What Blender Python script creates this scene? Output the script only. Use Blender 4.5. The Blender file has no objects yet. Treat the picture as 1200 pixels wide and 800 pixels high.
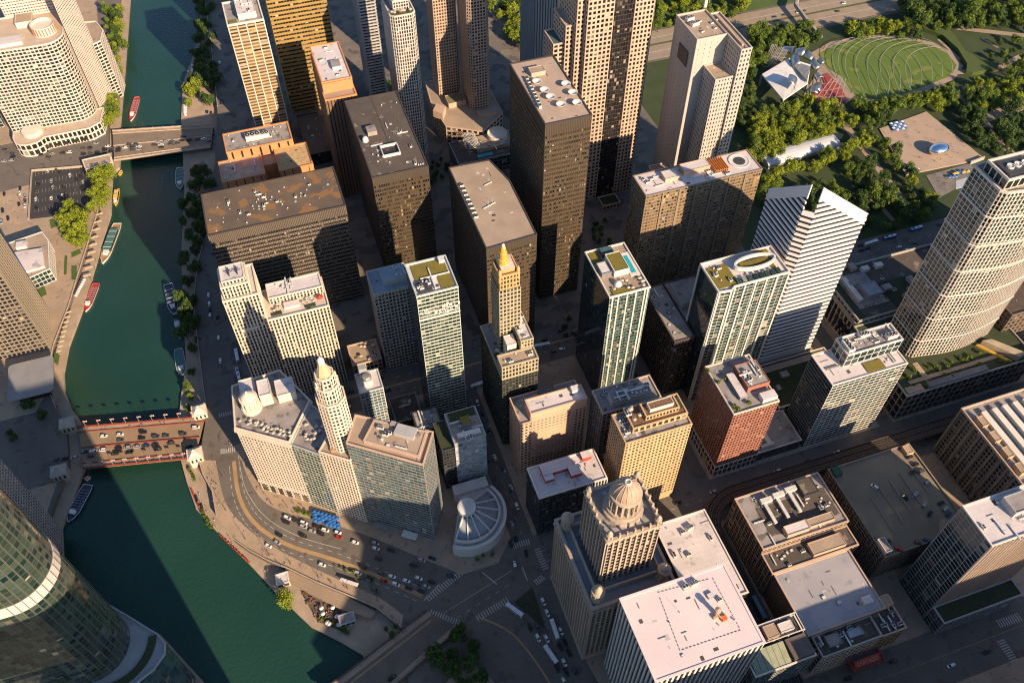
import bpy, math, random
import numpy as np
from mathutils import Vector, Matrix
random.seed(7)
sc = bpy.context.scene
COL = sc.collection
# ------------------------------------------------------------------ camera, sky, sun, exposure
CAM_H = 510.0
FOC, PITCH, YAW = 1011.2, math.radians(51.19), math.radians(18.72)
cam = bpy.data.cameras.new('camera'); camo = bpy.data.objects.new('camera', cam); COL.objects.link(camo)
camo.location = (0, 0, CAM_H)
camo.rotation_euler = (math.pi / 2 - PITCH, 0, -YAW)
cam.sensor_width = 36.0; cam.lens = 36.0 * FOC / 1200.0; cam.clip_end = 6000; cam.clip_start = 1
sc.camera = camo
SUN_AZ, SUN_EL = math.radians(109.5), math.radians(26.0)      # direction in which shadows run, sun height
world = bpy.data.worlds.new('World'); sc.world = world; world.use_nodes = True
wn = world.node_tree; wn.nodes.clear()
sky = wn.nodes.new('ShaderNodeTexSky'); sky.sky_type = 'NISHITA'; sky.sun_disc = False
sky.sun_elevation = SUN_EL
to_sun = Vector((-math.cos(SUN_AZ) * math.cos(SUN_EL), -math.sin(SUN_AZ) * math.cos(SUN_EL), math.sin(SUN_EL)))
sky.sun_rotation = math.atan2(to_sun.x, to_sun.y)
sky.dust_density = 0.6; sky.air_density = 1.0; sky.ozone_density = 4.0
bg = wn.nodes.new('ShaderNodeBackground'); bg.inputs['Strength'].default_value = 0.088
wo = wn.nodes.new('ShaderNodeOutputWorld')
wn.links.new(sky.outputs[0], bg.inputs[0]); wn.links.new(bg.outputs[0], wo.inputs[0])
sl = bpy.data.lights.new('sun', 'SUN'); sl.energy = 5.0; sl.angle = math.radians(0.5); sl.color = (1.0, 0.745, 0.50)
so = bpy.data.objects.new('sun', sl); COL.objects.link(so)
so.rotation_euler = to_sun.to_track_quat('Z', 'Y').to_euler(); so.location = (0, 0, 600)
sc.view_settings.view_transform = 'Standard'; sc.view_settings.look = 'None'
sc.view_settings.exposure = 0.95; sc.view_settings.gamma = 1.0; sc.view_settings.use_curve_mapping = False
sc.render.engine = 'CYCLES'; sc.cycles.filter_width = 1.1
# ------------------------------------------------------------------ pixel of the photograph (1200x800) -> point at height z
_F = Vector((math.sin(YAW) * math.cos(PITCH), math.cos(YAW) * math.cos(PITCH), -math.sin(PITCH)))
_R = Vector((math.cos(YAW), -math.sin(YAW), 0)); _U = _R.cross(_F)
def W(u, v, z=0.0):
    d = _F * FOC + _R * (u - 600) + _U * (400 - v); t = (z - CAM_H) / d.z
    return (d.x * t, d.y * t)
def WL(pts, z=0.0): return [W(u, v, z) for u, v in pts]
# ------------------------------------------------------------------ mesh helper
class MB:
    def __init__(s): s.v = []; s.f = []; s.m = []; s.r = []
    def face(s, pts, m=0, r=None):
        n = len(s.v); s.v += pts; s.f.append(tuple(range(n, n + len(pts)))); s.m.append(m); s.r.append(random.random() if r is None else r)
    def raw(s, vs, fs, m=0):
        n = len(s.v); s.v += [tuple(v) for v in vs]; q = random.random()
        for f in fs: s.f.append(tuple(i + n for i in f)); s.m.append(m); s.r.append(q)
    def box(s, x0, x1, y0, y1, z0, z1, m=0):
        s.raw([(x0,y0,z0),(x1,y0,z0),(x1,y1,z0),(x0,y1,z0),(x0,y0,z1),(x1,y0,z1),(x1,y1,z1),(x0,y1,z1)],
              [(0,3,2,1),(4,5,6,7),(0,1,5,4),(1,2,6,5),(2,3,7,6),(3,0,4,7)], m)
    def ebox(s, P, Q, a, b, o0, o1, z0, z1, m=0):      # along wall P->Q from a to b metres, o0..o1 metres outwards
        dx, dy = Q[0]-P[0], Q[1]-P[1]; L = math.hypot(dx, dy); dx /= L; dy /= L; nx, ny = dy, -dx
        c = [(P[0]+dx*t+nx*o, P[1]+dy*t+ny*o) for t, o in ((a,o1),(b,o1),(b,o0),(a,o0))]
        s.prism(c, z0, z1, m)
    def prism(s, poly, z0, z1, m=0, mt=None, taper=None):
        n = len(poly); top = poly if taper is None else taper
        vs = [(x,y,z0) for x,y in poly] + [(x,y,z1) for x,y in top]
        fs = [(i,(i+1)%n,n+(i+1)%n,n+i) for i in range(n)]
        s.raw(vs, fs + [tuple(range(n-1,-1,-1))], m); k = len(s.v) - 2*n
        s.f.append(tuple(range(k+n, k+2*n))); s.m.append(m if mt is None else mt); s.r.append(random.random())
    def ring(s, poly, o0, o1, z0, z1, m=0):
        A = offset(poly, o0); B = offset(poly, o1); n = len(poly)
        vs = [(x,y,z0) for x,y in A]+[(x,y,z0) for x,y in B]+[(x,y,z1) for x,y in A]+[(x,y,z1) for x,y in B]
        fs = []
        for i in range(n):
            j = (i+1) % n
            fs += [(n+i,n+j,3*n+j,3*n+i),(j,i,2*n+i,2*n+j),(2*n+i,3*n+i,3*n+j,2*n+j),(i,j,n+j,n+i)]
        s.raw(vs, fs, m)
    def lathe(s, cx, cy, prof, n=16, m=0, a0=0, a1=2*math.pi):
        full = abs(a1-a0-2*math.pi) < 1e-6; k = n if full else n+1; vs = []
        for r, z in prof:
            for i in range(k):
                a = a0+(a1-a0)*i/n; vs.append((cx+r*math.cos(a), cy+r*math.sin(a), z))
        fs = []
        for j in range(len(prof)-1):
            for i in range(n):
                i2 = (i+1) % k; fs.append((j*k+i, j*k+i2, (j+1)*k+i2, (j+1)*k+i))
        s.raw(vs, fs, m)
        if full and prof[-1][0] > 1e-3: s.f.append(tuple(len(s.v)-k+i for i in range(k))); s.m.append(m); s.r.append(0.5)
    def tube(s, pts, r, n=6, m=0):
        pts = [Vector(p) for p in pts]; vs = []
        for i, p in enumerate(pts):
            d = (pts[min(i+1,len(pts)-1)]-pts[max(i-1,0)]).normalized()
            a = d.cross(Vector((0,0,1)));  a = Vector((1,0,0)) if a.length < 1e-3 else a.normalized(); b = d.cross(a)
            for k in range(n):
                t = 2*math.pi*k/n; vs.append(tuple(p+a*(r*math.cos(t))+b*(r*math.sin(t))))
        fs = [(i*n+k, i*n+(k+1)%n, (i+1)*n+(k+1)%n, (i+1)*n+k) for i in range(len(pts)-1) for k in range(n)]
        fs += [tuple(range(n)), tuple(len(pts)*n-1-k for k in range(n))]
        s.raw(vs, fs, m)
    def mesh(s, name, mats, smooth=False):
        me = bpy.data.meshes.new(name); me.from_pydata(s.v, [], s.f)
        for mt in (mats if isinstance(mats, (list, tuple)) else [mats]): me.materials.append(mt)
        if isinstance(mats, (list, tuple)) and len(mats) > 1: me.polygons.foreach_set('material_index', s.m)
        at = me.attributes.new('rnd', 'FLOAT', 'FACE'); at.data.foreach_set('value', s.r)
        if smooth: me.polygons.foreach_set('use_smooth', [True]*len(s.f))
        me.update(); return me
def offset(poly, o):
    n = len(poly); out = []
    for i in range(n):
        p0, p1, p2 = poly[i-1], poly[i], poly[(i+1) % n]
        def nr(a, b):
            dx, dy = b[0]-a[0], b[1]-a[1]; L = math.hypot(dx, dy) or 1; return dy/L, -dx/L
        a, b = nr(p0, p1), nr(p1, p2); k = 1 + a[0]*b[0] + a[1]*b[1]; k = max(k, .35)
        out.append((p1[0]+(a[0]+b[0])/k*o, p1[1]+(a[1]+b[1])/k*o))
    return out
def R(x0, x1, y0, y1): return [(x0,y0),(x1,y0),(x1,y1),(x0,y1)]
def tag(o, label=None, cat=None, group=None, kind=None):
    if label: o['label'] = label
    if cat: o['category'] = cat
    if group: o['group'] = group
    if kind: o['kind'] = kind
    return o
def thing(name, label, cat, loc=(0,0,0), group=None, rz=0):
    o = bpy.data.objects.new(name, None); o.location = loc; o.rotation_euler = (0,0,rz); o.empty_display_size = 1
    COL.objects.link(o); return tag(o, label, cat, group)
def link(name, me, parent=None, loc=None, rz=0, kind=None):
    o = bpy.data.objects.new(name, me); COL.objects.link(o)
    if parent is not None:
        o.parent = parent
    if loc is not None: o.location = loc
    o.rotation_euler = (0,0,rz)
    if kind: o['kind'] = kind
    return o
def worldorg(parent):                                   # offset that lets a child's mesh use world coordinates
    l = Vector((0,0,0)); p = parent
    while p is not None: l += p.location; p = p.parent
    return -l
def part(name, mb, mats, parent, kind=None, smooth=False):
    return link(name, mb.mesh(name, mats, smooth), parent, worldorg(parent), kind=kind)
def solo(name, mb, mats, label=None, cat=None, group=None, kind=None, smooth=False):
    o = link(name, mb.mesh(name, mats, smooth)); return tag(o, label, cat, group, kind)
# ------------------------------------------------------------------ materials
MATS = {}
def _new(name):
    m = bpy.data.materials.new(name); m.use_nodes = True; nt = m.node_tree; return m, nt, nt.nodes['Principled BSDF']
def mix(nt, fac, a, b):
    n = nt.nodes.new('ShaderNodeMix'); n.data_type = 'RGBA'
    if hasattr(fac, 'links'): nt.links.new(fac, n.inputs[0])
    else: n.inputs[0].default_value = fac
    for i, c in ((6, a), (7, b)):
        if hasattr(c, 'links'): nt.links.new(c, n.inputs[i])
        else: n.inputs[i].default_value = (*c, 1)
    return n.outputs[2]
def pos(nt, scale=1.0, sc3=None):
    g = nt.nodes.new('ShaderNodeNewGeometry'); mp = nt.nodes.new('ShaderNodeMapping')
    mp.inputs['Scale'].default_value = sc3 or (scale,)*3; nt.links.new(g.outputs['Position'], mp.inputs[0]); return mp.outputs[0]
def noise(nt, vec, scale, detail=4, lo=.35, hi=.65):
    n = nt.nodes.new('ShaderNodeTexNoise'); n.inputs['Scale'].default_value = scale; n.inputs['Detail'].default_value = detail
    nt.links.new(vec, n.inputs['Vector']); r = nt.nodes.new('ShaderNodeMapRange'); r.inputs[1].default_value = lo; r.inputs[2].default_value = hi
    nt.links.new(n.outputs['Fac'], r.inputs[0]); return r.outputs[0]
def rnd(nt):
    a = nt.nodes.new('ShaderNodeAttribute'); a.attribute_name = 'rnd'; return a.outputs['Fac']
def surf(name, c, c2=None, scale=.15, rough=.85, streak=False, spot=None, metal=0.0, fine=.25, seam=None):
    """matt surface: two tones in large stains, a fine grain, optional vertical streaks and spots"""
    if name in MATS: return MATS[name]
    m, nt, p = _new(name); c2 = c2 or tuple(x*.72 for x in c)
    v = pos(nt); f = noise(nt, pos(nt, sc3=(1,1,.12)) if streak else v, scale, 5)
    col = mix(nt, f, c, c2)
    g = noise(nt, v, 1.3, 3, .3, .7); d = nt.nodes.new('ShaderNodeMath'); d.operation = 'MULTIPLY'; d.inputs[1].default_value = fine
    nt.links.new(g, d.inputs[0]); col = mix(nt, d.outputs[0], col, tuple(x*.55 for x in c))
    if spot:
        s = noise(nt, v, spot[1], 2, spot[2], spot[2]+.05); col = mix(nt, s, col, spot[0])
    if seam:                                            # membrane seams / tarred joints
        bt = nt.nodes.new('ShaderNodeTexBrick'); bt.inputs['Scale'].default_value = seam[0]; bt.inputs['Mortar Size'].default_value = seam[1]; bt.inputs['Mortar Smooth'].default_value = .3
        bt.inputs['Brick Width'].default_value = 1.6; bt.inputs['Row Height'].default_value = .5; nt.links.new(v, bt.inputs['Vector'])
        bt.inputs['Color1'].default_value = (0,0,0,1); bt.inputs['Color2'].default_value = (.16,.16,.16,1); bt.inputs['Mortar'].default_value = (1,1,1,1)
        mm = nt.nodes.new('ShaderNodeMath'); mm.operation = 'MULTIPLY'; mm.inputs[1].default_value = seam[2]; nt.links.new(bt.outputs['Color'], mm.inputs[0]); col = mix(nt, mm.outputs[0], col, tuple(x*.45 for x in c))
    nt.links.new(col, p.inputs['Base Color']); p.inputs['Roughness'].default_value = rough; p.inputs['Metallic'].default_value = metal
    MATS[name] = m; return m
def glass(name, dark, mid, blind, pm=.5, pb=.15, rough=.12, spec=.6, metal=0.0):
    """window panes: each pane (attribute rnd) is dark, half-lit or has its blind down"""
    if name in MATS: return MATS[name]
    m, nt, p = _new(name); r = rnd(nt); cr = nt.nodes.new('ShaderNodeValToRGB'); cr.color_ramp.interpolation = 'CONSTANT'
    e = cr.color_ramp.elements; e[0].position = 0; e[0].color = (*dark, 1); e[1].position = 1-pm-pb; e[1].color = (*mid, 1)
    k = e.new(1-pb); k.color = (*blind, 1); nt.links.new(r, cr.inputs[0])
    col = mix(nt, noise(nt, pos(nt), .06, 3), cr.outputs[0], tuple(x*.6 for x in mid))
    nt.links.new(col, p.inputs['Base Color']); p.inputs['Roughness'].default_value = rough
    p.inputs['Specular IOR Level'].default_value = spec; p.inputs['Metallic'].default_value = metal
    # slight unevenness of the panes
    mr = nt.nodes.new('ShaderNodeMapRange'); nt.links.new(r, mr.inputs[0]); mr.inputs[3].default_value = rough*.5; mr.inputs[4].default_value = rough*2
    nt.links.new(mr.outputs[0], p.inputs['Roughness'])
    MATS[name] = m; return m
def flat(name, c, rough=.6, metal=0.0, spec=.5):
    if name in MATS: return MATS[name]
    m, nt, p = _new(name); p.inputs['Base Color'].default_value = (*c, 1); p.inputs['Roughness'].default_value = rough
    p.inputs['Metallic'].default_value = metal; p.inputs['Specular IOR Level'].default_value = spec; MATS[name] = m; return m
# ------------------------------------------------------------------ shared materials
asphalt = surf('asphalt', (.155,.135,.112), (.12,.105,.09), .05, .9, spot=((.10,.083,.066), .12, .60), seam=(.09,.012,.5))
pave = surf('pavement', (.40,.295,.205), (.31,.235,.165), .08, .9, spot=((.22,.165,.115), .25, .62), seam=(.35,.02,.35))
walkm = surf('riverwalk_stone', (.40,.31,.225), (.31,.24,.175), .12, .9)
quay = surf('quay_concrete', (.26,.21,.16), (.16,.13,.10), .1, .9, streak=True)
paint_w = surf('road_paint_white', (.55,.53,.48), (.36,.34,.30), .9, .8)
paint_y = surf('road_paint_ochre', (.40,.26,.125), (.32,.21,.105), .2, .8)
grassm = surf('lawn_grass', (.075,.12,.022), (.055,.095,.02), .12, .95, fine=.4)
soil = surf('planting_soil', (.05,.055,.025), (.03,.04,.018), .3, .95)
concrete = surf('concrete', (.36,.32,.27), (.28,.25,.21), .1, .85, streak=True)
white_roof = surf('white_membrane_roof', (.66,.60,.58), (.52,.48,.47), .06, .8, spot=((.36,.33,.32), .12, .64), seam=(.16,.012,.55))
grey_roof = surf('grey_gravel_roof', (.33,.30,.28), (.22,.20,.19), .1, .9, spot=((.13,.12,.11), .2, .60), seam=(.14,.015,.5))
tan_roof = surf('tan_gravel_roof', (.40,.31,.23), (.31,.24,.175), .08, .95, fine=.45)
brown_roof = surf('rusty_brown_roof', (.15,.105,.07), (.095,.075,.06), .06, .95, spot=((.21,.115,.045), .09, .56), fine=.5)
dark_roof = surf('dark_bitumen_roof', (.105,.085,.07), (.075,.064,.056), .1, .95, spot=((.19,.16,.12), .12, .62), fine=.45)
sedum = surf('green_sedum_roof', (.20,.155,.02), (.14,.13,.025), .3, .95, fine=.5)
greenroof = surf('planted_roof', (.042,.056,.02), (.028,.04,.017), .3, .95, fine=.5)
met_w = surf('white_metal', (.66,.64,.60), (.55,.53,.5), .5, .5)
met_g = surf('grey_metal', (.30,.30,.30), (.2,.2,.2), .5, .5, metal=.3)
met_d = surf('dark_metal', (.06,.06,.06), (.04,.04,.04), .5, .5)
fan_d = flat('fan_black', (.02,.02,.02))
paint_red = surf('red_paint', (.50,.06,.03), (.38,.05,.03), .5, .6)
orange = surf('orange_paint', (.70,.30,.08), None, .5, .6)
timber = surf('weathered_deck', (.22,.12,.06), (.14,.08,.045), .5, .8)
pool_m = surf('pool_water', (.03,.32,.38), (.04,.38,.44), .4, .1)
# ------------------------------------------------------------------ buildings
blindm, _nt, _p = _new('window_blinds'); _cr = _nt.nodes.new('ShaderNodeValToRGB'); _cr.color_ramp.elements[0].color = (.05,.046,.04,1); _cr.color_ramp.elements[1].color = (.42,.37,.29,1); _e = _cr.color_ramp.elements.new(.6); _e.color = (.14,.12,.095,1)
_nt.links.new(rnd(_nt), _cr.inputs[0]); _nt.links.new(_cr.outputs[0], _p.inputs['Base Color']); _p.inputs['Roughness'].default_value = .35
ST0 = dict(bay=3.0, fl=3.6, pw=.6, sh=1.2, pd=.35, sd=.22, span=None, crown=0, base=0, sep=False, finw=.35, fins=1.6)
def St(wall, gl, **k):
    d = dict(ST0); d.update(k); d['wall'] = wall; d['glass'] = gl
    if .75 <= d['pw'] and d['fl'] < 10: d['pw'] *= .86; d['sh'] *= .9
    if d['fl'] < 10 and not d['sep'] and d['pd'] < .8 and d['sd'] < .9: d['pd'] *= .6; d['sd'] *= .5
    return d
def tier(root, poly, z0, z1, st, roof=None, par=1.0, parm=None, roofname='roof', sides=None):
    n = len(poly); acc = {}; blinds = MB(); fins = MB(); zc = z1 - st['crown']; zb = z0 + st['base']; alt = st.get('alt') or {}
    core = MB(); core.prism(offset(poly, -.35), z0, z1 - .05); part('wall', core, st['wall'], root)
    for i in range(n):
        P, Q = poly[i], poly[(i+1) % n]; L = math.hypot(Q[0]-P[0], Q[1]-P[1])
        if L < .8: continue
        se = alt.get(i, st); key = id(se)
        if key not in acc: acc[key] = (se, MB(), MB(), MB())
        _, panes, piers, spans = acc[key]
        nf = max(1, round((zc - zb) / se['fl'])); fh = (zc - zb) / nf
        dx, dy = (Q[0]-P[0])/L, (Q[1]-P[1])/L; nb = max(1, round(L / se['bay'])); bw = L / nb; rowr = [random.random() for k in range(nf)]; colr = [random.random() for b in range(nb)]
        for b in range(nb):
            ax, ay, bx, by = P[0]+dx*bw*b, P[1]+dy*bw*b, P[0]+dx*bw*(b+1), P[1]+dy*bw*(b+1)
            for k in range(nf):
                if fh < 5 and random.random() < se.get('bl',.2):
                    t1 = zb+fh*(k+1)-.02; t0 = t1-(fh-se['sh'])*random.choice((.3,.45,.6,.95)); nx, ny = dy*.045, -dx*.045; blinds.face([(ax+nx,ay+ny,t0),(bx+nx,by+ny,t0),(bx+nx,by+ny,t1),(ax+nx,ay+ny,t1)])
                a0, a1 = zb+fh*k, zb+fh*(k+1); q = random.random(); q = q if q < .72 else (rowr[k] if q < .9 else colr[b]); panes.face([(ax,ay,a0),(bx,by,a0),(bx,by,a1),(ax,ay,a1)], 0, q)
        hw = se['pw'] / 2; pd, sd = se['pd'], se['sd']
        if se['sep']:
            me = MB(); me.ebox((0,0), (dx,dy), -hw, hw, -.2, pd, zb, zc); pm = me.mesh('pier', se['wall'])
            for b in range(1, nb): link('pier', pm, root, worldorg(root) + Vector((P[0]+dx*bw*b, P[1]+dy*bw*b, 0)))
            me = MB(); me.ebox((0,0), (dx,dy), .02, L-.02, -.2, sd, 0, se['sh']); sm = me.mesh('spandrel', se['span'] or se['wall'])
            for k in range(nf): link('spandrel', sm, root, worldorg(root) + Vector((P[0], P[1], zb+fh*k)))
        else:
            for b in range(1, nb): piers.ebox(P, Q, bw*b-hw, bw*b+hw, -.2, pd, zb, zc)
            for k in range(nf): spans.ebox(P, Q, .02, L-.02, -.2, sd, zb+fh*k, zb+fh*k+se['sh'])
        piers.ebox(P, Q, 0, max(hw, .35), -.2, pd, zb, zc); piers.ebox(P, Q, L-max(hw, .35), L, -.2, pd, zb, zc)
        if st['crown']:
            m = max(2, round(L / st['fins']))
            for b in range(m + 1): t = min(max(L*b/m, .2), L-.2); fins.ebox(P, Q, t-st['finw']/2, t+st['finw']/2, -.2, pd, zc + .25, z1)
    for se, panes, piers, spans in acc.values():
        if panes.f: part('window_panes', panes, se['glass'], root, 'stuff')
        if piers.f: part('piers', piers, se['wall'], root, 'stuff')
        if spans.f: part('spandrels', spans, se['span'] or se['wall'], root, 'stuff')
    if blinds.f: part('window_blinds', blinds, blindm, root, 'stuff')
    if fins.f:
        fb = MB(); fb.ring(poly, -.3, .06, zc, z1); part('louvre_band', fb, st['wall'], root); part('crown_fins', fins, st['span'] or st['wall'], root, 'stuff')
    if st['base']: bs = MB(); bs.ring(poly, -.3, st['pd']*.8, z0, zb - .03); part('ground_floor_wall', bs, st['span'] or st['wall'], root)
    if roof:
        rf = MB(); rf.prism(offset(poly, -.5), z1 - .3, z1 + .02); ro = part(roofname, rf, roof, root)
        if not any(w_ in roof.name for w_ in ('green','sedum','planted','timber','deck')): roof_wear(ro, poly, z1, int(poly[0][0]*7+poly[0][1]*13+z1))
        pr = MB(); pr.ring(poly, -.55, st['pd'] + .12, z1 - .25, z1 + par); part('parapet', pr, parm or st['wall'], ro)
def inpoly(x, y, q):
    c = False; n = len(q)
    for i in range(n):
        (x0,y0),(x1,y1) = q[i], q[i-1]
        if (y0>y) != (y1>y) and x < (x1-x0)*(y-y0)/(y1-y0)+x0: c = not c
    return c
RW = {}
def roof_wear(ro, poly, z, seed):
    """patches, conduits and small pipes that every flat roof collects"""
    if not RW:
        for k, m in (('dark',surf('tar_patch',(.085,.078,.07),(.06,.056,.05),.4)),('pale',surf('new_membrane_patch',(.52,.48,.45),(.44,.41,.39),.4))): b = MB(); b.box(-.5,.5,-.5,.5,0,.06); RW[k] = b.mesh('roof_patch', m)
        b = MB(); b.box(-.5,.5,-.16,.16,.1,.32,0); RW['conduit'] = b.mesh('conduit', met_g); b = MB(); b.lathe(0,0,[(.14,0),(.14,.7),(.22,.75)],6); RW['pipe'] = b.mesh('vent_pipe', met_w)
    rg = random.Random(seed); q = offset(poly, -2.6); xs = [p[0] for p in q]; ys = [p[1] for p in q]; A = (max(xs)-min(xs))*(max(ys)-min(ys))
    if A < 120: return
    for i in range(min(14, 4+int(A/110))):
        x, y = rg.uniform(min(xs),max(xs)), rg.uniform(min(ys),max(ys))
        if not inpoly(x,y,q): continue
        k = rg.choice(('dark','dark','pale','conduit','conduit','pipe','pipe')); o = link({'conduit':'conduit','pipe':'vent_pipe'}.get(k,'roof_patch'), RW[k], ro, worldorg(ro)+Vector((x,y,z+.02)), rg.choice((0,math.pi/2)))
        if k == 'conduit': o.scale = (rg.uniform(2.5,6),1,1)
        elif k != 'pipe': o.scale = (rg.uniform(.8,2.6),rg.uniform(.8,3.2),1)
def bld(name, label, poly, z1, st, roof, z0=0.15, par=1.0, parm=None, cat='building', group=None, sides=None, tiers=()):
    cx = sum(p[0] for p in poly)/len(poly); cy = sum(p[1] for p in poly)/len(poly)
    root = thing(name, label, cat, (cx, cy, z0), group); tier(root, poly, z0, z1, st, roof, par, parm, sides=sides)
    return root
# ---- rooftop equipment prototypes (shared mesh data)
def _proto():
    P = {}
    m = MB(); m.box(-1.5,1.5,-.9,.9,0,1.5,0); m.box(-1.6,1.6,-1,1,-.02,.15,1)
    for x in (-.75,.75): m.lathe(x,0,[(.62,1.5),(.62,1.75),(.55,1.75),(.5,1.62)],12,1)
    P['air_conditioner'] = m.mesh('air_conditioner', [met_w, fan_d])
    m = MB(); m.box(-4,4,-2,2,.3,3.2,0)
    for x in (-2.6,0,2.6): m.lathe(x,0,[(1.15,3.2),(1.15,3.7),(1.0,3.7),(.95,3.4)],14,1); m.lathe(x,0,[(.35,3.4),(.35,3.6)],8,0)
    for x in (-3.7,3.7):
        for y in (-1.7,1.7): m.box(x-.15,x+.15,y-.15,y+.15,0,.3,1)
    P['cooling_tower'] = m.mesh('cooling_tower', [met_w, fan_d])
    m = MB(); m.lathe(0,0,[(.3,0),(.3,.9),(.55,.9),(.55,1.15),(.1,1.35)],10); P['roof_vent'] = m.mesh('roof_vent', met_w)
    m = MB(); m.box(-.9,.9,-.7,.7,0,.55,0); m.box(-.8,.8,-.6,.6,.55,.62,1); P['roof_hatch'] = m.mesh('roof_hatch', [met_g, met_w])
    m = MB(); m.box(-3.2,3.2,-2.2,2.2,0,3.1,0); m.box(-3.4,3.4,-2.4,2.4,3.1,3.35,1); m.box(-.5,.5,-2.28,-2.2,0,2.1,2)
    P['stair_penthouse'] = m.mesh('stair_penthouse', [concrete, grey_roof, met_d])
    m = MB(); m.box(-4,4,-.4,.4,.4,1.1,0)
    for x in (-3.5,0,3.5): m.box(x-.1,x+.1,-.35,.35,0,.4,1)
    P['air_duct'] = m.mesh('air_duct', [met_w, met_d])
    m = MB(); m.lathe(0,0,[(.12,0),(.10,4),(.03,9)],8); m.box(-.8,.8,-.04,.04,5,5.1); m.box(-.5,.5,-.04,.04,6.5,6.6); P['antenna_mast'] = m.mesh('antenna_mast', met_w)
    m = MB(); m.lathe(0,0,[(.1,.9),(1.0,1.1),(2.0,1.6),(2.6,2.3),(2.55,2.36),(1.9,1.72),(0.9,1.22),(.02,1.1)],18,0); m.lathe(0,0,[(.25,0),(.18,1.1)],8,1)
    P['satellite_dish'] = m.mesh('satellite_dish', [met_w, met_g], True)
    m = MB(); m.box(-.9,.9,-.9,.9,.5,.65,0); m.box(-.06,.06,-.06,.06,0,2.2,1); m.lathe(0,0,[(1.5,2.0),(.05,2.7)],8,2)
    P['parasol_table'] = m.mesh('parasol_table', [timber, met_w, surf('parasol_canvas', (.55,.50,.42))])
    return P
PR = _proto()
def unit(root, kind, x, y, z, rz=0.0, s=1.0):
    o = link(kind, PR[kind], root, worldorg(root) + Vector((x,y,z)), rz); o.scale = (s,s,s); return o
def scatter(root, x0, x1, y0, y1, z, n, seed=0, kinds=('roof_vent','roof_vent','air_conditioner','roof_hatch','air_duct')):
    rg = random.Random(seed)
    for i in range(n):
        k = kinds[rg.randrange(len(kinds))]; unit(root, k, rg.uniform(x0,x1), rg.uniform(y0,y1), z, rg.choice((0, math.pi/2)), rg.uniform(.8,1.15))
def rbox(root, name, x0, x1, y0, y1, z0, z1, m, top=None, par=0):
    b = MB(); b.prism(R(x0,x1,y0,y1), z0, z1, 0, 1 if top else None); o = part(name, b, [m, top] if top else m, root)
    if par: r = MB(); r.ring(R(x0,x1,y0,y1), -.3, .1, z1-.1, z1+par); part('coping', r, m, o)
    return o
# ------------------------------------------------------------------ ground, river, quays
WATER = -7.0
NB = WL([(156,-60),(153.5,0),(147,89),(142,149),(142,183),(141,199),(133,205),(131,252),(109,326),(98,364),(82,407),(76,438),(77,460),(86,482),(98,498),(101,550),(79,608),(74,620),(76,658),(91,678),(142,719),(190,745),(240,800),(300,870),(340,960)], WATER)
SB = WL([(240,-60),(236,0),(233,45),(227,67),(215,100),(213,142),(217,226),(213,302),(217,394),(219,429),(213,465),(211,489),(212,538),(220,567),(231,598),(253,622),(293,662),(322,693),(347,718),(365,735),(400,753),(425,768),(470,830),(500,960)], WATER)
NU = [(x-9, y) for x, y in NB]
SU = WL([(243,-60),(240,0),(247,45),(255,125),(252,190),(240,281),(232,308),(228,346),(229,375),(238,451),(243,482),(233,538),(238,556),(249,576),(254,605),(273,631),(291,644),(313,656),(338,666),(371,682),(405,696),(440,711),(470,735)]) + [(-2,196),(-8,150),(-8,60)]
wm, nt, p = _new('river_water')
wcol = mix(nt, noise(nt, pos(nt), .012, 3), (.011,.043,.031), (.015,.052,.038))
nt.links.new(wcol, p.inputs['Base Color']); p.inputs['Roughness'].default_value = .22; p.inputs['Specular IOR Level'].default_value = .35
bn = nt.nodes.new('ShaderNodeTexNoise'); bn.inputs['Scale'].default_value = .45; bn.inputs['Detail'].default_value = 5; nt.links.new(pos(nt), bn.inputs['Vector'])
bp = nt.nodes.new('ShaderNodeBump'); bp.inputs['Strength'].default_value = .5; bp.inputs['Distance'].default_value = .6
nt.links.new(bn.outputs['Fac'], bp.inputs['Height']); nt.links.new(noise(nt, pos(nt, sc3=(.02,.006,1)), 1.0, 4, .3, .7), (lambda r: (setattr(r.inputs[3],'default_value',.12), setattr(r.inputs[4],'default_value',.42), nt.links.new(r.outputs[0], p.inputs['Roughness']), r.inputs[0])[-1])(nt.nodes.new('ShaderNodeMapRange'))); nt.links.new(bp.outputs[0], p.inputs['Normal'])
b = MB(); b.face([(-520,-200,WATER),(140,-200,WATER),(140,1500,WATER),(-520,1500,WATER)]); solo('river', b, wm, kind='structure')
def sheet(name, pts, z, mat, zb=None):
    b = MB()
    if zb is None: b.face([(x,y,z) for x,y in pts])
    else: b.prism(pts, zb, z)
    return solo(name, b, mat, kind='structure')
def ccw(pts):
    a = sum(pts[i][0]*pts[(i+1)%len(pts)][1]-pts[(i+1)%len(pts)][0]*pts[i][1] for i in range(len(pts)))
    return pts if a > 0 else pts[::-1]
# street level, each side of the river, as thick slabs whose river side is the quay wall
sheet('ground', ccw(SU + [(-8,-700),(3500,-700),(3500,3500),(-35,3500)]), 0.0, asphalt, WATER-1)
sheet('north_ground', ccw(NU + [(-300,-700),(-3500,-700),(-3500,3500),(-150,3500)]), 0.0, asphalt, WATER-1)
# riverwalks
sheet('riverwalk', ccw(SB + [(x+1, y-.5) for x, y in SU[::-1]]), -5.0, walkm, WATER-1)
sheet('north_riverwalk', ccw(NB + [(x-.5, y) for x, y in NU[::-1]]), -4.0, walkm, WATER-1)
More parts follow.
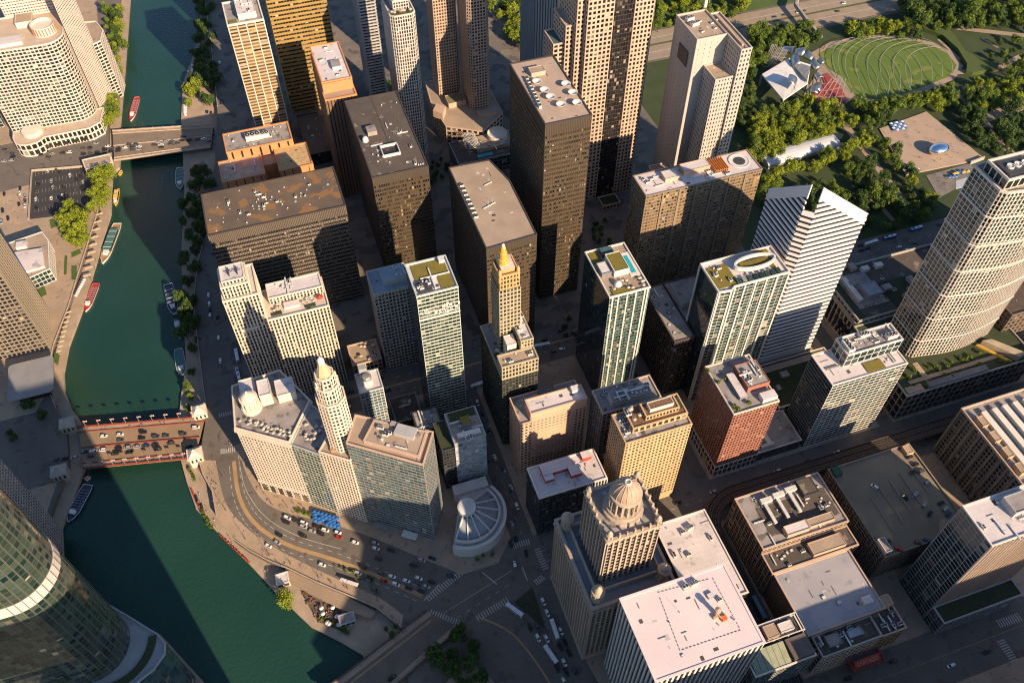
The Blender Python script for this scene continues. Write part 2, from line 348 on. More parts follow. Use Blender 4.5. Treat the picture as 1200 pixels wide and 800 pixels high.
# parapet walls along the upper quays
def wallalong(name, pts, h, t, z, mat, parent=None):
    b = MB()
    for P, Q in zip(pts, pts[1:]):
        L = math.hypot(Q[0]-P[0], Q[1]-P[1])
        if L > .5: b.ebox(P, Q, -.1, L+.1, -t/2, t/2, z, z+h + random.uniform(0,.02))
    return b
bal = surf('balustrade_stone', (.46,.38,.30), (.36,.30,.24), .3, .85)
for nm, pts, lab in (('quay_wall', SU[0:4], 'pale stone parapet wall beside the shaded riverfront road east of the far bridge'),
                 ('quay_wall', SU[5:11], 'pale stone parapet wall along the riverfront road between the two bridges'),
                 ('quay_wall', SU[11:23], 'pale stone balustrade curving along the sunlit riverfront drive'),
                 ('quay_wall', NU[5:14], 'low stone parapet wall along the far bank promenade')):
    tag(part(nm, wallalong(nm, pts, 1.1, .45, 0, bal), bal, None), lab, 'wall')
# ------------------------------------------------------------------ pavements (raised blocks with kerbs)
def block(pts, z=.15, name='pavement', m=None): return sheet(name, ccw(pts), z, m or pave, -.5)
def smooth(pts, k=5):                                    # Catmull-Rom through the given points
    out = []; q = [pts[0]] + list(pts) + [pts[-1]]
    for i in range(1, len(q)-2):
        p0, p1, p2, p3 = [np.array(v) for v in q[i-1:i+3]]
        for j in range(k): t = j/k; out.append(tuple(.5*((2*p1)+(p2-p0)*t+(2*p0-5*p1+4*p2-p3)*t*t+(3*p1-p0-3*p2+p3)*t**3)))
    return out + [tuple(pts[-1])]
WI = smooth(WL([(283,540),(292,562),(307,585),(328,598),(362,607),(400,617),(440,631),(490,652),(525,666)]))
block([(-80,363)] + WI + [(42,222),(66,222),(79,236),(81,363)])
block(R(93,191,233,361)); block(R(219,352,233,361)); block(R(363,560,233,361))
block([(96,146),(94,204),(191,204),(191,98),(104,98)]); block(R(211,352,98,203)); block(R(363,560,98,203))
dplaza = surf('shaded_dark_paving', (.20,.165,.13), (.14,.12,.10), .06, .9, spot=((.09,.08,.07), .08, .55), seam=(.2,.02,.5))  # dark decks; the shade over these eastern blocks is also in the colour
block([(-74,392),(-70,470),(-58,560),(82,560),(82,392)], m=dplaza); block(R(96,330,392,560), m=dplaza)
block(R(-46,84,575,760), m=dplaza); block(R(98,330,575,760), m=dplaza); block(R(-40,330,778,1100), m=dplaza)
# west of State Street and beyond the picture's lower edge
block(R(80,560,-60,68)); block([(-4,150),(-4,20),(62,20),(62,120),(30,172)])
# north bank
NG = [(x-1, y) for x, y in NU]
block(ccw(NG[5:9] + NG[9:13] + [(-210,436),(-280,436),(-280,690)])); block(ccw([(-196,372),(-204,345),(-204,300),(-300,300),(-300,372)]))
block(R(-262,-150,762,1100)); block(R(-420,-270,762,1000)); block(R(-420,-262,440,700))
# riverside pavement of the curved drive
WO = smooth(WL([(250,540),(262,590),(290,622),(330,648),(380,673),(440,700),(470,722)]))
block(ccw(SU[11:23] + [(p[0]+1.5,p[1]) for p in WO[::-1]]))
# ------------------------------------------------------------------ road markings
def strip(name, pts, w, m, z=.05, dash=None):
    b = MB(); d0 = 0
    for P, Q in zip(pts, pts[1:]):
        L = math.hypot(Q[0]-P[0], Q[1]-P[1]); t = 0
        if dash:
            while t < L: b.ebox(P, Q, t, min(t+dash[0], L), -w/2, w/2, z-.04, z); t += dash[0]+dash[1]
        else: b.ebox(P, Q, 0, L, -w/2, w/2, z-.04, z)
    return solo(name, b, m, kind='structure')
def zebra(P, Q, n, ln, w=.6):
    root = thing('crosswalk', '', 'crosswalk', (P[0], P[1], 0)); dx, dy = Q[0]-P[0], Q[1]-P[1]; L = math.hypot(dx, dy); dx /= L; dy /= L
    me = MB(); me.ebox((0,0), (dx,dy), -w/2, w/2, -ln/2, ln/2, .005, .05); me = me.mesh('stripe', paint_w)
    for i in range(n): t = L*(i+.5)/n; link('stripe', me, root, (dx*t, dy*t, 0))
    return root
MED = smooth(WL([(274,540),(280,580),(298,612),(335,637),(390,655),(445,676),(495,698)]))
strip('road_median', MED, 2.6, paint_y, .06)
strip('lane_marking', [(x+3.5,y+3) for x,y in MED], .3, paint_w, .05, (3,6)); strip('lane_marking', [(x-3.4,y-2.6) for x,y in MED], .3, paint_w, .05, (3,6))
strip('lane_marking', smooth(WL([(281,545),(289,575),(312,606),(350,628),(400,643)])), .3, paint_w, .055)
for y in (213.5, 221): strip('lane_marking', [(95,y),(560,y)], .25, paint_w, .05, (3,7))
for y in (371,377.3,384): strip('lane_marking', [(-60,y),(620,y)], .25, paint_w, .05, (3,7))
strip('road_median', [(-60,377.3),(330,377.3)], 1.6, paint_y, .045)
for x in (86.5,): strip('lane_marking', [(x,236),(x,360)], .25, paint_w, .05, (3,7))
strip('lane_marking', [(340,395),(341,600)], .25, paint_w, .05, (3,7))
strip('lane_marking', [(100,83.5),(560,83.5)], .3, paint_y, .05)
WABC = smooth(WL([(560,722),(600,742),(635,785),(660,830)])); strip('road_median', WABC, 1.2, paint_y, .06)
strip('road_median', WL([(395,812),(505,727)]), 1.0, paint_y, .12)
strip('stop_line', WL([(565,670),(582,684)]), .6, paint_w); strip('stop_line', WL([(612,664),(618,680)]), .6, paint_w); strip('stop_line', WL([(497,703),(515,684)]), .6, paint_w)
strip('lane_marking', WL([(520,718),(600,668)]), .25, paint_w); strip('lane_marking', WL([(535,724),(598,684)]), .25, paint_w, .05, (3,4))
for a, c, n, ln, lab in (((500,702),(541,670),16,4,'long white crosswalk slanting across the riverfront drive in shade'),
        ((503,717),(539,730),12,4,'white crosswalk at the foot of the bridge approach'),
        ((558,725),(596,702),13,4,'white crosswalk across the avenue beside the planted island'),
        ((600,640),(621,634),8,4,'short crosswalk beside the round glass-ribbed roof'),
        ((629,642),(640,667),9,4,'crosswalk along the foot of the domed tower'),
        ((627,683),(637,675),5,4,'stub crosswalk at the tip of the planted triangle'),
        ((258,529),(276,526),8,4,'sunlit crosswalk at the end of the red bridge'),
        ((256,487),(281,481),10,3.5,'shaded crosswalk beside the columned rotunda'),
        ((1169,731),(1196,722),10,5,'crosswalk across the dark street below the glass block'),
        ((1172,749),(1197,786),13,5,'long crosswalk in deep shade beside the glass block')):
    tag(zebra(W(*a), W(*c), n, ln), lab)
# ------------------------------------------------------------------ facade materials
bronze = surf('bronze_steel', (.066,.054,.043), (.055,.045,.037), .08, .5, streak=True)
darkst = surf('black_steel', (.040,.038,.036), (.028,.027,.026), .1, .45)
cream = surf('cream_terracotta', (.68,.585,.475), (.60,.51,.41), .15, .8, streak=True)
lime = surf('pale_limestone', (.60,.525,.43), (.52,.45,.37), .12, .8, streak=True)
greystone = surf('grey_limestone', (.40,.37,.32), (.32,.30,.26), .12, .8, streak=True)
tanpre = surf('tan_precast', (.52,.38,.28), (.44,.32,.24), .1, .8, streak=True)
pinkst = surf('pink_granite', (.62,.385,.265), (.55,.34,.235), .1, .75, streak=True)
goldst = surf('golden_brick', (.56,.38,.205), (.47,.32,.175), .12, .8, streak=True)
redbr = surf('red_brick', (.34,.135,.092), (.28,.115,.08), .2, .85)
brownst = surf('brown_brick', (.17,.12,.085), (.13,.095,.07), .2, .85)
orangest = surf('orange_brick', (.62,.27,.11), (.52,.23,.10), .12, .8)
whitecon = surf('white_concrete', (.70,.64,.56), (.60,.55,.48), .1, .75, streak=True)
greycon = surf('grey_cladding', (.40,.40,.39), (.33,.33,.33), .1, .7, streak=True)
jewst = surf('buff_terracotta', (.44,.35,.265), (.35,.28,.215), .15, .8, streak=True)
brownpre = surf('brown_precast', (.27,.215,.155), (.22,.175,.13), .1, .8, streak=True)
greenpan = surf('dark_green_terracotta', (.055,.06,.045), (.04,.045,.035), .2, .6)
goldleaf = surf('gold_leaf', (.75,.47,.10), (.65,.38,.08), .4, .45, metal=.3)
mintmul = surf('mint_mullions', (.46,.52,.47), (.40,.45,.41), .2, .5); dkmul = surf('dark_mullions', (.07,.085,.085), (.055,.065,.065), .2, .5); tealmul = surf('teal_mullions', (.19,.235,.22), (.15,.19,.18), .2, .5)
g_bronze = glass('bronze_glass', (.008,.007,.006), (.10,.066,.03), (.46,.33,.16), .42, .12, .14)
g_black = glass('black_glass', (.008,.010,.012), (.026,.028,.03), (.20,.165,.125), .42, .09, .12)
g_gold = glass('gold_glass', (.015,.010,.006), (.22,.13,.045), (.50,.33,.13), .42, .22, .2)
g_win = glass('dark_windows', (.012,.012,.012), (.05,.046,.04), (.33,.28,.21), .38, .14, .15)
g_teal = glass('teal_glass', (.007,.018,.022), (.018,.048,.052), (.24,.27,.23), .45, .09, .1, .7)
g_mint = glass('mint_glass', (.008,.022,.022), (.045,.085,.075), (.42,.43,.35), .45, .14, .1, .7); g_curtain = glass('dark_curtain_glass', (.006,.018,.021), (.014,.038,.042), (.05,.085,.085), .5, .1, .06, .8)
s_curt = St(surf('dark_mullions',(.07,.085,.085)), g_curtain, bl=.03, bay=2.0, fl=3.2, pw=.08, sh=.18, pd=.08, sd=.06)
g_blue = glass('blue_glass', (.02,.05,.06), (.07,.15,.165), (.30,.22,.15), .55, .15, .14, .7)
g_olive = glass('olive_glass', (.008,.016,.012), (.05,.06,.035), (.36,.35,.22), .45, .2, .12, .7)
g_trump = glass('green_reflective_glass', (.010,.032,.030), (.075,.115,.085), (.14,.18,.12), .52, .15, .05, .8, .3)
# ------------------------------------------------------------------ the dark steel office slabs
bspan = surf('bronze_spandrel', (.185,.15,.115), (.155,.126,.098), .08, .6, streak=True)
s_steel = St(bronze, g_black, bay=1.75, fl=3.9, pw=.55, sh=1.9, pd=.3, sd=.26, crown=8.5, fins=1.2, finw=.45, span=bspan)
o = bld('office_slab', 'wide dark bronze office block with rusty brown flat roof beside the riverfront road', R(-60,35,468.3,512), 97, s_steel, brown_roof, par=.6, parm=bronze)
rg = random.Random(3)
for i in range(46): unit(o, rg.choice(('roof_vent','roof_hatch','roof_vent','air_conditioner')), -14+rg.gauss(0,20), 489+rg.gauss(0,8), 97, rg.choice((0,1.57)), rg.uniform(.6,1.0))
bsp2 = surf('dark_spandrel', (.092,.072,.05), (.078,.06,.043), .08, .5)
s2 = dict(s_steel); s2.update(span=bsp2, glass=g_bronze, bl=.07, crown=7.5, bay=1.7, fl=3.9, sh=1.5)
o = bld('office_tower', 'bronze office tower with long dark brown roof and a square white roof well', R(58.2,99.3,481,576), 105, s2, dark_roof, par=.7, parm=bronze)
b = MB(); b.ring(R(71,84,500,512), -.6, 0, 105, 107.4); part('roof_well', b, met_w, o); rbox(o, 'well_floor', 71.7,83.3,500.7,511.3,105.05,105.2, fan_d)
b = MB(); b.lathe(*W(428,163,107), [(2.3,105),(2.3,107),(1.6,108.6),(.1,109.2)], 14); part('white_dome', b, met_w, o, smooth=True)
rbox(o, 'penthouse', 66,73,528,536,105,108.5, concrete, grey_roof); scatter(o, 60,97,485,570,105,16,5); rbox(o,'roof_seam',78.3,78.8,514,574,105.0,105.12,met_d)
for x in (93,94.6,96.2): unit(o,'roof_vent',x,484,105)
s3 = dict(s_steel); s3.update(span=bsp2, glass=g_bronze, bl=.07, crown=7, bay=1.8)
o = bld('office_tower', 'bronze office tower with bare tan gravel roof and one cut-off corner behind the gilded spire', WL([(570,292),(629,275),(598,213),(573.5,188),(526,197)],103), 103, s3, tan_roof, par=.7, parm=bronze)
for i in range(8): x, y = W(541+i*2.4, 218+i*5.2, 103); rbox(o, 'skylight', x-1.4,x+1.4,y-1.1,y+1.1,103,104.6, met_w, met_d)
for (u, v) in ((572,216),(571,243),(576,240)): x, y = W(u,v,103); unit(o,'air_duct',x,y,103,.3,.8); unit(o,'antenna_mast',x+1,y+1,103,0,.6)
s4 = dict(s_steel); s4.update(span=bsp2, glass=g_bronze, bl=.07, crown=9, bay=1.7, wall=surf('dark_bronze_steel', (.06,.047,.034), (.05,.04,.03), .08, .5))
o = bld('office_tower', 'tall black bronze tower with a row of white dishes on its roof', R(165.5,197.5,422,493), 167, s4, surf('pinkish_roof', (.43,.33,.255), (.36,.28,.22), .1, .9), par=.8, parm=bronze)
for (u, v) in ((629,99),(638,109),(645,117),(657,126),(663,102),(671,112),(676,124)): x, y = W(u,v,167); unit(o,'satellite_dish',x,y,167,0,1.25)
for i in range(9): x, y = W(618+i*1.9, 94+i*4.0, 167); rbox(o,'vent_box',x-1.2,x+.6,y-1.3,y+1.3,167,169.2,met_w,met_d)
x, y = W(629,86,167); rbox(o,'penthouse',x-5,x+5,y-3.5,y+3.5,167,170,tanpre,tan_roof,.3)
# ------------------------------------------------------------------ slab with gold-lit windows and white roof
s5 = St(brownpre, g_gold, bay=2.2, fl=3.0, pw=.45, sh=1.0, pd=.3, sd=.24)
o = bld('apartment_slab', 'long brown apartment slab with gold-tinted windows and cluttered white roof', R(228.7,317.3,391,413.2), 115, s5, white_roof, par=.6, parm=brownpre)
for i in range(1,7):
    b = MB(); b.ebox((228.7,391),(317.3,391), i*12.66-.6, i*12.66+.6, -.2, .8, .2, 115); part('buttress', b, brownpre, o)
x, y = W(866,189,115); b = MB(); b.lathe(x, y, [(7.6,115),(7.6,115.6),(6.6,115.6),(6.4,115.3)], 28, 0); b.lathe(x,y,[(6.4,115.25),(.3,115.4)],28,1); part('roof_drum', b, [met_w, met_d], o)
rbox(o,'penthouse',262,282,402,410,115,119,pinkst,white_roof,.3); rbox(o,'penthouse',247,258,400,408,115,118,tanpre,white_roof,.3); scatter(o,232,294,394,411,115,24,9,('air_conditioner','roof_vent','roof_hatch','air_duct'))
b = MB()
for i in range(7): x0 = 284+i*1.6; b.box(x0,x0+.3,397,410,115.1,118.2)
for k in range(4): b.box(284,294.6,397+k*4,397.3+k*4,117.2,117.5)
part('roof_trellis', b, orange, o)
# ------------------------------------------------------------------ glass tower with rooftop pool
s6 = St(tealmul, g_mint, bay=2.0, fl=3.15, pw=.16, sh=.5, pd=.2, sd=.12, alt={3:s_curt})
pz = R(172,199.5,318.5,360)
o = bld('glass_tower', 'teal glass apartment tower with pale vertical stripes and a turquoise pool on its roof', pz, 109, s6, tan_roof, par=1.2, parm=whitecon)
for i in (1,3,6,9,12,13):
    b = MB(); b.ebox(pz[0],pz[1], i*2.0-.55, i*2.0+.55, -.2, .45, .2, 109); part('pale_stripe', b, mintmul, o)
rbox(o,'penthouse',181.5,191.5,334,350,109,114,whitecon,sedum,.4); rbox(o,'pool_deck',192,199,331,352,109,109.5,whitecon)
rbox(o,'pool',193.5,196.7,333.5,349,109.4,109.62,pool_m); rbox(o,'planted_bed',173.5,180,349,358.5,109,109.5,sedum); rbox(o,'lounge_pavilion',181,189,352,358,109,112,met_d,surf('teal_roof',(.06,.12,.12)))
rbox(o,'terrace_planter',175,190,320,324,109,109.7,sedum); rbox(o,'chiller_screen',174,180.5,336,346,109,112.2,met_g,met_w,.5)
b = MB(); b.lathe(181,327,[(2.6,109.5),(2.4,111),(1.5,112.2),(.1,112.6)],14); part('white_canopy', b, met_w, o, smooth=True)
for i in range(12): unit(o,'parasol_table',random.uniform(176,198),random.uniform(320,331),109,0,.8)
# ------------------------------------------------------------------ white-framed glass tower with oval roof ring
s7 = St(whitecon, g_mint, bay=3.6, fl=3.15, pw=.16, sh=.62, pd=.2, sd=.14, span=surf('sage_spandrel',(.34,.36,.32),(.28,.30,.27)), alt={5:s_curt})
px7 = [(234.5,296),(243,295),(246,297.3),(284.5,297.3),(284.5,321.5),(234.5,321.5)]
o = bld('glass_tower', 'white-framed glass tower with an oval ring and yellow sedum on its roof', px7, 115, s7, white_roof, par=1.4, parm=whitecon)
for P, Q, ts in ((px7[3],px7[4],(0.5,12,23.5)),(px7[2],px7[3],(.4,7.5,15,22.5,30,38)),(px7[0],px7[1],(.5,8)),(px7[5],px7[0],(.5,25))):
    for t in ts: b = MB(); b.ebox(P,Q,t-.5,t+.5,-.2,.7,.2,115); part('white_rib', b, whitecon, o)
rbox(o,'sedum_bed',236,250,299,317,115,115.5,sedum); rbox(o,'sedum_bed',272,281,313,320.5,115,115.5,sedum); rbox(o,'sedum_bed',276,279,303,309,115,115.4,sedum)
b = MB()
def oval(cx, cy, a, c, n=32): return [(cx+a*math.cos(2*math.pi*i/n), cy+c*math.sin(2*math.pi*i/n)) for i in range(n)]
b.ring(oval(266.5,310.5,14.5,5.6), -1.1, 0, 116.5, 119.5); part('oval_ring', b, met_w, o); rbox(o,'sedum_bed',256.5,276.5,308.4,312.6,116.6,117.9,sedum)
b = MB(); b.prism(oval(266.5,310.5,13,4.4), 115, 117.0); part('roof_lantern', b, met_d, o)
for i in range(8):
    x = 249+i*4; b = MB(); b.box(x,x+2.6,299,303,115,116.6); part('skylight_bay', b, g_mint, o)
scatter(o,238,248,300,316,115.5,8,4,('roof_vent','air_conditioner')); 
# ------------------------------------------------------------------ low brown neighbour
s8 = St(surf('umber_steel',(.10,.075,.055),(.08,.06,.045),.1,.6), g_black, bay=2.4, fl=3.8, pw=.5, sh=.9, pd=.45, sd=.15)
o = bld('office_block', 'dark brown ribbed office block with bluish grey roof between two glass towers', R(219,233.6,307,358), 60, s8, grey_roof, par=.7)
tier(o, R(233.8,262,322.8,358), .15, 60, s8, grey_roof, .7); rbox(o,'penthouse',236,254,332,352,60,66,greycon,grey_roof,.4); scatter(o,221,232,312,355,60,10,8)
# ------------------------------------------------------------------ green glass tower with yellow roof, and its grey stone neighbour
s9 = St(mintmul, g_olive, bay=2.6, fl=3.1, pw=.12, sh=.95, pd=.15, sd=.28, alt={3:s_curt})
o = bld('glass_tower', 'slim green glass tower with stepped yellow planted roof', R(54.4,79.5,332.6,359.4), 137, s9, white_roof, par=1.2, parm=mintmul)
rbox(o,'sedum_bed',57,77.5,345.5,357.5,137,137.6,sedum); rbox(o,'sedum_bed',70,78,334.5,345,137,137.6,sedum); rbox(o,'roof_wall',66.3,67,335,352,137,138.6,met_w); rbox(o,'roof_wall',60,78,345,345.5,137,138.4,met_w)
rbox(o,'chiller_well',56.5,65,335,344,137,138.2,met_d); scatter(o,57.5,64,336,343,138.2,8,2,('air_conditioner','roof_vent')); rbox(o,'stair_box',74,77.5,354,358,137.6,140,met_w)
b = MB()
for i in range(60): x = random.uniform(55,79); z = random.uniform(118,126); b.box(x,x+random.uniform(.5,1.6),332.0,332.45,z,z+random.uniform(.5,1.6))
part('terrace_furniture', b, met_w, o, 'stuff'); rbox(o,'terrace_ledge',54.2,79.7,332.0,332.5,116.4,117.2,met_w)
s10 = St(greystone, g_win, bay=2.3, fl=3.4, pw=.9, sh=1.3, pd=.3, sd=.28, crown=0)
o = bld('stone_building', 'grey stone office building with blue-grey roof behind the slim green glass tower', R(35.8,62,391.5,414), 82, s10, surf('blue_grey_roof',(.30,.34,.38),(.24,.27,.30),.1), par=2.0, parm=greystone)
rbox(o,'penthouse',44,60,398,410,82,87,greycon,surf('blue_grey_roof',(.3,.34,.38)),.4); scatter(o,52,61,399,409,87.1,9,3)
b = MB()
for i in range(12): b.lathe(36.8+i*2.2,391.3,[(.8,82),(.8,84),(.1,85.4)],8)
part('crown_finials', b, greystone, o)
# ------------------------------------------------------------------ dark tower with gilded spire
s11 = St(greenpan, g_black, bay=2.1, fl=3.4, pw=.9, sh=1.3, pd=.3, sd=.26)
o = bld('spire_tower', 'dark green art deco tower with gilded shaft and gold spire', R(96.4,120,303.5,349), 76, s11, grey_roof, par=.8, parm=surf('gilt_terracotta',(.40,.345,.225),(.34,.29,.19)), cat='tower')
gilt = surf('gilt_terracotta',(.50,.42,.24)); og = surf('orange_terracotta',(.58,.33,.13),(.5,.28,.11),.2)
s12 = St(gilt, g_win, bay=2.1, fl=3.4, pw=.9, sh=1.4, pd=.3, sd=.26)
tier(o, R(96.4,120,303.5,313), 76.2, 88, s12, tan_roof, 1.0); tier(o, R(112,120,313.2,343), 76.2, 96, s12, white_roof, 1.0)
tier(o, R(102.5,116,326,342), 76.2, 132, s12, None); sg = dict(s12); sg['wall'] = og; tier(o, R(103.2,115.3,326.6,341.4), 132, 143, sg, tan_roof, 1.2, og)
rbox(o,'penthouse',105,113.5,329,340,143,146.5,og,white_roof); b = MB(); b.lathe(108,334.5,[(3.3,146),(3.1,150),(2.6,150.2),(2.4,155),(1.9,155.3),(1.6,158.6),(.9,160)],12); part('gold_spire', b, goldleaf, o)
b = MB(); b.lathe(108,334.5,[(1.0,159.9),(.9,161.2),(.1,161.8)],10); part('spire_cap', b, met_w, o)
for sx in (-1,1):
    b = MB(); b.lathe(109.2+sx*5.6,327.6,[(1.2,138),(1.1,146),(.2,148.5)],8); part('corner_turret', b, og, o)
rbox(o,'penthouse',104,110,316,324,76.1,92,whitecon,white_roof,.3); rbox(o,'roof_garden',98,103,315,324,76.1,77,greenroof); scatter(o,97.5,103,316,326,77,6,1,('parasol_table',)); scatter(o,98,118,305,312,88,6,2); scatter(o,113,119,315,342,96,10,7,('air_conditioner','roof_vent'))
# ------------------------------------------------------------------ cream stone tower with slab wing
s13 = St(cream, g_win, bay=2.15, fl=3.3, pw=1.05, sh=.9, pd=.4, sd=.1, span=surf('taupe_spandrel',(.40,.32,.24),(.34,.27,.2)))
o = bld('stone_tower', 'cream art deco stone tower with a broad lower wing beside the riverfront road', R(-56,-34.2,393,420), 108, s13, lime, par=1.2, cat='tower')
tier(o, R(-54.5,-38,395,412), 108.3, 118, s13, white_roof, 1.0); tier(o, [(-53,396.5),(-40,396.5),(-39,398),(-39,410),(-53,410)], 118.3, 121.5, s13, white_roof, .6)
tier(o, R(-34,6,391,417.5), .15, 84, dict(s13, bay=2.2), lime, 1.2); tier(o, R(-30,5,404,417), 84.3, 90, s13, white_roof, .8)
rbox(o,'terrace_canopy',-22,-12,397,402,84.1,86,met_w,white_roof); rbox(o,'planted_bed',-31,-24,394,396,84.1,84.9,greenroof); rbox(o,'planted_bed',-9,-2,394,396,84.1,84.9,greenroof)
b = MB(); b.lathe(1.5,399,[(2.4,86.2),(.1,87.6)],10); b.lathe(1.5,399,[(.1,84.1),(.1,86.3)],6); part('red_parasol', b, paint_red, o)
for i in range(7): unit(o,'parasol_table',random.uniform(-31,-24),random.uniform(397,402),84.1,0,.8); unit(o,'parasol_table',random.uniform(-10,3),random.uniform(397,402),84.1,0,.8)
scatter(o,-28,-12,406,416,90,10,6); b = MB()
for x in (-48,-43): b.box(x,x+.4,400,406,121.7,123.6); b.box(x-2,x+2.4,402.5,402.9,123,123.4)
part('roof_frame', b, met_d, o); rbox(o,'balcony',-52,-40,392.2,393.2,78,80.2,lime)
# ------------------------------------------------------------------ pink granite slab and its neighbours
s14 = St(pinkst, g_win, bay=2.6, fl=3.3, pw=1.3, sh=1.7, pd=.25, sd=.22)
pp = R(99.8,144,278,299)
o = bld('granite_office', 'pink granite office slab with ribbed front and stepped grey roof', pp, 60, s14, grey_roof, par=.9, parm=pinkst)
tier(o, R(106.5,143.5,278.1,289), 60.2, 68.5, St(pinkst,g_win,bay=60,fl=30,pw=.3,sh=8,pd=.2,sd=.18), white_roof, .9)
for k in range(16): b = MB(); b.ebox((107,278),(136,278),0,29,-.1,.6,18+k*3.0,18+k*3.0+1.5); part('ledge', b, pinkst, o)
rbox(o,'mechanical_box',118,128,290.5,297,60,64,surf('moss_grey',(.16,.16,.13)),None,.3); rbox(o,'vent_stack',136,141,284,288,68.5,72,met_w); scatter(o,104,140,291,297,60,8,12)
s15 = St(surf('slate_stone',(.20,.19,.18),(.16,.15,.145),.1), g_teal, bay=2.8, fl=3.6, pw=.7, sh=1.2, pd=.3, sd=.2)
o = bld('office_block', 'dark slate office block with two-level grey roof beside the pink granite slab', R(148,187,263,281), 70, s15, grey_roof, par=1.0, parm=tanpre)
rbox(o,'penthouse',155,181,266,273,70,75.5,greycon,grey_roof,.4); scatter(o,157,180,267,272,75.6,18,13,('air_conditioner','roof_vent','air_duct','roof_hatch')); scatter(o,150,186,275,280,70,6,14)
tier(o, R(152,186,252.5,262.5), .15, 22, s15, tan_roof, .8, tanpre)
s16 = St(goldst, g_win, bay=2.35, fl=3.25, pw=1.25, sh=1.6, pd=.22, sd=.2, base=7)
o = bld('brick_hotel', 'golden brick hotel with tiered terrace roof and rows of small windows', R(147.4,189.6,230.7,251.5), 85, s16, grey_roof, par=1.0, parm=goldst)
tier(o, R(154,188.5,236,250.5), 85.2, 90, St(goldst,g_win,bay=4,fl=6,pw=1.6,sh=1.0,pd=.3,sd=.2), timber, .7); tier(o, R(163,184,239,248), 90.2, 94, St(goldst,g_win,bay=2,fl=4,pw=.8,sh=.8), timber, .6)
rbox(o,'roof_lantern',166,181,241,246,94,97,cream,timber,.4); rbox(o,'planted_bed',185.5,188,240,248,90.1,90.9,greenroof); scatter(o,155,162,237,249,90,6,15,('air_conditioner','parasol_table')); scatter(o,149,153,233,249,85,8,16,('roof_vent','air_conditioner')); rbox(o,'entrance_canopy',160,168,227.5,230.2,5.5,6.1,met_g)
s17 = St(redbr, g_win, bay=2.2, fl=3.2, pw=.95, sh=1.3, pd=.25, sd=.22, base=0)
o = bld('brick_hotel', 'red brick hotel tower with roof garden and mechanical deck', R(221.6,252.6,234.7,273), 74, s17, grey_roof, par=1.0, parm=lime)
tier(o, R(221.3,252.9,234.4,273.3), .15, 13, St(lime,g_win,bay=3.4,fl=6.4,pw=.8,sh=1.0,pd=.4,sd=.3), lime, .3)
rbox(o,'mechanical_deck',237,252,247,265,74,79,redbr,grey_roof,.4); scatter(o,238.5,251,248.5,263.5,79,15,17,('air_conditioner','air_conditioner','roof_hatch','air_duct')); rbox(o,'penthouse',242,252,236.5,242,74,78,whitecon,white_roof); rbox(o,'roof_corridor',230,235,243,262,74,77,met_g,white_roof)
s18 = St(surf('graphite_panels',(.05,.055,.06),(.04,.043,.046),.1,.5), g_black, bay=2.2, fl=3.6, pw=.4, sh=1.1, pd=.3, sd=.15)
o = bld('office_block', 'dark office block with flat white roof and red plant boxes', R(96,139.9,232.3,254.2), 47.5, s18, white_roof, par=.8, parm=whitecon)
rbox(o,'plant_box',103,123,245,252.5,47.6,50.5,paint_red,white_roof); rbox(o,'plant_box',119,126,239,246,47.6,51,paint_red,white_roof); rbox(o,'plant_box',103,109,241,245,47.6,50.2,paint_red,white_roof); rbox(o,'plant_box',130,136,248,253,47.6,51,paint_red,white_roof)
scatter(o,100,138,234,252,47.6,12,18,('roof_vent','roof_hatch'))
for i in range(6): b = MB(); b.ebox((130,232.3),(139.9,232.3), i*1.95-.3+.3, i*1.95+.3+.3, -.1,.5,.2,47); part('pale_pier', b, lime, o)
# ------------------------------------------------------------------ glass block with broad terraces
s19 = St(whitecon, g_teal, bay=4.2, fl=3.1, pw=.26, sh=.6, pd=.22, sd=.3, alt={3:St(surf('steel_grey_bands',(.16,.18,.18)), g_curtain, bay=3.0, fl=3.1, pw=.1, sh=.7, pd=.1, sd=.5)})
o = bld('glass_apartments', 'pale banded glass apartment block with white terraced roof and one yellow planted bed', R(291.3,346,235.2,260.5), 72.5, s19, white_roof, par=.7, parm=whitecon)
tier(o, R(305,345,246,260), 72.7, 84, St(met_w,g_teal,bay=5,fl=5.4,pw=.5,sh=.6,pd=.25,sd=.2), grey_roof, 1.2, met_w); rbox(o,'sedum_bed',318,331,237,244,72.7,73.2,sedum)
scatter(o,308,343,248,258,84,24,19,('air_conditioner','cooling_tower','air_duct','roof_vent')); scatter(o,333,344,238,244,72.6,4,20,('roof_hatch','air_duct')); rbox(o,'roof_hatch_wall',294,303,247,248,72.6,73.6,met_g)
# low podium strip behind, with green roof
o = bld('low_annex', 'low annex with a planted green roof below the striped white tower', R(286,344,263,300), 12, St(lime,g_win,bay=4,fl=5,pw=1,sh=1.5), greenroof, par=.8, parm=lime); rbox(o,'roof_walk',288,343,293,298,12,12.4,walkm); rbox(o,'skylight_box',300,306,284,289,12,15,met_g); rbox(o,'skylight_box',292,295,276,280,12,14,met_g)
o = bld('pool_house', 'low podium with small blue pool beside the red brick hotel', R(255,288,236,262), 10, s18, grey_roof, par=.8, parm=lime); rbox(o,'pool',258,263,248,258,10,10.3,pool_m); rbox(o,'pool_deck',264.5,268,240,259,10,10.5,whitecon); rbox(o,'awning',258,268,238,240,10,13,lime)
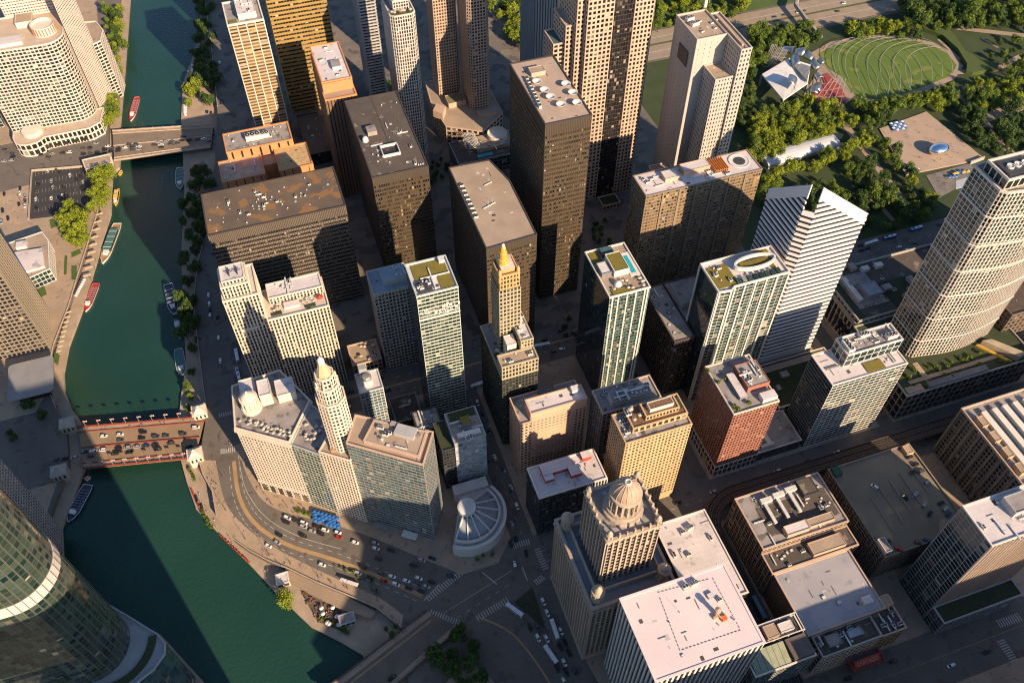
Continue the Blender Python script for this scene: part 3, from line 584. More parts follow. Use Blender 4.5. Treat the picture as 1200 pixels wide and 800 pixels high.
# ------------------------------------------------------------------ corner stone hotel with rotunda, glass infill, octagon tower
s20 = St(cream, g_win, bay=2.15, fl=3.15, pw=1.05, sh=1.35, pd=.25, sd=.22)
lp = [(-66.2,322.2),(-37.2,301.6),(-20,328),(-34,357),(-64,354)]
o = bld('stone_hotel', 'cream corner hotel with a columned rotunda and crowded terrace on its roof', lp, 73.5, s20, grey_roof, par=1.4, cat='building')
b = MB(); b.ring(lp, 0, 1.1, 70.8, 72.4); part('cornice', b, cream, o)
b = MB(); b.ring(lp, .1, .6, 10.5, 12); part('belt_course', b, cream, o)
for i in range(6):                                               # giant arched openings of the lower floors
    dx, dy = (lp[1][0]-lp[0][0]), (lp[1][1]-lp[0][1]); L = math.hypot(dx,dy); b = MB(); t = 3.2+i*(L-6.4)/5; b.ebox(lp[0],lp[1],t-1.6,t+1.6,.1,.42,1.0,8.6); part('arched_window', b, g_win, o)
cx, cy = W(289,462,88); b = MB(); b.lathe(cx,cy,[(6.2,73.5),(6.2,76.5),(5.6,76.6),(4.2,76.8),(4.2,83.5),(5.6,83.6),(5.6,85),(4.6,85.1),(4.2,86.6),(2.4,88.2),(.9,88.8),(.8,90.2),(.1,91)],20); ro_ = part('rotunda', b, cream, o)
for i in range(12): a = i*math.pi/6; b = MB(); b.lathe(cx+5.1*math.cos(a),cy+5.1*math.sin(a),[(.45,76.6),(.4,83.5)],8); part('column', b, cream, ro_)
rbox(o,'penthouse',-59,-50,340,352,73.6,80,cream,white_roof,.5); rbox(o,'penthouse',-48,-41,333,345,73.6,84,cream,white_roof,.5); rbox(o,'penthouse',-38,-27,332,344,73.6,81,cream,white_roof,.5); rbox(o,'stair_box',-57,-51,331,337,73.6,78,cream,white_roof,.4)
for i in range(26):
    t = random.random(); q = random.uniform(2.5,7.5); x, y = lp[0][0]+(lp[1][0]-lp[0][0])*t+q*.58, lp[0][1]+(lp[1][1]-lp[0][1])*t+q*.81; unit(o,'parasol_table',x,y,73.55,random.random(),.75)
gi = [(-37.0,301.3),(-22,288.6),(-9,308),(-20,326)]
o = bld('glass_infill', 'greenish glass infill block squeezed between cream hotel and octagonal tower', gi, 72, St(mintmul,g_olive,bay=2.4,fl=3.1,pw=.2,sh=.6,pd=.2,sd=.15), grey_roof, par=1.0, parm=greycon)
for i in range(14): unit(o,'parasol_table',random.uniform(-30,-15),random.uniform(300,314),72.1,0,.75)
ml = [(-21.6,288.2),(-5.6,276.2),(7,291.5),(-8.5,305)]
s21 = St(cream, g_win, bay=2.0, fl=3.2, pw=.8, sh=1.1, pd=.35, sd=.2)
o = bld('octagonal_tower', 'slender cream terracotta tower with octagonal upper stage and lantern top', ml, 76, s21, tan_roof, par=1.0, cat='tower')
ocx, ocy = -6.6, 291.2
def octo(r, n=8): return [(ocx+r*math.cos(math.pi/8+i*math.pi*2/n), ocy+r*math.sin(math.pi/8+i*math.pi*2/n)) for i in range(n)]
tier(o, octo(8.4), 76.2, 122, St(cream,g_win,bay=2.15,fl=3.3,pw=1.0,sh=1.5,pd=.25,sd=.2), lime, 1.2)
tier(o, octo(6.9), 122.3, 134, St(cream,g_win,bay=2.0,fl=3.6,pw=.9,sh=1.4,pd=.25,sd=.2), lime, 1.0); tier(o, octo(5.2), 134.3, 142, St(cream,g_win,bay=2.0,fl=3.6,pw=.9,sh=1.4,pd=.25,sd=.2), lime, 1.2)
b = MB(); b.lathe(ocx,ocy,[(4.2,142),(4.0,144),(3.0,148),(1.8,151.5),(1.7,152)],8); part('lantern_roof', b, surf('ochre_tiles',(.56,.44,.28),(.48,.36,.2),.6), o)
b = MB(); b.lathe(ocx,ocy,[(1.9,151.5),(1.9,154.5),(1.0,156),(.1,157)],8); part('lantern', b, met_w, o)
for i in range(8): a = math.pi/8+i*math.pi/4; b = MB(); b.lathe(ocx+6.0*math.cos(a),ocy+6.0*math.sin(a),[(.55,134),(.5,138.5),(.1,140)],6); part('pinnacle', b, cream, o)
rbox(o,'roof_deck',-15,-9,279.5+6,291,76.1,77.6,orange,tan_roof)
wp = [(-5.0,277.2),(32.5,249.6),(43.6,268.8),(3.9,294.6)]
s22 = St(surf('steel_mullions',(.33,.31,.28),(.27,.25,.23),.2,.5), g_blue, bay=2.6, fl=3.2, pw=.14, sh=.85, pd=.15, sd=.2)
o = bld('glass_hotel', 'blue glass hotel block with flat tan roof facing the riverfront drive', wp, 93, s22, tan_roof, par=1.3, parm=tanpre)
tier(o, offset([(4.5,274.5),(31.5,254.6),(40,269),(13.5,286.5)],-.2), 93.1, 95.5, St(tanpre,g_win,bay=60,fl=20,pw=.4,sh=2.3), tan_roof, .4)
for (u,v,k,s) in ((446,502,'cooling_tower',.5),(452,510,'air_conditioner',1.2),(456,508,'air_conditioner',1.1),(462,498,'stair_penthouse',.6),(490,511,'stair_penthouse',.55),(470,525,'air_duct',.9),(455,522,'roof_hatch',1.3),(448,516,'roof_vent',1.6)): x, y = W(u,v,95.6); unit(o,k,x,y,95.6,-.63,s)
x, y = W(476,507,96); b = MB(); b.ebox((x-5,y+3.6),(x+5,y-3.6),0,12,-3.5,3.5,95.6,98.4); part('mechanical_box', b, greycon, o)
b = MB(); b.ebox(wp[0],wp[1],6,16,.8,4.5,4.0,4.5); part('entrance_canopy', b, met_g, o); b = MB(); b.ebox(wp[0],wp[1],26,36,.8,5.5,4.2,4.7); part('entrance_canopy', b, met_w, o)
# ---- round church-like hall with radial ribs
chs = surf('travertine', (.60,.58,.54), (.52,.50,.47), .15, .8); ccx, ccy = 56.5, 256.0
o = thing('round_hall', 'low round-fronted hall with radial ribs around a white drum', 'building', (ccx, ccy, .15))
A0, A1 = math.radians(-128), math.radians(34)
fan = lambda r0, r1, z0, z1, m=0, a0=A0, a1=A1, n=20: [(r0,z0),(r1,z0),(r1,z1),(r0,z1)]
b = MB(); N = 24; pl = [(ccx,ccy+16)]+[(ccx+25*math.cos(A0+(A1-A0)*i/N), ccy+25*math.sin(A0+(A1-A0)*i/N)) for i in range(N+1)]; b.prism(pl, .15, 9); part('wall', b, chs, o)
b = MB(); b.lathe(ccx,ccy,[(25.3,8.6),(25.3,11.5),(23.2,11.5),(23.2,9.2)],N,0,A0,A1); part('parapet', b, chs, o)
b = MB(); b.lathe(ccx,ccy,[(21.2,9),(21.2,13.2),(20.0,13.2),(20.0,10)],N,0,A0,A1); part('inner_parapet', b, chs, o)
NW = 7
for i in range(NW):
    a0 = A0+(A1-A0)*i/NW; a1 = A0+(A1-A0)*(i+1)/NW; b = MB(); b.lathe(ccx,ccy,[(20.0,10.2),(7,17.0)],6,0,a0+.02,a1-.02); part('roof_panel', b, surf('lead_roof',(.27,.31,.32),(.22,.255,.265),.2,.5), o)
for i in range(NW+1):
    a = A0+(A1-A0)*i/NW; b = MB(); P = (ccx+6*math.cos(a),ccy+6*math.sin(a)); Q = (ccx+20.5*math.cos(a),ccy+20.5*math.sin(a)); dx, dy = math.cos(a), math.sin(a); nx, ny = -dy*.4, dx*.4
    vs = [(P[0]-nx,P[1]-ny,10),(P[0]+nx,P[1]+ny,10),(Q[0]+nx,Q[1]+ny,10),(Q[0]-nx,Q[1]-ny,10),(P[0]-nx,P[1]-ny,18.6),(P[0]+nx,P[1]+ny,18.6),(Q[0]+nx,Q[1]+ny,11.6),(Q[0]-nx,Q[1]-ny,11.6)]
    b.raw(vs,[(0,3,2,1),(4,5,6,7),(0,1,5,4),(1,2,6,5),(2,3,7,6),(3,0,4,7)]); part('roof_rib', b, met_w, o)
b = MB(); b.lathe(ccx,ccy,[(6.0,9),(6.0,20.5),(5.2,21),(.3,21.6)],24); part('drum', b, surf('white_drum',(.70,.70,.68)), o); b = MB(); b.prism(R(ccx-4,ccx+19,ccy+14.3,ccy+21.5),.15,12); part('rear_block', b, chs, o)
# ---- white patterned glass block behind it
o = bld('patterned_block', 'white shingled glass block with planted roof behind the round hall', R(58,78.4,282,305.5), 53, St(greycon, glass('pale_shingle_glass',(.26,.34,.38),(.46,.53,.56),(.70,.72,.71),.45,.3,.2), bay=2.6, fl=1.5, pw=.05, sh=.12, pd=.06, sd=.1), grey_roof, par=.6)
tier(o, R(50,57.8,283,305), .15, 47, s18, greenroof, .7); tier(o, R(40,56,306,322), .15, 40, s18, grey_roof, .7); rbox(o,'sedum_bed',66,72,292,298,53.1,57,met_g,sedum); rbox(o,'planted_bed',60,77,299,305,53.1,53.7,greenroof); rbox(o,'skylight',61,76,285,288,53.1,55,met_w); scatter(o,60,77,283,300,53.1,9,22); scatter(o,41,55,307,321,40.1,10,23)
o = bld('narrow_tower', 'narrow white-blue tower with arched roof bulkhead by the avenue', R(10.9,26.5,344.1,360.4), 45, St(surf('pale_blue_mullions',(.50,.52,.53),(.42,.44,.45)), g_blue, bay=2.6, fl=3.2, pw=.35, sh=.7), white_roof, par=.9)
rbox(o,'bulkhead',14,21,349,358,45,50,met_w,white_roof); b = MB(); b.lathe(17.5,352,[(3.4,50),(3.4,51.5),(2.4,52.6),(.1,53)],14); part('arched_vent', b, met_g, o); rbox(o,'bulkhead_stack',14,19,356,360,45,55,surf('blue_grey_metal',(.34,.38,.42)))
o = bld('corner_shop_block', 'low tan-roofed corner building with rooftop terrace across the avenue', R(12,33,393,412), 14, St(tanpre,g_win,bay=3,fl=4.5,pw=.9,sh=1.3), tan_roof, par=1.0); scatter(o,14,31,395,410,14,10,24,('parasol_table','air_conditioner')); 
o = bld('black_roofed_block', 'low black-roofed building with white edge beside the narrow white-blue tower', R(30,49,338,359), 10, s18, dark_roof, par=.5, parm=met_g); scatter(o,33,47,341,356,10,4,25)
# ------------------------------------------------------------------ domed terracotta tower
jp = R(94.4,140.5,149.5,202)
s23 = St(jewst, g_black, bay=3.0, fl=3.6, pw=1.05, sh=1.0, pd=.95, sd=.15, base=6)
o = bld('domed_tower', 'buff terracotta tower with corner turrets and a ribbed dome', jp, 76, s23, surf('slate_blue_roof',(.20,.23,.26),(.16,.18,.2),.1), par=1.6, cat='tower')
b = MB(); b.ring(jp, .2, 1.3, 71.5, 73); part('cornice', b, jewst, o)
tq = R(103.5,131.5,161.5,189.5); tier(o, tq, 76.2, 124, St(jewst,g_black,bay=3.1,fl=3.6,pw=1.1,sh=1.0,pd=.95,sd=.15), grey_roof, 1.6)
b = MB(); b.ring(R(99,136,156,196), -.8, 0, 76, 80); part('screen_wall', b, jewst, o)
def turret(x, y, z, r, h, m=jewst):
    b = MB(); b.lathe(x,y,[(r*1.25,z-3),(r*1.25,z),(r,z+.3),(r,z+h*.55),(r*1.2,z+h*.58),(r*1.2,z+h*.68),(r*.95,z+h*.7),(r*.75,z+h*.88),(r*.3,z+h),(.05,z+h*1.06)],16); tq_ = part('turret', b, m, o)
    for i in range(8): a = i*math.pi/4; b = MB(); b.lathe(x+r*1.08*math.cos(a),y+r*1.08*math.sin(a),[(r*.14,z+.2),(r*.14,z+h*.56)],6); part('turret_column', b, m, tq_)
for x, y in ((98.8,153.9),(136.1,153.9),(98.8,197.6),(136.1,197.6)): turret(x, y, 77, 3.0, 13)
for x, y in ((104.6,162.6),(130.4,162.6),(104.6,188.4),(130.4,188.4)): turret(x, y, 124, 1.5, 8)
dcx, dcy = 117.5, 175.5; b = MB(); b.lathe(dcx,dcy,[(10.2,124),(10.2,127),(8.9,127.2),(8.9,129.4),(6.3,129.5),(6.3,139),(8.0,139.3),(8.0,141.2),(7.0,141.5)],24); dr_ = part('drum', b, jewst, o)
for i in range(16): a = (i+.5)*math.pi/8; b = MB(); b.lathe(dcx+7.5*math.cos(a),dcy+7.5*math.sin(a),[(.58,129.3),(.5,139.2)],8); part('drum_column', b, jewst, dr_)
for i in range(8): a = i*math.pi/4; b = MB(); c, s = math.cos(a), math.sin(a); b.ebox((dcx+6.35*c+s*.9,dcy+6.35*s-c*.9),(dcx+6.35*c-s*.9,dcy+6.35*s+c*.9),0,1.8,-.1,.15,131,137); part('drum_window', b, g_win, dr_)
domem = surf('dome_tiles', (.45,.30,.21), (.37,.25,.18), .3, .7); prof = [(7.0*math.cos(t),141.4+8.2*math.sin(t)) for t in np.linspace(0,1.38,10)]
b = MB(); b.lathe(dcx,dcy,prof,32); dm_ = part('dome', b, domem, o, smooth=True)
for i in range(16):
    a = i*math.pi/8; b = MB(); b.tube([(dcx+(r+.05)*math.cos(a),dcy+(r+.05)*math.sin(a),z) for r, z in prof],.22,5); part('dome_rib', b, jewst, dm_)
b = MB(); b.lathe(dcx,dcy,[(1.7,149.2),(1.7,151.0),(1.2,151.1),(1.1,150.0),(.1,149.9)],16); part('oculus_ring', b, whitecon, o)
for (P,Q) in ((tq[0],tq[1]),(tq[1],tq[2]),(tq[3],tq[0])):
    for i in range(7): b = MB(); b.ebox(P,Q,2+i*4-.4,2+i*4+.4,-.3,.7,125,128.5+(i%2)); part('finial', b, jewst, o)
# ------------------------------------------------------------------ white pier office tower at the lower edge, low white roof behind
s24 = St(surf('warm_white_piers',(.66,.62,.56),(.58,.55,.50),.1,.7), g_black, bay=3.05, fl=3.5, pw=1.5, sh=1.1, pd=.6, sd=.12, sep=True, span=surf('charcoal_spandrel',(.07,.075,.08)))
o = bld('white_office_tower', 'white-piered office tower with wide flat pale pink roof', R(105.6,162.7,101,143), 95, s24, surf('pale_pink_roof',(.70,.60,.585),(.64,.55,.54),.04,.85,fine=.12), par=.35, parm=surf('pale_pink_roof',(.70,.60,.585)))
for (u,v,k,s) in ((803,688,'air_conditioner',1.1),(813,684,'cooling_tower',.55),(832,698,'roof_hatch',1.9),(843,703,'air_conditioner',.8),(793,713,'antenna_mast',.55),(814,679,'antenna_mast',.7),(800,768,'roof_hatch',.9),(785,730,'roof_vent',.8),(840,662,'roof_vent',.9),(797,718,'roof_vent',.6),(843,733,'roof_vent',.8),(861,727,'roof_vent',1)): x, y = W(u,v,95); unit(o,k,x,y,95.05,.1,s)
x, y = W(843,722,95); b = MB(); b.lathe(x-1,y+1.5,[(1.2,95),(1.2,99.5),(1.6,99.6),(1.6,101),(.1,101.6)],14,0); b.box(x-3.5,x+3,y-.6,y+.5,95.1,96.4,1); b.box(x,x+2.6,y-3,y-.8,95.1,97.3,2); b.tube([(x,y-2,97.2),(x-3,y+4,99.5)],.25,6,1); part('window_cleaning_crane', b, [tanpre, goldst, surf('safety_orange',(.75,.17,.05))], o)
b = MB()
rr = WL([(771,694),(835,677),(868,738),(797,762)],95)
for P, Q in zip(rr, rr[1:]+rr[:1]):
    L = math.hypot(Q[0]-P[0],Q[1]-P[1]); n = int(L/2)
    for i in range(n): t = i*2.0; b.ebox(P,Q,t,t+1.2,-.12,.12,95.1,95.3)
part('roof_rail', b, met_g, o)
o = bld('low_white_block', 'low block with plain white roof below the domed tower', R(158,191.5,144,199.3), 35, s18, white_roof, par=.8, parm=whitecon); scatter(o,161,189,150,197,35,10,26,('roof_vent','roof_hatch','air_conditioner')); x, y = W(808,619,35); unit(o,'cooling_tower',x,y,35,.2,.6); rbox(o,'roof_well',183,186.5,147,154,35,35.3,fan_d)
# ------------------------------------------------------------------ blocks along the elevated railway
s25 = St(surf('tan_frame',(.36,.27,.19),(.29,.22,.16),.1), g_black, bay=3.2, fl=3.3, pw=.6, sh=.7, pd=.35, sd=.3)
o = bld('loft_block', 'tan framed loft block with big ducts and plant on its roof inside the railway bend', R(212,270,164,199.3), 36, s25, grey_roof, par=.9, parm=tanpre)
for i, (x0,y0) in enumerate(((225,190),(234,191),(243,192))):
    b = MB(); b.box(x0,x0+7.5,y0,y0+3,37.2,39.6,0); b.box(x0+1,x0+3,y0-14,y0,37.6,38.8,0)
    for k in range(4): b.box(x0+1.2,x0+1.5,y0-13+k*4,y0-12.7+k*4,36,37.6,0)
    part('roof_duct', b, met_w, o)
rbox(o,'plant_box',252,262,186,197,36,40,met_d,dark_roof,.3); rbox(o,'plant_box',229,244,166,172,36,40,tanpre,white_roof,.4); rbox(o,'plant_box',245,262,167,172,36,39,tanpre,tan_roof,.4); rbox(o,'black_membrane',221,268,170,189,36.0,36.2,dark_roof); scatter(o,214,268,167,197,36.1,22,27); scatter(o,250,267,174,190,36.2,6,28,('roof_hatch','air_conditioner'))
o = bld('roof_well_block', 'low block with shabby grey roofs between loft block and theatre', R(212,270,150.5,163.5), 31, s25, dark_roof, par=.7, parm=tanpre); rbox(o,'roof_box',240,262,152,160,31,34,tanpre,tan_roof,.3); scatter(o,215,238,152,162,31,8,29)
o = bld('theatre', 'windowless brown theatre hall with broad shiny grey roof', R(213,263,112,150), 30, St(brownst,g_win,bay=90,fl=60,pw=.5,sh=29,pd=.2,sd=.15), surf('silver_roof',(.40,.38,.385),(.30,.30,.32),.045,.35,spot=((.26,.27,.3),.09,.6)), par=.9, parm=tanpre)
x, y = W(965,700,30); unit(o,'roof_hatch',x,y,30,.1,1.4); x, y = W(983,706,30); unit(o,'roof_hatch',x,y,30,.1,1.6); rbox(o,'skylight',252,258,117,121,30,33,met_w,white_roof)
o = bld('lobby_building', 'ornate cream-fronted theatre lobby block with cluttered dark roof', R(216,254,99.5,111.8), 26, St(lime,g_win,bay=3.2,fl=4.2,pw=1,sh=1.3), dark_roof, par=1.6, parm=greystone); scatter(o,219,252,102,110,26,9,30,('air_conditioner','air_duct','roof_hatch','stair_penthouse')); rbox(o,'plant_room',222,230,103,109,26,29,met_g,grey_roof,.3); rbox(o,'skylight',236,244,104,108,26,28,surf('blue_grey_metal',(.34,.38,.42)),None,.2)
o = bld('small_tan_block', 'small tan-walled block with two stepped open roofs beside the theatre', R(255,271,99.5,120), 24, St(surf('ochre_render',(.48,.33,.15),(.38,.27,.13)),g_win,bay=4,fl=4.5,pw=1.5,sh=1.6), dark_roof, par=1.4, parm=tanpre); scatter(o,257,269,101,118,24,12,31,('air_conditioner','air_duct')); rbox(o,'roof_stair',264,270,113,119,24,29,goldst,tan_roof,.3)
s26 = St(brownpre, g_black, bay=3.0, fl=3.1, pw=.6, sh=1.1, pd=.3, sd=.25)
o = bld('parking_garage', 'concrete parking garage with cars on its stained open roof', R(281,341,138.4,201.5), 30, s26, surf('stained_concrete_deck',(.25,.205,.14),(.17,.145,.10),.05,.9,spot=((.30,.225,.13),.045,.6),fine=.5), par=1.1, parm=brownpre)
rbox(o,'stair_box',282,287,195,201,30,33,surf('green_panel',(.03,.10,.06)),surf('green_panel',(.03,.1,.06))); rbox(o,'lift_house',281.5,286,140,149,30,33.5,whitecon,grey_roof,.4); rbox(o,'lift_house',334,339,194,200,30,33,goldst,tan_roof,.3)
for i in range(5): rbox(o,'ramp_kerb',295+i*9,296+i*9,150+i*4,176+i*3,30,30.6,brownpre)
s27 = St(surf('dark_limestone',(.24,.20,.155),(.19,.16,.125),.1,.8,streak=True), g_black, bay=2.5, fl=3.7, pw=.85, sh=1.2, pd=.35, sd=.3)
o = bld('department_store', 'big stone department store with long white skylights on its roof', R(375,520,146.5,205), 49, s27, grey_roof, par=1.6, parm=tanpre)
for i in range(9): b = MB(); b.ebox((375,205),(375,146.5),6.5*i-.9+.9,6.5*i+.9+.9,-.1,.8,.2,49); part('stone_pier', b, s27['wall'], o)
for i in range(5): rbox(o,'long_skylight',384+i*8,388+i*8,152,198,49,51.5,met_w,whitecon); rbox(o,'skylight_gutter',388.6+i*8,390+i*8,152,198,49,49.6,met_d)
for i in range(4): rbox(o,'plant_house',377.5,382,152+i*12,159+i*12,49,53,goldst,tan_roof,.3)
s28 = St(surf('pale_steel_mullions',(.36,.37,.36),(.30,.31,.30)), g_teal, bay=4.9, fl=3.3, pw=.3, sh=.55, pd=.3, sd=.2)
o = bld('glass_block', 'teal glass block with pale roof and a planted terrace over the shaded street', R(297.5,352,106.8,131), 97, s28, white_roof, par=.8, parm=whitecon)
for i in range(20): b = MB(); b.ebox((297.5,106.8),(352,106.8),i*2.8-.5+.8,i*2.8+.5+.8,-.2,.5,18,96); part('tan_pier', b, tanpre, o)
rbox(o,'penthouse',318,335,117,127,97,102,greycon,grey_roof,.4); scatter(o,300,350,109,129,97,14,33); tier(o, R(297.3,352.2,96,106.3), .15, 17, s28, greenroof, .9, greycon)
# marquee with the red sign
o = thing('theatre_marquee', 'dark red theatre marquee with white letters over the shaded street', 'sign', (245,94.5,5))
b = MB(); b.box(238,258,91,99,5,6.2,0); b.ring(R(238,258,91,99),-.2,.15,5,7.0,1); part('canopy', b, [met_d, paint_red], o)
b = MB(); b.raw([(239.5,92,6.25),(256.5,92,6.25),(256.5,95.6,6.25),(239.5,95.6,6.25),(239.5,95.1,8.9),(256.5,95.1,8.9),(256.5,95.6,8.9),(239.5,95.6,8.9)],[(0,3,2,1),(4,5,6,7),(0,1,5,4),(1,2,6,5),(2,3,7,6),(3,0,4,7)]); sg = part('sign_panel', b, paint_red, o)
cu = bpy.data.curves.new('lettering','FONT'); cu.body = 'CHICAGO'; cu.size = 3.1; cu.extrude = .03; cu.align_x = 'CENTER'; cu.align_y = 'CENTER'; tx = bpy.data.objects.new('t', cu); COL.objects.link(tx)
me = bpy.data.meshes.new_from_object(tx.evaluated_get(bpy.context.evaluated_depsgraph_get())); bpy.data.objects.remove(tx); me.name = 'lettering'; me.materials.append(paint_w)
l = link('lettering', me, sg, (248-0, 94.2, 8.0)); l.rotation_euler = (math.atan2(2.65,3.1),0,0); l.location = Vector((248,93.49,7.68))
# glassy low hall and roof between the white tower and theatre
o = bld('glass_roofed_hall', 'low hall with sloping greenhouse roof and open plant deck beside the white-piered tower', R(172,209,100,124), 36, s28, dark_roof, par=.8, parm=whitecon)
b = MB()
for i in range(6):
    x0 = 173+i*3.6; b2 = MB(); b2.raw([(x0,100.5,36.4),(x0+3.4,100.5,36.4),(x0+3.4,112,39.5),(x0,112,39.5),(x0,100.5,36.2),(x0+3.4,100.5,36.2),(x0+3.4,112,36.2),(x0,112,36.2)],[(0,1,2,3),(4,7,6,5),(0,4,5,1),(1,5,6,2),(2,6,7,3),(3,7,4,0)]); part('glass_panel', b2, surf('frosted_green_glass',(.30,.32,.22),(.24,.27,.19),.3,.25), o)
rbox(o,'plant_deck',172.5,206,114,123,36,38,met_d); scatter(o,174,184,115,122,38,7,34,('air_conditioner',)); rbox(o,'plant_box',187,194,115,122,38,41,tanpre,tan_roof,.2); rbox(o,'plant_box',196,204,116,121,38,40,met_w,white_roof,.2); rbox(o,'grey_pitched_roof',196,208.5,101,112.5,36,38.5,surf('felt_roof',(.14,.12,.11)))
b = MB(); b.ring(R(172,208.6,113.6,123.6),-.25,.25,40.4,40.9)
for x in (172,181,190,199,208.6):
    for y in (113.6,123.6): b.box(x-.2,x+.2,y-.2,y+.2,36,40.6)
part('steel_frame', b, met_w, o)
# ------------------------------------------------------------------ curved cream tower on garden podium
hb = surf('cream_frame', (.66,.585,.49), (.58,.51,.43), .1, .75)
o = thing('apartment_tower', 'tall cream-framed apartment tower with bowed front above a garden podium', 'tower', (415,262,.15))
pod = R(364,470,234.8,300); tier(o, pod, .15, 28, St(surf('podium_stone',(.24,.22,.19),(.2,.18,.16)), g_black, bay=5, fl=6.5, pw=1.2, sh=1.4, pd=.4, sd=.3), greenroof, 1.0, greystone)
bow = [(384,266),(387,263)] + [(394+ (444-394)*t, 262 - 3.2*math.sin(math.pi*t)) for t in np.linspace(0,1,11)] + [(451,263.5),(451,289),(384,289)]
tier(o, bow, 28.2, 180, St(hb, g_teal, bay=2.6, fl=3.35, pw=.62, sh=.62, pd=.7, sd=.14, alt={len(bow)-1:St(hb,g_teal,bay=3.3,fl=3.35,pw=.42,sh=.45,pd=.3,sd=.15)}), surf('taupe_roof',(.40,.31,.23)), 1.4, hb)
tier(o, R(386,444,266,284), 180.2, 187, St(hb,g_black,bay=4.5,fl=7,pw=.7,sh=.8,pd=.35,sd=.2), grey_roof, 1.4, hb)
for k in range(6): b = MB(); b.ring(bow, .1, .8, 46+k*23, 46.6+k*23); part('floor_band', b, whitecon, o)
rbox(o,'fan_well',389,409,269,281,187,188,met_d)
for i in range(3): b = MB(); b.lathe(394+i*5,275,[(2.2,188),(2.2,189.2),(1.9,189.2),(1.7,188.6)],16,0); b.lathe(394+i*5,275,[(.6,188),(.6,188.9)],10,0); part('fan', b, met_w, o)
rbox(o,'garden_path',372,450,243,246,28.1,28.35,pave); rbox(o,'garden_path',384,388,236,258,28.1,28.36,pave); rbox(o,'garden_terrace',366,379,236,241.5,28.1,28.5,tan_roof); rbox(o,'glass_roof',382,430,235.5,240,28.1,30.5,met_g,surf('lead_grey',(.16,.17,.18)))
b = MB(); b.prism([(440,257),(447,256),(462,238),(455,236.5)],28.1,33,0); part('curved_annex', b, surf('tan_render',(.42,.35,.24)), o); b = MB(); b.prism([(436,257),(438.5,257),(451,237),(448.5,236.5)],28.1,29.6); part('yellow_wall', b, surf('yellow_render',(.62,.38,.06)), o)
# far neighbour with brown wall at the frame's edge
o = bld('brown_block', 'brown brick block with flat dark roof behind the bowed cream tower', R(462,560,262,345), 46, St(brownst,g_win,bay=4,fl=4,pw=2,sh=2), surf('chocolate_roof',(.10,.07,.045),(.07,.05,.035),.2), par=1.0); scatter(o,470,550,270,340,46,14,40)
# ------------------------------------------------------------------ cultural centre
s30 = St(greystone, g_black, bay=4.4, fl=7.2, pw=1.5, sh=2.0, pd=.6, sd=.35)
cp = R(368.5,470,302,352)
o = bld('stone_library', 'low grey neoclassical hall with tall arched windows and planted roof', cp, 30, s30, dark_roof, par=1.6, parm=greystone)
b = MB(); b.ring(cp,.3,1.5,26.5,28); part('cornice', b, greystone, o)
for i in range(9):
    y = 306+i*5.2; b = MB(); b.ebox((368.5,352),(368.5,302),352-y-1.5,352-y+1.5,.2,.62,7,16); b2 = [(368.0-.14, y+1.5*math.cos(t), 16+1.5*math.sin(t)) for t in np.linspace(0,math.pi,9)]; b.face([(x-.1,yy,z) for x,yy,z in b2][::-1]); part('arched_window', b, g_black, o)
rbox(o,'light_court',376,400,312,345,30,30.3,grey_roof); rbox(o,'planted_bed',370,375,304,350,30.05,30.5,greenroof); rbox(o,'planted_bed',403,440,306,330,30.05,30.5,greenroof); rbox(o,'long_skylight',378,382,318,342,30,33,met_w,whitecon); rbox(o,'roof_wing',386,398,318,330,30,35,surf('blue_grey_roof',(.3,.34,.38)),None,.4); scatter(o,374,430,306,350,30.2,12,41,('air_conditioner','stair_penthouse'))
for (x,y) in ((374,345),(398,347),(410,347)): rbox(o,'white_lantern',x,x+6,y-4,y,30.2,33.5,met_w,white_roof)
# ------------------------------------------------------------------ striped white tower with split diamond roof
o = thing('striped_tower', 'white tower with black window stripes and a split slanting diamond top', 'tower', (312,324,.15))
wht = surf('white_panels', (.74,.71,.68), (.68,.65,.62), .1, .6)
X0,X1,Y0,Y1 = 288.7,336,304,345
def ztop(x, y): return 180.5 - 37.0*(x-X0)/(X1-X0) - 37.0*(y-Y0)/(Y1-Y0)
cpoly = [(X0,Y0+5),(X0+5,Y0),(X1,Y0),(X1,Y1),(X0,Y1)]
sg_ = flat('stripe_glass',(.012,.014,.018),.15)
def slantprism(nm, q, drop, m):
    b = MB(); n = len(q); b.raw([(x,y,.15) for x,y in q]+[(x,y,ztop(x,y)-drop) for x,y in q],[(i,(i+1)%n,n+(i+1)%n,n+i) for i in range(n)]+[tuple(range(n,2*n))]); part(nm, b, m, o)
slantprism('glass_core', [(X0+5.6,Y0+.7),(X1-.7,Y0+.7),(X1-.7,Y1-6)], 1, sg_); slantprism('glass_core', [(X0+.7,Y0+5.6),(X1-6,Y1-.7),(X0+.7,Y1-.7)], 1, sg_)
slantprism('slit_core', [(X0+.8,Y0+5.5),(X0+5.5,Y0+.8),(X1-.8,Y1-6),(X1-.8,Y1-.8),(X1-6,Y1-.8)], 21, sg_)
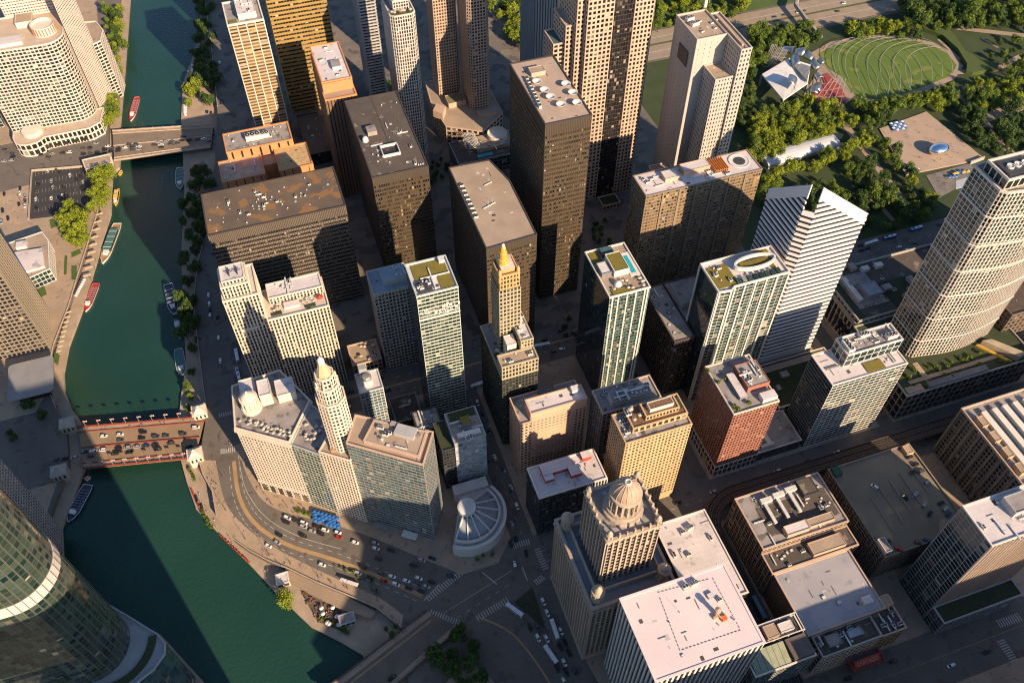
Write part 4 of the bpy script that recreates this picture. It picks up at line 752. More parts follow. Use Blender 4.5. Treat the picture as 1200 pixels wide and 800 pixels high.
def lathe_clip(P, Q, z0, z1, nm):                      # one white band along a wall, cut where the sloping roof passes
    L = math.hypot(Q[0]-P[0],Q[1]-P[1]); zp, zq = ztop(*P), ztop(*Q)
    if P == cpoly[0]: zp -= 20; zq -= 20.01
    hh = 9.0 if P in (cpoly[1],cpoly[4]) else 2.6
    f = lambda t, z: zp+(zq-zp)*t/L-z-hh
    src = [(0,z0),(L,z0),(L,z1),(0,z1)]; out = []
    for a, c in zip(src, src[1:]+src[:1]):
        fa, fc = f(*a), f(*c)
        if fa >= 0: out.append(a)
        if (fa >= 0) != (fc >= 0): k = fa/(fa-fc); out.append((a[0]+(c[0]-a[0])*k, a[1]+(c[1]-a[1])*k))
    if len(out) < 3: return
    dx, dy = (Q[0]-P[0])/L, (Q[1]-P[1])/L; n = len(out); b = MB()
    b.raw([(P[0]+dx*t,P[1]+dy*t,z) for t,z in out]+[(P[0]+dx*t-dy*.8,P[1]+dy*t+dx*.8,z) for t,z in out],[tuple(range(n)),tuple(range(2*n-1,n-1,-1))]+[(i,n+i,n+(i+1)%n,(i+1)%n) for i in range(n)]); part(nm, b, wht, o)
for i in range(5):
    P, Q = cpoly[i], cpoly[(i+1)%5]
    for k in range(41):
        z = 14+k*4.2
        lathe_clip(P, Q, z, z+1.75, 'band')
    # solid edge of the slanting top
    b = MB(); zp, zq = ztop(*P), ztop(*Q); dx, dy = Q[0]-P[0],Q[1]-P[1]; L = math.hypot(dx,dy); nx, ny = -dy/L*.8, dx/L*.8; h = 8.97 if i in (1,4) else 2.57
    if i == 0: zp -= 20; zq -= 20
    vs = [(P[0],P[1],zp-h),(Q[0],Q[1],zq-h),(Q[0],Q[1],zq),(P[0],P[1],zp),(P[0]+nx,P[1]+ny,zp-h),(Q[0]+nx,Q[1]+ny,zq-h),(Q[0]+nx,Q[1]+ny,zq),(P[0]+nx,P[1]+ny,zp)]
    b.raw(vs,[(0,1,2,3),(5,4,7,6),(3,2,6,7),(1,0,4,5),(0,3,7,4),(2,1,5,6)]); part('roof_edge', b, wht, o)
    b = MB(); b.ring([P,Q,(Q[0]+nx*.6,Q[1]+ny*.6),(P[0]+nx*.6,P[1]+ny*.6)],-.01,0,.15,13); part('base_wall', b, wht, o)
for sgn, q in ((1,[(X0+6,Y0+.85),(X1-.85,Y0+.85),(X1-.85,Y1-6.5)]),(-1,[(X0+.85,Y0+6),(X1-6.5,Y1-.85),(X0+.85,Y1-.85)])):
    b = MB(); b.prism(q,0,1); b.v = [(x,y,ztop(x,y)-(0.9 if z<.5 else .3)) for x,y,z in b.v]; part('sloped_roof', b, wht, o)
# ------------------------------------------------------------------ tan tower with a dark glass strip
s31 = St(tanpre, g_black, bay=3.35, fl=3.75, pw=1.45, sh=1.6, pd=.3, sd=.26)
o = bld('granite_tower', 'tall tan granite tower with a dark glass strip up its middle', R(232,252.3,517,560), 262, s31, tan_roof, cat='tower')
tier(o, R(268.7,284,517,560), .15, 262, s31, tan_roof); tier(o, R(252.4,268.6,517.6,559), .15, 258, St(surf('maroon_panels',(.06,.035,.03)),g_black,bay=2.0,fl=3.75,pw=.22,sh=.5,pd=.12,sd=.1), tan_roof)
tier(o, R(226,231.9,522,556), .15, 190, s31, tan_roof); tier(o, R(220,225.9,527,552), .15, 165, s31, tan_roof); tier(o, [(284.1,520),(289,525),(289,556),(284.1,556)], .15, 185, dict(s31,wall=brownpre), tan_roof)
tier(o, R(212,219.9,530,550), .15, 150, s31, surf('teal_roof',(.06,.12,.12)))
o = bld('plaza_pavilion', 'small planted entrance pavilion at the foot of the tan granite tower', R(252,268,500,512), 5, s31, greenroof)
# ------------------------------------------------------------------ pale slab tower with notched front
pz = 170
A_,B_,C_,D_,E_,F_ = W(817,48,pz),W(845,41,pz),W(858,62,pz),W(882,58,pz),W(842,8,pz),W(798,18,pz)
x0, x1, x2 = A_[0], B_[0], D_[0]; y0, y1, y2 = A_[1], C_[1], F_[1]
s32 = St(surf('pale_limestone_slab',(.46,.42,.37),(.40,.37,.33),.08,.8,streak=True), g_win, bay=2.5, fl=3.7, pw=1.6, sh=2.0, pd=.25, sd=.22)
o = bld('limestone_slab', 'pale limestone slab tower with notched front and antenna mast on its roof', R(x0,x1+4,y0,y2), pz, dict(s32,bay=5,pw=4.2,sh=3.0), tan_roof, par=1.2, cat='tower')
tier(o, R(x1+4.2,x2,y1,y2-6), .15, pz, s32, tan_roof, 1.2); tier(o, R(x2+.2,x2+5,y1+6,y2-12), .15, pz-18, s32, tan_roof, 1.0); tier(o, R(x0+9,x1+3.8,y1+2,y0-.3), .15, pz-22, s32, tan_roof, 1.0)
b = MB(); b.lathe(*W(826,8,pz),[(1.5,pz),(1.3,pz+14),(.5,pz+30)],10); part('antenna_mast', b, whitecon, o); rbox(o,'sign_panel',x0-.9,x0-.45,y0+8,y0+22,pz-26,pz-14,met_d)
for (u,v) in ((808,24),(814,30),(820,26),(823,38),(840,24),(838,34),(834,28)): x, y = W(u,v,pz); unit(o,'cooling_tower' if u<816 else 'air_conditioner',x,y,pz,.2,.8)
b = MB(); b.ring(R(x1+7,x2-4,y1+5,y2-10),-.7,0,pz,pz+1.6); part('roof_screen', b, tanpre, o)
o = bld('mural_block', 'stone podium block with a large coloured mural on its side', R(x0-16,x0-2,y0-10,y0+12), 52, s32, tan_roof, par=1.0)
b = MB(); b.box(x0-16.9,x0-16.4,y0-9,y0+11,8,48); mm, nt, p = _new('mural_paint'); cr = nt.nodes.new('ShaderNodeValToRGB'); e = cr.color_ramp.elements; e[0].color = (.08,.12,.05,1); e[1].color = (.55,.45,.08,1); k_ = e.new(.55); k_.color = (.12,.30,.30,1); nt.links.new(noise(nt,pos(nt),.12,3),cr.inputs[0]); nt.links.new(cr.outputs[0],p.inputs['Base Color']); part('mural', b, mm, o)
# ------------------------------------------------------------------ very tall pale tower
o = bld('granite_skyscraper', 'very tall blue-grey granite skyscraper with fine vertical ribs', R(236,268,640,672), 300, St(surf('speckled_granite',(.30,.32,.34),(.26,.28,.30),.1,.7,streak=True),flat('granite_slot',(.10,.11,.12)),bay=2.4,fl=300,pw=1.5,sh=3,pd=.4,sd=.1), white_roof, cat='tower')
# ------------------------------------------------------------------ towers and podiums east of the office slabs
s33 = St(surf('rosy_concrete',(.46,.34,.255),(.40,.295,.22),.1,.8,streak=True), g_win, bay=2.5, fl=3.0, pw=1.1, sh=1.3, pd=.25, sd=.2)
o = bld('twin_apartment_tower', 'rosy concrete apartment tower, taller of the joined pair', R(157,176,676,700), 152, s33, tan_roof, z0=20, cat='tower', group=None)
o = bld('twin_apartment_tower', 'rosy concrete apartment tower with chamfered corners, shorter of the joined pair', [(179,648),(182,645),(195,645),(198,648),(198,676),(179,676)], 130, s33, tan_roof, z0=20, cat='tower'); tier(o, R(176.2,178.9,682,696), 20, 140, s33, tan_roof)
o = bld('podium', 'sunlit tan podium terrace at the feet of the joined apartment towers', [(146,664),(150,630),(180,612),(205,632),(205,702),(150,702)], 20, St(tanpre,g_win,bay=5,fl=5,pw=2,sh=2), tan_roof, par=.8, parm=tanpre); rbox(o,'terrace_block',160,177,655,668,20,25,tanpre,surf('moss_roof',(.22,.20,.10)),.5); rbox(o,'terrace_block',183,203,632,640,20,23,pinkst,tan_roof); b = MB(); b.prism([(143,648),(150,640),(156,650),(149,657)],20,27); part('angled_block', b, tanpre, o)
o = bld('pool_club', 'glass-framed club building with curved white rooftop deck and blue pool', R(147,211,579,611), 16, St(met_g,g_teal,bay=4,fl=4,pw=.4,sh=.5), dark_roof, par=1.0, parm=met_g)
rbox(o,'roof_deck',168,203,590,609,16,19,tanpre,tan_roof); b = MB(); b.lathe(190,602,[(9,19),(9,24),(8.3,24),(8.1,22)],20); b.lathe(190,602,[(8,22),(.2,22.4)],20); part('curved_deck', b, whitecon, o, smooth=False); rbox(o,'pool',166,180,583,587,16,16.6,pool_m); scatter(o,170,202,588,608,19,16,44,('parasol_table','air_conditioner','air_duct'))
b = MB()
for i in range(9): b.box(160+i*1.2,160.4+i*1.2,588,610,24,24.4)
for i in range(5): b.box(159.6,170.6,588+i*5,588.4+i*5,23.6,24); b.box(159.8,160.2,588+i*5,588.4+i*5,16,24); b.box(170,170.4,588+i*5,588.4+i*5,16,24)
part('pergola', b, met_w, o)
s34 = St(surf('white_ribs',(.56,.52,.47),(.48,.45,.41),.1,.7), g_win, bay=1.9, fl=3.1, pw=.75, sh=.8, pd=.5, sd=.25)
o = bld('ribbed_tower', 'slim white ribbed apartment tower with planted roof crown', [(107,608),(110,605),(123.5,605),(126.5,608),(126.5,640),(107,640)], 150, s34, grey_roof, par=1.0, cat='tower'); tier(o, R(111,123,612,636), 150.2, 158, s34, greenroof, 1.0); rbox(o,'planted_bed',108,125,606.5,611,150,151.4,greenroof); rbox(o,'roof_shed',112,122,612.5,620,158,163,met_w,white_roof); scatter(o,108.5,125,607,611,151,8,45,('parasol_table',))
o = bld('balcony_tower', 'grey tower with white stacked balconies behind the ribbed tower', R(98,112,705,735), 135, St(surf('balcony_white',(.46,.46,.46)),g_win,bay=3.5,fl=3.0,pw=.2,sh=1.0,pd=.1,sd=1.1), grey_roof, cat='tower')
s35 = St(surf('rust_brown_brick',(.22,.12,.075),(.18,.10,.065),.1,.8,streak=True), g_win, bay=2.8, fl=40, pw=1.9, sh=1.5, pd=.5, sd=.1)
o = bld('brick_tower', 'slim rust-brown brick tower with stepped pale orange roof', R(45,69.5,589,651), 100, s35, tan_roof, cat='tower', parm=orangest); tier(o, R(45.6,69,598,650), 100.2, 110, St(orangest,g_win,bay=60,fl=30,pw=.5,sh=9), white_roof, 1.0, orangest); scatter(o,48,66,602,646,110,14,46); rbox(o,'fan_house',57,64,612,622,110,113,met_w,grey_roof)
s36 = St(orangest, g_black, bay=7.2, fl=30, pw=6.0, sh=9, pd=.5, sd=.15)
o = bld('brick_hotel', 'stepped orange brick hotel beside the far bridge', R(-40,13,603,627), 60, s36, grey_roof, par=.9, parm=orangest); tier(o, R(-48.5,-15,577,602.8), .15, 52, s36, surf('pale_orange_roof',(.52,.36,.26)), .8, orangest); tier(o, R(-3,23.5,574,602.8), .15, 54, s36, surf('ochre_roof',(.42,.27,.11),(.5,.38,.22),.3), .8, orangest); tier(o, R(-14.8,-3.2,590,602.8), .15, 50, s36, tan_roof, .8, orangest)
unit(o,'cooling_tower',-17,614,60,0,1.5); unit(o,'cooling_tower',-9,614,60,0,1.3); scatter(o,-36,10,606,625,60,12,47); scatter(o,-46,-18,580,600,52,10,48)
s37 = St(whitecon, g_gold, bay=7.2, fl=3.1, pw=.9, sh=1.5, pd=.7, sd=.3, span=surf('tan_spandrel',(.46,.36,.24)))
o = bld('frame_tower', 'white concrete frame tower with tan balconies beside the riverfront road', R(-13.8,15.4,686,722), 120, s37, grey_roof, par=1.4, parm=whitecon, cat='tower'); rbox(o,'penthouse',-4,11,692,715,120,125,whitecon,white_roof,.5); rbox(o,'planted_bed',-12.5,-6,688,693,120,121,sedum); scatter(o,-3,10,694,713,125,12,49); 
s38 = St(surf('bronze_bands',(.36,.235,.07),(.30,.20,.065),.1,.5), g_black, bay=2.4, fl=3.9, pw=.2, sh=2.2, pd=.1, sd=.4)
o = bld('banded_tower', 'wide golden-bronze tower with horizontal bands', R(22,73,722,760), 165, s38, grey_roof, cat='tower')
o = bld('mid_block', 'low dark flat-roofed block between the rust-brown tower and the bronze banded tower', R(24,44,640,700), 12, s18, dark_roof)
o = bld('mid_block', 'low dark annex in the shade of the wide bronze office block', R(44,56,420,466), 12, s18, greenroof)
# ------------------------------------------------------------------ north bank
s39 = St(surf('warm_cream_concrete',(.66,.585,.50),(.58,.51,.44),.08,.8,streak=True), g_win, bay=3.3, fl=3.3, pw=.75, sh=1.15, pd=.3, sd=.26)
sp = [(-226,758),(-174,756)] + [(-168+16*math.cos(t), 772+16*math.sin(t)) for t in np.linspace(-1.45,.1,8)] + [(-150,810),(-226,812)]
o = bld('cream_hotel', 'huge cream hotel with rounded corner and drum on its roof beside the river', sp, 92, s39, surf('sand_roof',(.50,.40,.30),(.43,.34,.26),.1), par=1.2)
b = MB(); b.lathe(-167,778,[(10,92),(10,100),(9.4,100),(9.2,97.5),(.2,97.6)],28); part('roof_drum', b, s39['wall'], o)
for i in range(24): a = i*math.pi/12; b = MB(); b.lathe(-167+10.1*math.cos(a),778+10.1*math.sin(a),[(.45,93),(.45,99.4)],6); part('drum_pilaster', b, surf('brick_pilaster',(.32,.15,.09)), o)
rbox(o,'mechanical_screen',-215,-185,763,775,92,95,met_w,white_roof); tier(o, [(-150,774),(-138,806),(-150,850),(-200,850),(-200,812),(-150,812)], .15, 150, dict(s39,bay=2.3,fl=2.6,pw=.9,sh=1.3), tan_roof, 1.2)
tier(o, [(-138,800),(-131,804),(-128,822),(-134,840),(-146,842)], .15, 60, dict(s39,fl=3.4), tan_roof, 1.0); rbox(o,'roof_ridge',-190,-176,790,806,92,97,s39['wall'],tan_roof,.5)
po = [(-226,748)] + [(-212+14*math.cos(t), 747+13*math.sin(t)*.9-1) for t in np.linspace(-2.6,-.4,7)] + [(-160,742),(-150,748),(-146,770),(-226,770)]
tier(o, po, .15, 13, dict(s39,bay=4,fl=6,pw=1.2,sh=1.5), surf('sand_roof',(.5,.4,.3)), 1.0); b = MB(); b.lathe(-209,752,[(9,13),(9,17),(8,17.2),(.2,17.6)],20); part('rotunda', b, s39['wall'], o)
for i in range(16): b = MB(); x = -205+i*2.6; b.box(x,x+1.5,740.9,741.7,1,5); part('arcade_opening', b, fan_d, o)
o = bld('orange_block', 'orange-lit brick block with clutter on its roof behind the cream hotel', R(-310,-262,800,850), 30, St(orangest,g_win,bay=3,fl=3.5,pw=1.2,sh=1.4), tan_roof); scatter(o,-305,-266,804,846,30,14,50)
o = bld('brown_tower', 'shaded brown apartment block with pale roof beside the cream hotel', R(-300,-250,862,900), 55, St(brownpre,g_win,bay=3,fl=3.2,pw=1.2,sh=1.4), tan_roof); scatter(o,-295,-254,866,896,55,10,51)
o = bld('dark_glass_block', 'dark teal glass block across the street from the cream hotel', R(-300,-240,790,796), 14, s28, grey_roof)
s40 = St(surf('taupe_concrete',(.24,.20,.155),(.20,.17,.13),.08,.8,streak=True), g_black, bay=3.3, fl=3.7, pw=.8, sh=1.3, pd=.9, sd=.3)
o = bld('ribbed_office_tower', 'taupe ribbed office tower standing over the thin-roofed pavilion', R(-242,-200.3,494,531), 135, s40, grey_roof, cat='tower')
pav = WL([(5,281),(51,277),(60,292),(42,296),(20,306)],11)
o = bld('plaza_pavilion', 'low pavilion with folded white roof and glass end on the riverside plaza', [(-231,606),(-213,560),(-195,566),(-196,600),(-201,612)], 13, St(met_w,g_teal,bay=3,fl=5,pw=.3,sh=.6), tan_roof, par=.6, parm=met_w); b = MB(); b.prism([(-216,566),(-198,568),(-200,590),(-221,592)],13.1,15.5); part('white_roof_slab', b, white_roof, o); rbox(o,'roof_box',-220,-212,596,603,13,16,met_w,white_roof)
o = thing('thin_roof_pavilion', 'glass pavilion under a thin grey rounded roof by the river steps', 'building', (-209,460,.15))
b = MB(); rp = [];
for cx_, cy_, a_ in ((-197,446,-1),(-197,474,0),(-222,474,1),(-222,446,2)):
    for t in np.linspace(0,math.pi/2,5): rp.append((cx_+3*math.cos(a_*math.pi/2+t), cy_+3*math.sin(a_*math.pi/2+t)))
b.prism(rp, 9.2, 10.2); part('thin_roof', b, surf('carbon_roof',(.26,.26,.265),(.21,.21,.215),.1,.5), o); b = MB(); b.ring(R(-220,-199,448,472),-.1,0,.15,9.2); part('glass_wall', b, g_black, o); rbox(o,'interior_floor',-219,-200,449,471,.16,.5,walkm)
# steps down to the river
o = thing('river_steps', 'broad stone steps leading from the pavilion down to the river promenade', 'steps', (-195,450,-4))
for i in range(8): rbox(o,'step',-198.5+i*.0-i*.9*0,-196,440+i*0,480-i*0,-4+i*.5,-3.5+i*.5-.02,walkm) if i==0 else rbox(o,'step',-198.8-i*.01,-196-i*.35,440,480,-4+i*.5,-3.52+i*.5,walkm)
o = bld('stone_landmark', 'grey stone office building in shade beside the bridge and the curved glass tower', R(-260,-193,308.5,334), 95, St(surf('cool_white_stone',(.40,.39,.37),(.34,.33,.31),.1,.8,streak=True),g_black,bay=2.2,fl=3.4,pw=.85,sh=1.2,pd=.35,sd=.3), grey_roof)
# ------------------------------------------------------------------ curved reflective glass tower with terrace
o = thing('curved_glass_tower', 'curved reflective green glass tower with a rounded roof terrace by the river', 'tower', (-165,222,.15))
def stadium(cx, cy, r, L, n=20, ang=math.pi): # rounded end towards +x
    c = [(cx+r*math.cos(t), cy+r*math.sin(t)) for t in np.linspace(-math.pi/2,math.pi/2,n)]
    return c + [(cx-L,cy+r),(cx-L,cy-r)]
s41 = St(surf('dull_steel',(.13,.135,.115),(.11,.11,.095),.2,.4,metal=.3), g_trump, bay=2.9, fl=3.5, pw=.13, sh=.3, pd=.12, sd=.08, bl=.04)
tw = stadium(-158,222,19,60)
tier(o, tw, 55.2, 146, s41, None); tier(o, tw, 154, 345, s41, grey_roof)
b = MB(); b.ring(tw,-.4,.3,146.05,153.95); part('louvre_band', b, surf('pale_louvres',(.62,.55,.50),(.55,.49,.45),.3,.5), o)
b = MB()
for P, Q in zip(tw, tw[1:]+tw[:1]):
    b.ebox(P,Q,0,.3,.25,.5,146.1,153.9)
part('louvre_fins', b, surf('brown_fins',(.20,.13,.10)), o)
tr = ccw([(-178,264),(-161,255.5),(-139.5,233.5),(-125,218),(-121.5,212),(-122,206),(-128,199.5),(-141,193.5),(-165,188),(-228,186),(-228,264)]); tier(o, tr, .15, 55, dict(s41,glass=g_blue), surf('terrace_paving',(.33,.32,.31),(.28,.27,.265),.15,.8), 1.1, greycon)
b = MB(); a_ = [(-150+24.5*math.cos(t),220+24.5*math.sin(t)) for t in np.linspace(-1.95,-.1,20)]; c_ = [(-150+20.5*math.cos(t),220+20.5*math.sin(t)) for t in np.linspace(-.1,-1.95,20)]
b.prism(a_+c_,55.1,56); part('hedge_bed', b, greenroof, o); b = MB(); b.prism([(-176,196),(-170,196),(-170,201),(-176,201)],55.1,56.2); part('hedge_bed', b, greenroof, o)
# ------------------------------------------------------------------ unseen towers added below the camera's view, shaped to shade the streets
so_ = St(darkst, g_black, bay=3, fl=3.8, pw=.5, sh=1.2)
bld('black_slab_tower', 'black steel slab tower west of the curved glass tower', R(-122,-53,18,60), 212, so_, grey_roof, cat='tower')
bld('angled_shade_tower', 'angled grey tower added out of view to shade the riverfront corner', [(80,42),(60,-8),(34,-38),(70,-95),(104,-70),(104,42)][::-1], 122, dict(so_,wall=greycon), grey_roof, cat='tower')
bld('narrow_shade_tower', 'narrow grey tower added out of view to shade the blue glass hotel', R(97,136,-44,0), 176, dict(so_,wall=greycon), grey_roof, cat='tower')
bld('corner_shade_block', 'grey block added out of view to shade the white-piered tower front', R(108,205,-45,40), 117, dict(so_,wall=greycon), grey_roof)
bld('street_shade_block', 'tan block added out of view to shade the theatre street', R(225,305,-50,36), 76, dict(so_,wall=tanpre), grey_roof)
bld('street_shade_block', 'tan block added out of view to shade the teal glass block', R(312,420,-50,10), 100, dict(so_,wall=tanpre), grey_roof)
# ------------------------------------------------------------------ bridges
redst = surf('maroon_bridge_steel', (.26,.055,.035), (.20,.045,.03), .4, .6); deckm = surf('bridge_deck', (.30,.20,.115), (.24,.165,.10), .1, .9); girder = surf('bridge_girder', (.10,.07,.055), None, .2, .7)
def bridge(name, label, A, B, C, D, mdeck, rail, posts=12, slim=False):
    """deck corners A-B on one side, D-C on the other"""
    o = thing(name, label, 'bridge', ((A[0]+C[0])/2,(A[1]+C[1])/2,-6.5)); q = ccw([A,B,C,D]); b = MB(); b.prism(q,-.9,.06); part('deck', b, mdeck, o)
    for k in range(5):
        t = (k+.5)/5; P = (A[0]+(D[0]-A[0])*t, A[1]+(D[1]-A[1])*t); Q = (B[0]+(C[0]-B[0])*t, B[1]+(C[1]-B[1])*t); L = math.hypot(Q[0]-P[0],Q[1]-P[1]); b = MB()
        n = 12; top = [(i/n, -.95) for i in range(n+1)]; bot = [(i/n, -1.6-3.2*(2*i/n-1)**2) for i in range(n,-1,-1)]
        dx, dy = (Q[0]-P[0])/L, (Q[1]-P[1])/L; sec = [(P[0]+dx*L*u, P[1]+dy*L*u, z) for u, z in top+bot]; m_ = len(sec)
        b.raw([(x-dy*.3,y+dx*.3,z) for x,y,z in sec]+[(x+dy*.3,y-dx*.3,z) for x,y,z in sec],[tuple(range(m_)),tuple(range(2*m_-1,m_-1,-1))]+[(i,m_+i,m_+(i+1)%m_,(i+1)%m_) for i in range(m_)]); part('girder', b, girder, o)
    for P, Q, s in ((A,B,1),(D,C,-1)):
        L = math.hypot(Q[0]-P[0],Q[1]-P[1]); b = MB(); b.ebox(P,Q,0,L,-.25,.25,.0,1.25); b.ebox(P,Q,0,L,-.4,.4,1.25,1.45); part('railing', b, rail, o)
        for i in range(posts+1): t = L*i/posts; b = MB(); b.ebox(P,Q,max(t-.35,0),min(t+.35,L),-.5,.5,.05,1.8); part('rail_post', b, rail, o)
        dx, dy = (D[0]-A[0]), (D[1]-A[1]); l = math.hypot(dx,dy); ox, oy = dx/l*s*4.2, dy/l*s*4.2; 
        if not slim: b = MB(); b.ebox((P[0]+ox,P[1]+oy),(Q[0]+ox,Q[1]+oy),0,L,-.12,.12,.06,.9); part('inner_rail', b, rail, o)
        b = MB(); b.ebox((P[0]+ox*.5,P[1]+oy*.5),(Q[0]+ox*.5,Q[1]+oy*.5),0,L,-1.8,1.8,.07,.22); part('footway', b, pave, o)
    M1, M2 = ((A[0]+D[0])/2,(A[1]+D[1])/2), ((B[0]+C[0])/2,(B[1]+C[1])/2); L = math.hypot(M2[0]-M1[0],M2[1]-M1[1])
    if not slim: b = MB(); b.ebox(M1,M2,0,L,-.3,.3,.06,.8); part('median_barrier', b, rail, o)
    return o
mb_A, mb_B, mb_C, mb_D = W(92,501),W(240,488.5),W(228,536.5),W(98,549)
bridge('bascule_bridge', 'maroon-railed bascule bridge with flags crossing the river', mb_A, mb_B, mb_C, mb_D, deckm, redst, 14)
cb = bridge('road_bridge', 'wide concrete-sided road bridge crossing the river farther up', W(132,154), W(250,146.5), W(247,173), W(134,188.5), surf('far_bridge_deck',(.22,.17,.125),(.18,.14,.105),.1), bal, 10)
wb = bridge('road_bridge', 'dark road bridge leading to the crossing with four crosswalks', W(500,716), W(375,812), W(432,832), W(540,735), surf('lower_bridge_deck',(.17,.135,.10),(.13,.105,.08),.1), girder, 12, True)
flagw = surf('flag_cloth', (.62,.60,.60)); flagr = surf('flag_red', (.55,.10,.08))
for k in range(2):
    P, Q = ((mb_A,mb_B),(mb_D,mb_C))[k]
    for i in range(9):
        t = (i+.6)/9.5; x, y = P[0]+(Q[0]-P[0])*t, P[1]+(Q[1]-P[1])*t; o = thing('flagpole', 'flagpole with a small white and red flag on the maroon bridge railing', 'flagpole', (x,y,1.4), 'flagpoles along the bridge railings')
        b = MB(); b.tube([(x,y,1.4),(x,y,7.6)],.08,6); part('pole', b, met_w, o); b = MB()
        for j in range(4): b.raw([(x+.05+j*.6,y+.1*math.sin(j*1.5),7.4-j*.1),(x+.65+j*.6,y+.1*math.sin(j*1.5+1.5),7.3-j*.1),(x+.65+j*.6,y+.1*math.sin(j*1.5+1.5),5.9-j*.1),(x+.05+j*.6,y+.1*math.sin(j*1.5),6.0-j*.1)],[(0,1,2,3)],0 if j%2 else 1)
        part('flag', b, [flagw, flagr], o)
def bridgehouse(u, v, s, lab, m):
    x, y = W(u,v,6); o = thing('bridge_house', lab, 'bridge house', (x,y,.1)); b = MB(); b.prism(R(x-4.5*s,x+4.5*s,y-4*s,y+4*s),-6,6*s); part('wall', b, m, o)
    b = MB(); b.ring(R(x-4.5*s,x+4.5*s,y-4*s,y+4*s),-.2,.7,5.4*s,6.2*s); part('cornice', b, m, o); b = MB(); b.prism(R(x-4.4*s,x+4.4*s,y-3.9*s,y+3.9*s),6.2*s,9*s,0,None,R(x-1.5*s,x+1.5*s,y-1.3*s,y+1.3*s)); part('roof', b, m, o)
    b = MB(); b.lathe(x,y,[(.9*s,9*s),(.7*s,10.2*s),(.1,11*s)],8); part('finial', b, m, o)
    for i in range(3): b = MB(); b.ebox((x-4.5*s,y-4*s),(x+4.5*s,y-4*s),1.2*s+i*2.8*s,2.4*s+i*2.8*s,-.05,.12,1,4*s); part('window', b, g_win, o)
bridgehouse(233,480,1.0,'ornate stone bridge house at the sunlit end of the maroon bridge, beside the rotunda hotel',cream); bridgehouse(228,531,1.0,'stone bridge house above the riverwalk stairs at the maroon bridge',cream); bridgehouse(78,495,1.0,'shaded bridge house beside the river steps',greystone); bridgehouse(68,551,1.0,'shaded bridge house above the moored dark tour boat',greystone)
o = bld('ticket_house', 'pale stone pavilion at the car park end of the far bridge', ccw(WL([(100,195),(132,188),(134,198),(104,206)])), 7, St(cream,g_win,bay=3,fl=6,pw=1.2,sh=1.5), tan_roof, par=.7)
# ------------------------------------------------------------------ elevated railway
rw = thing('elevated_railway', 'dark elevated railway curving round the loft block', 'railway', (206,215,0)); tied = surf('timber_ties', (.05,.04,.032), (.035,.028,.024), .5, .9); railm = flat('rail_steel', (.20,.18,.16), .35, .8)
path = [(600,216.5),(520,216.5),(420,216.5),(330,216.5),(250,216.5),(228,216.5)] + [(228-26*math.sin(t),190.5+26*math.cos(t)) for t in np.linspace(.15,math.pi/2,9)] + [(202,170),(202,140),(202,100),(202,60)]
dk = MB(); ties = MB()
for P, Q in zip(path, path[1:]):
    L = math.hypot(Q[0]-P[0],Q[1]-P[1]); dk.ebox(P,Q,-.3,L+.3,-4.6,4.6,6.2,6.5+random.uniform(0,.02)); t = 0
    while t < L: ties.ebox(P,Q,t,t+.5,-4.3,4.3,6.55,6.75); t += 1.1
part('deck', dk, tied, rw); part('ties', ties, surf('tie_timber',(.085,.065,.05),(.05,.04,.03),.6), rw, 'stuff')
for off in (-3.0,-1.5,1.5,3.0):
    r = MB()
    for P, Q in zip(path, path[1:]): r.ebox(P,Q,-.1,math.hypot(Q[0]-P[0],Q[1]-P[1])+.1,off-.1,off+.1,6.76,6.95)
    part('rail', r, railm, rw)
for off in (-4.7,4.7):
    r = MB()
    for P, Q in zip(path, path[1:]): r.ebox(P,Q,-.1,math.hypot(Q[0]-P[0],Q[1]-P[1])+.1,off-.12,off+.12,6.3,7.4)
    part('side_girder', r, girder, rw)
for P, Q in zip(path, path[1:]):
    L = math.hypot(Q[0]-P[0],Q[1]-P[1]); n = max(1,int(L/12))
    for i in range(n):
        for off in (-4.2,4.2):
            b = MB(); t = (i+.5)*L/n; b.ebox(P,Q,t-.3,t+.3,off-.3,off+.3,0,6.2); part('column', b, girder, rw)
for k in range(2):
    y0 = 118+k*16; o = thing('train_car', 'silver and blue train car on the elevated track beside the theatre', 'train', (202,y0,6.95), 'train cars on the elevated railway'); b = MB(); b.prism(R(202.2,205,y0,y0+14.6),7.5,10.6); part('body', b, met_g, o); b = MB(); b.prism(R(202.4,204.8,y0+.2,y0+14.4),10.6,10.95); part('roof', b, surf('blue_train_roof',(.10,.22,.28),(.08,.17,.22),.4,.5), o)
    for x_ in (202.14,205.0): b = MB(); b.box(x_,x_+.06,y0+1,y0+13.6,8.8,10.0); part('window_strip', b, g_black, o)
    for j in (2.5,12): b = MB(); b.prism(R(202.5,204.7,y0+j-1.2,y0+j+1.2),6.97,7.5); part('bogie', b, girder, o)
# ------------------------------------------------------------------ parking lots
sheet('parking_lot', ccw(WL([(38,202),(110,196),(107,249),(35,257)])), .22, surf('fresh_asphalt',(.045,.042,.042),(.035,.033,.033),.1), -.3)
for P, Q in zip(WL([(38,202),(110,196),(107,249),(35,257)]), WL([(110,196),(107,249),(35,257),(38,202)])):
    pass
tag(part('lot_wall', wallalong('lot_wall', WL([(34,258),(38,201),(111,195)]), 2.2, .6, 0, bal), bal, None), 'pale wall round two sides of the open car park', 'wall')
b = MB()
for i in range(5):
    for j in range(18): x = -212+j*2.9; y = 655+i*12.5; b.box(x,x+.15,y,y+5,.2,.26)
solo('parking_stripes', b, paint_w, kind='structure')
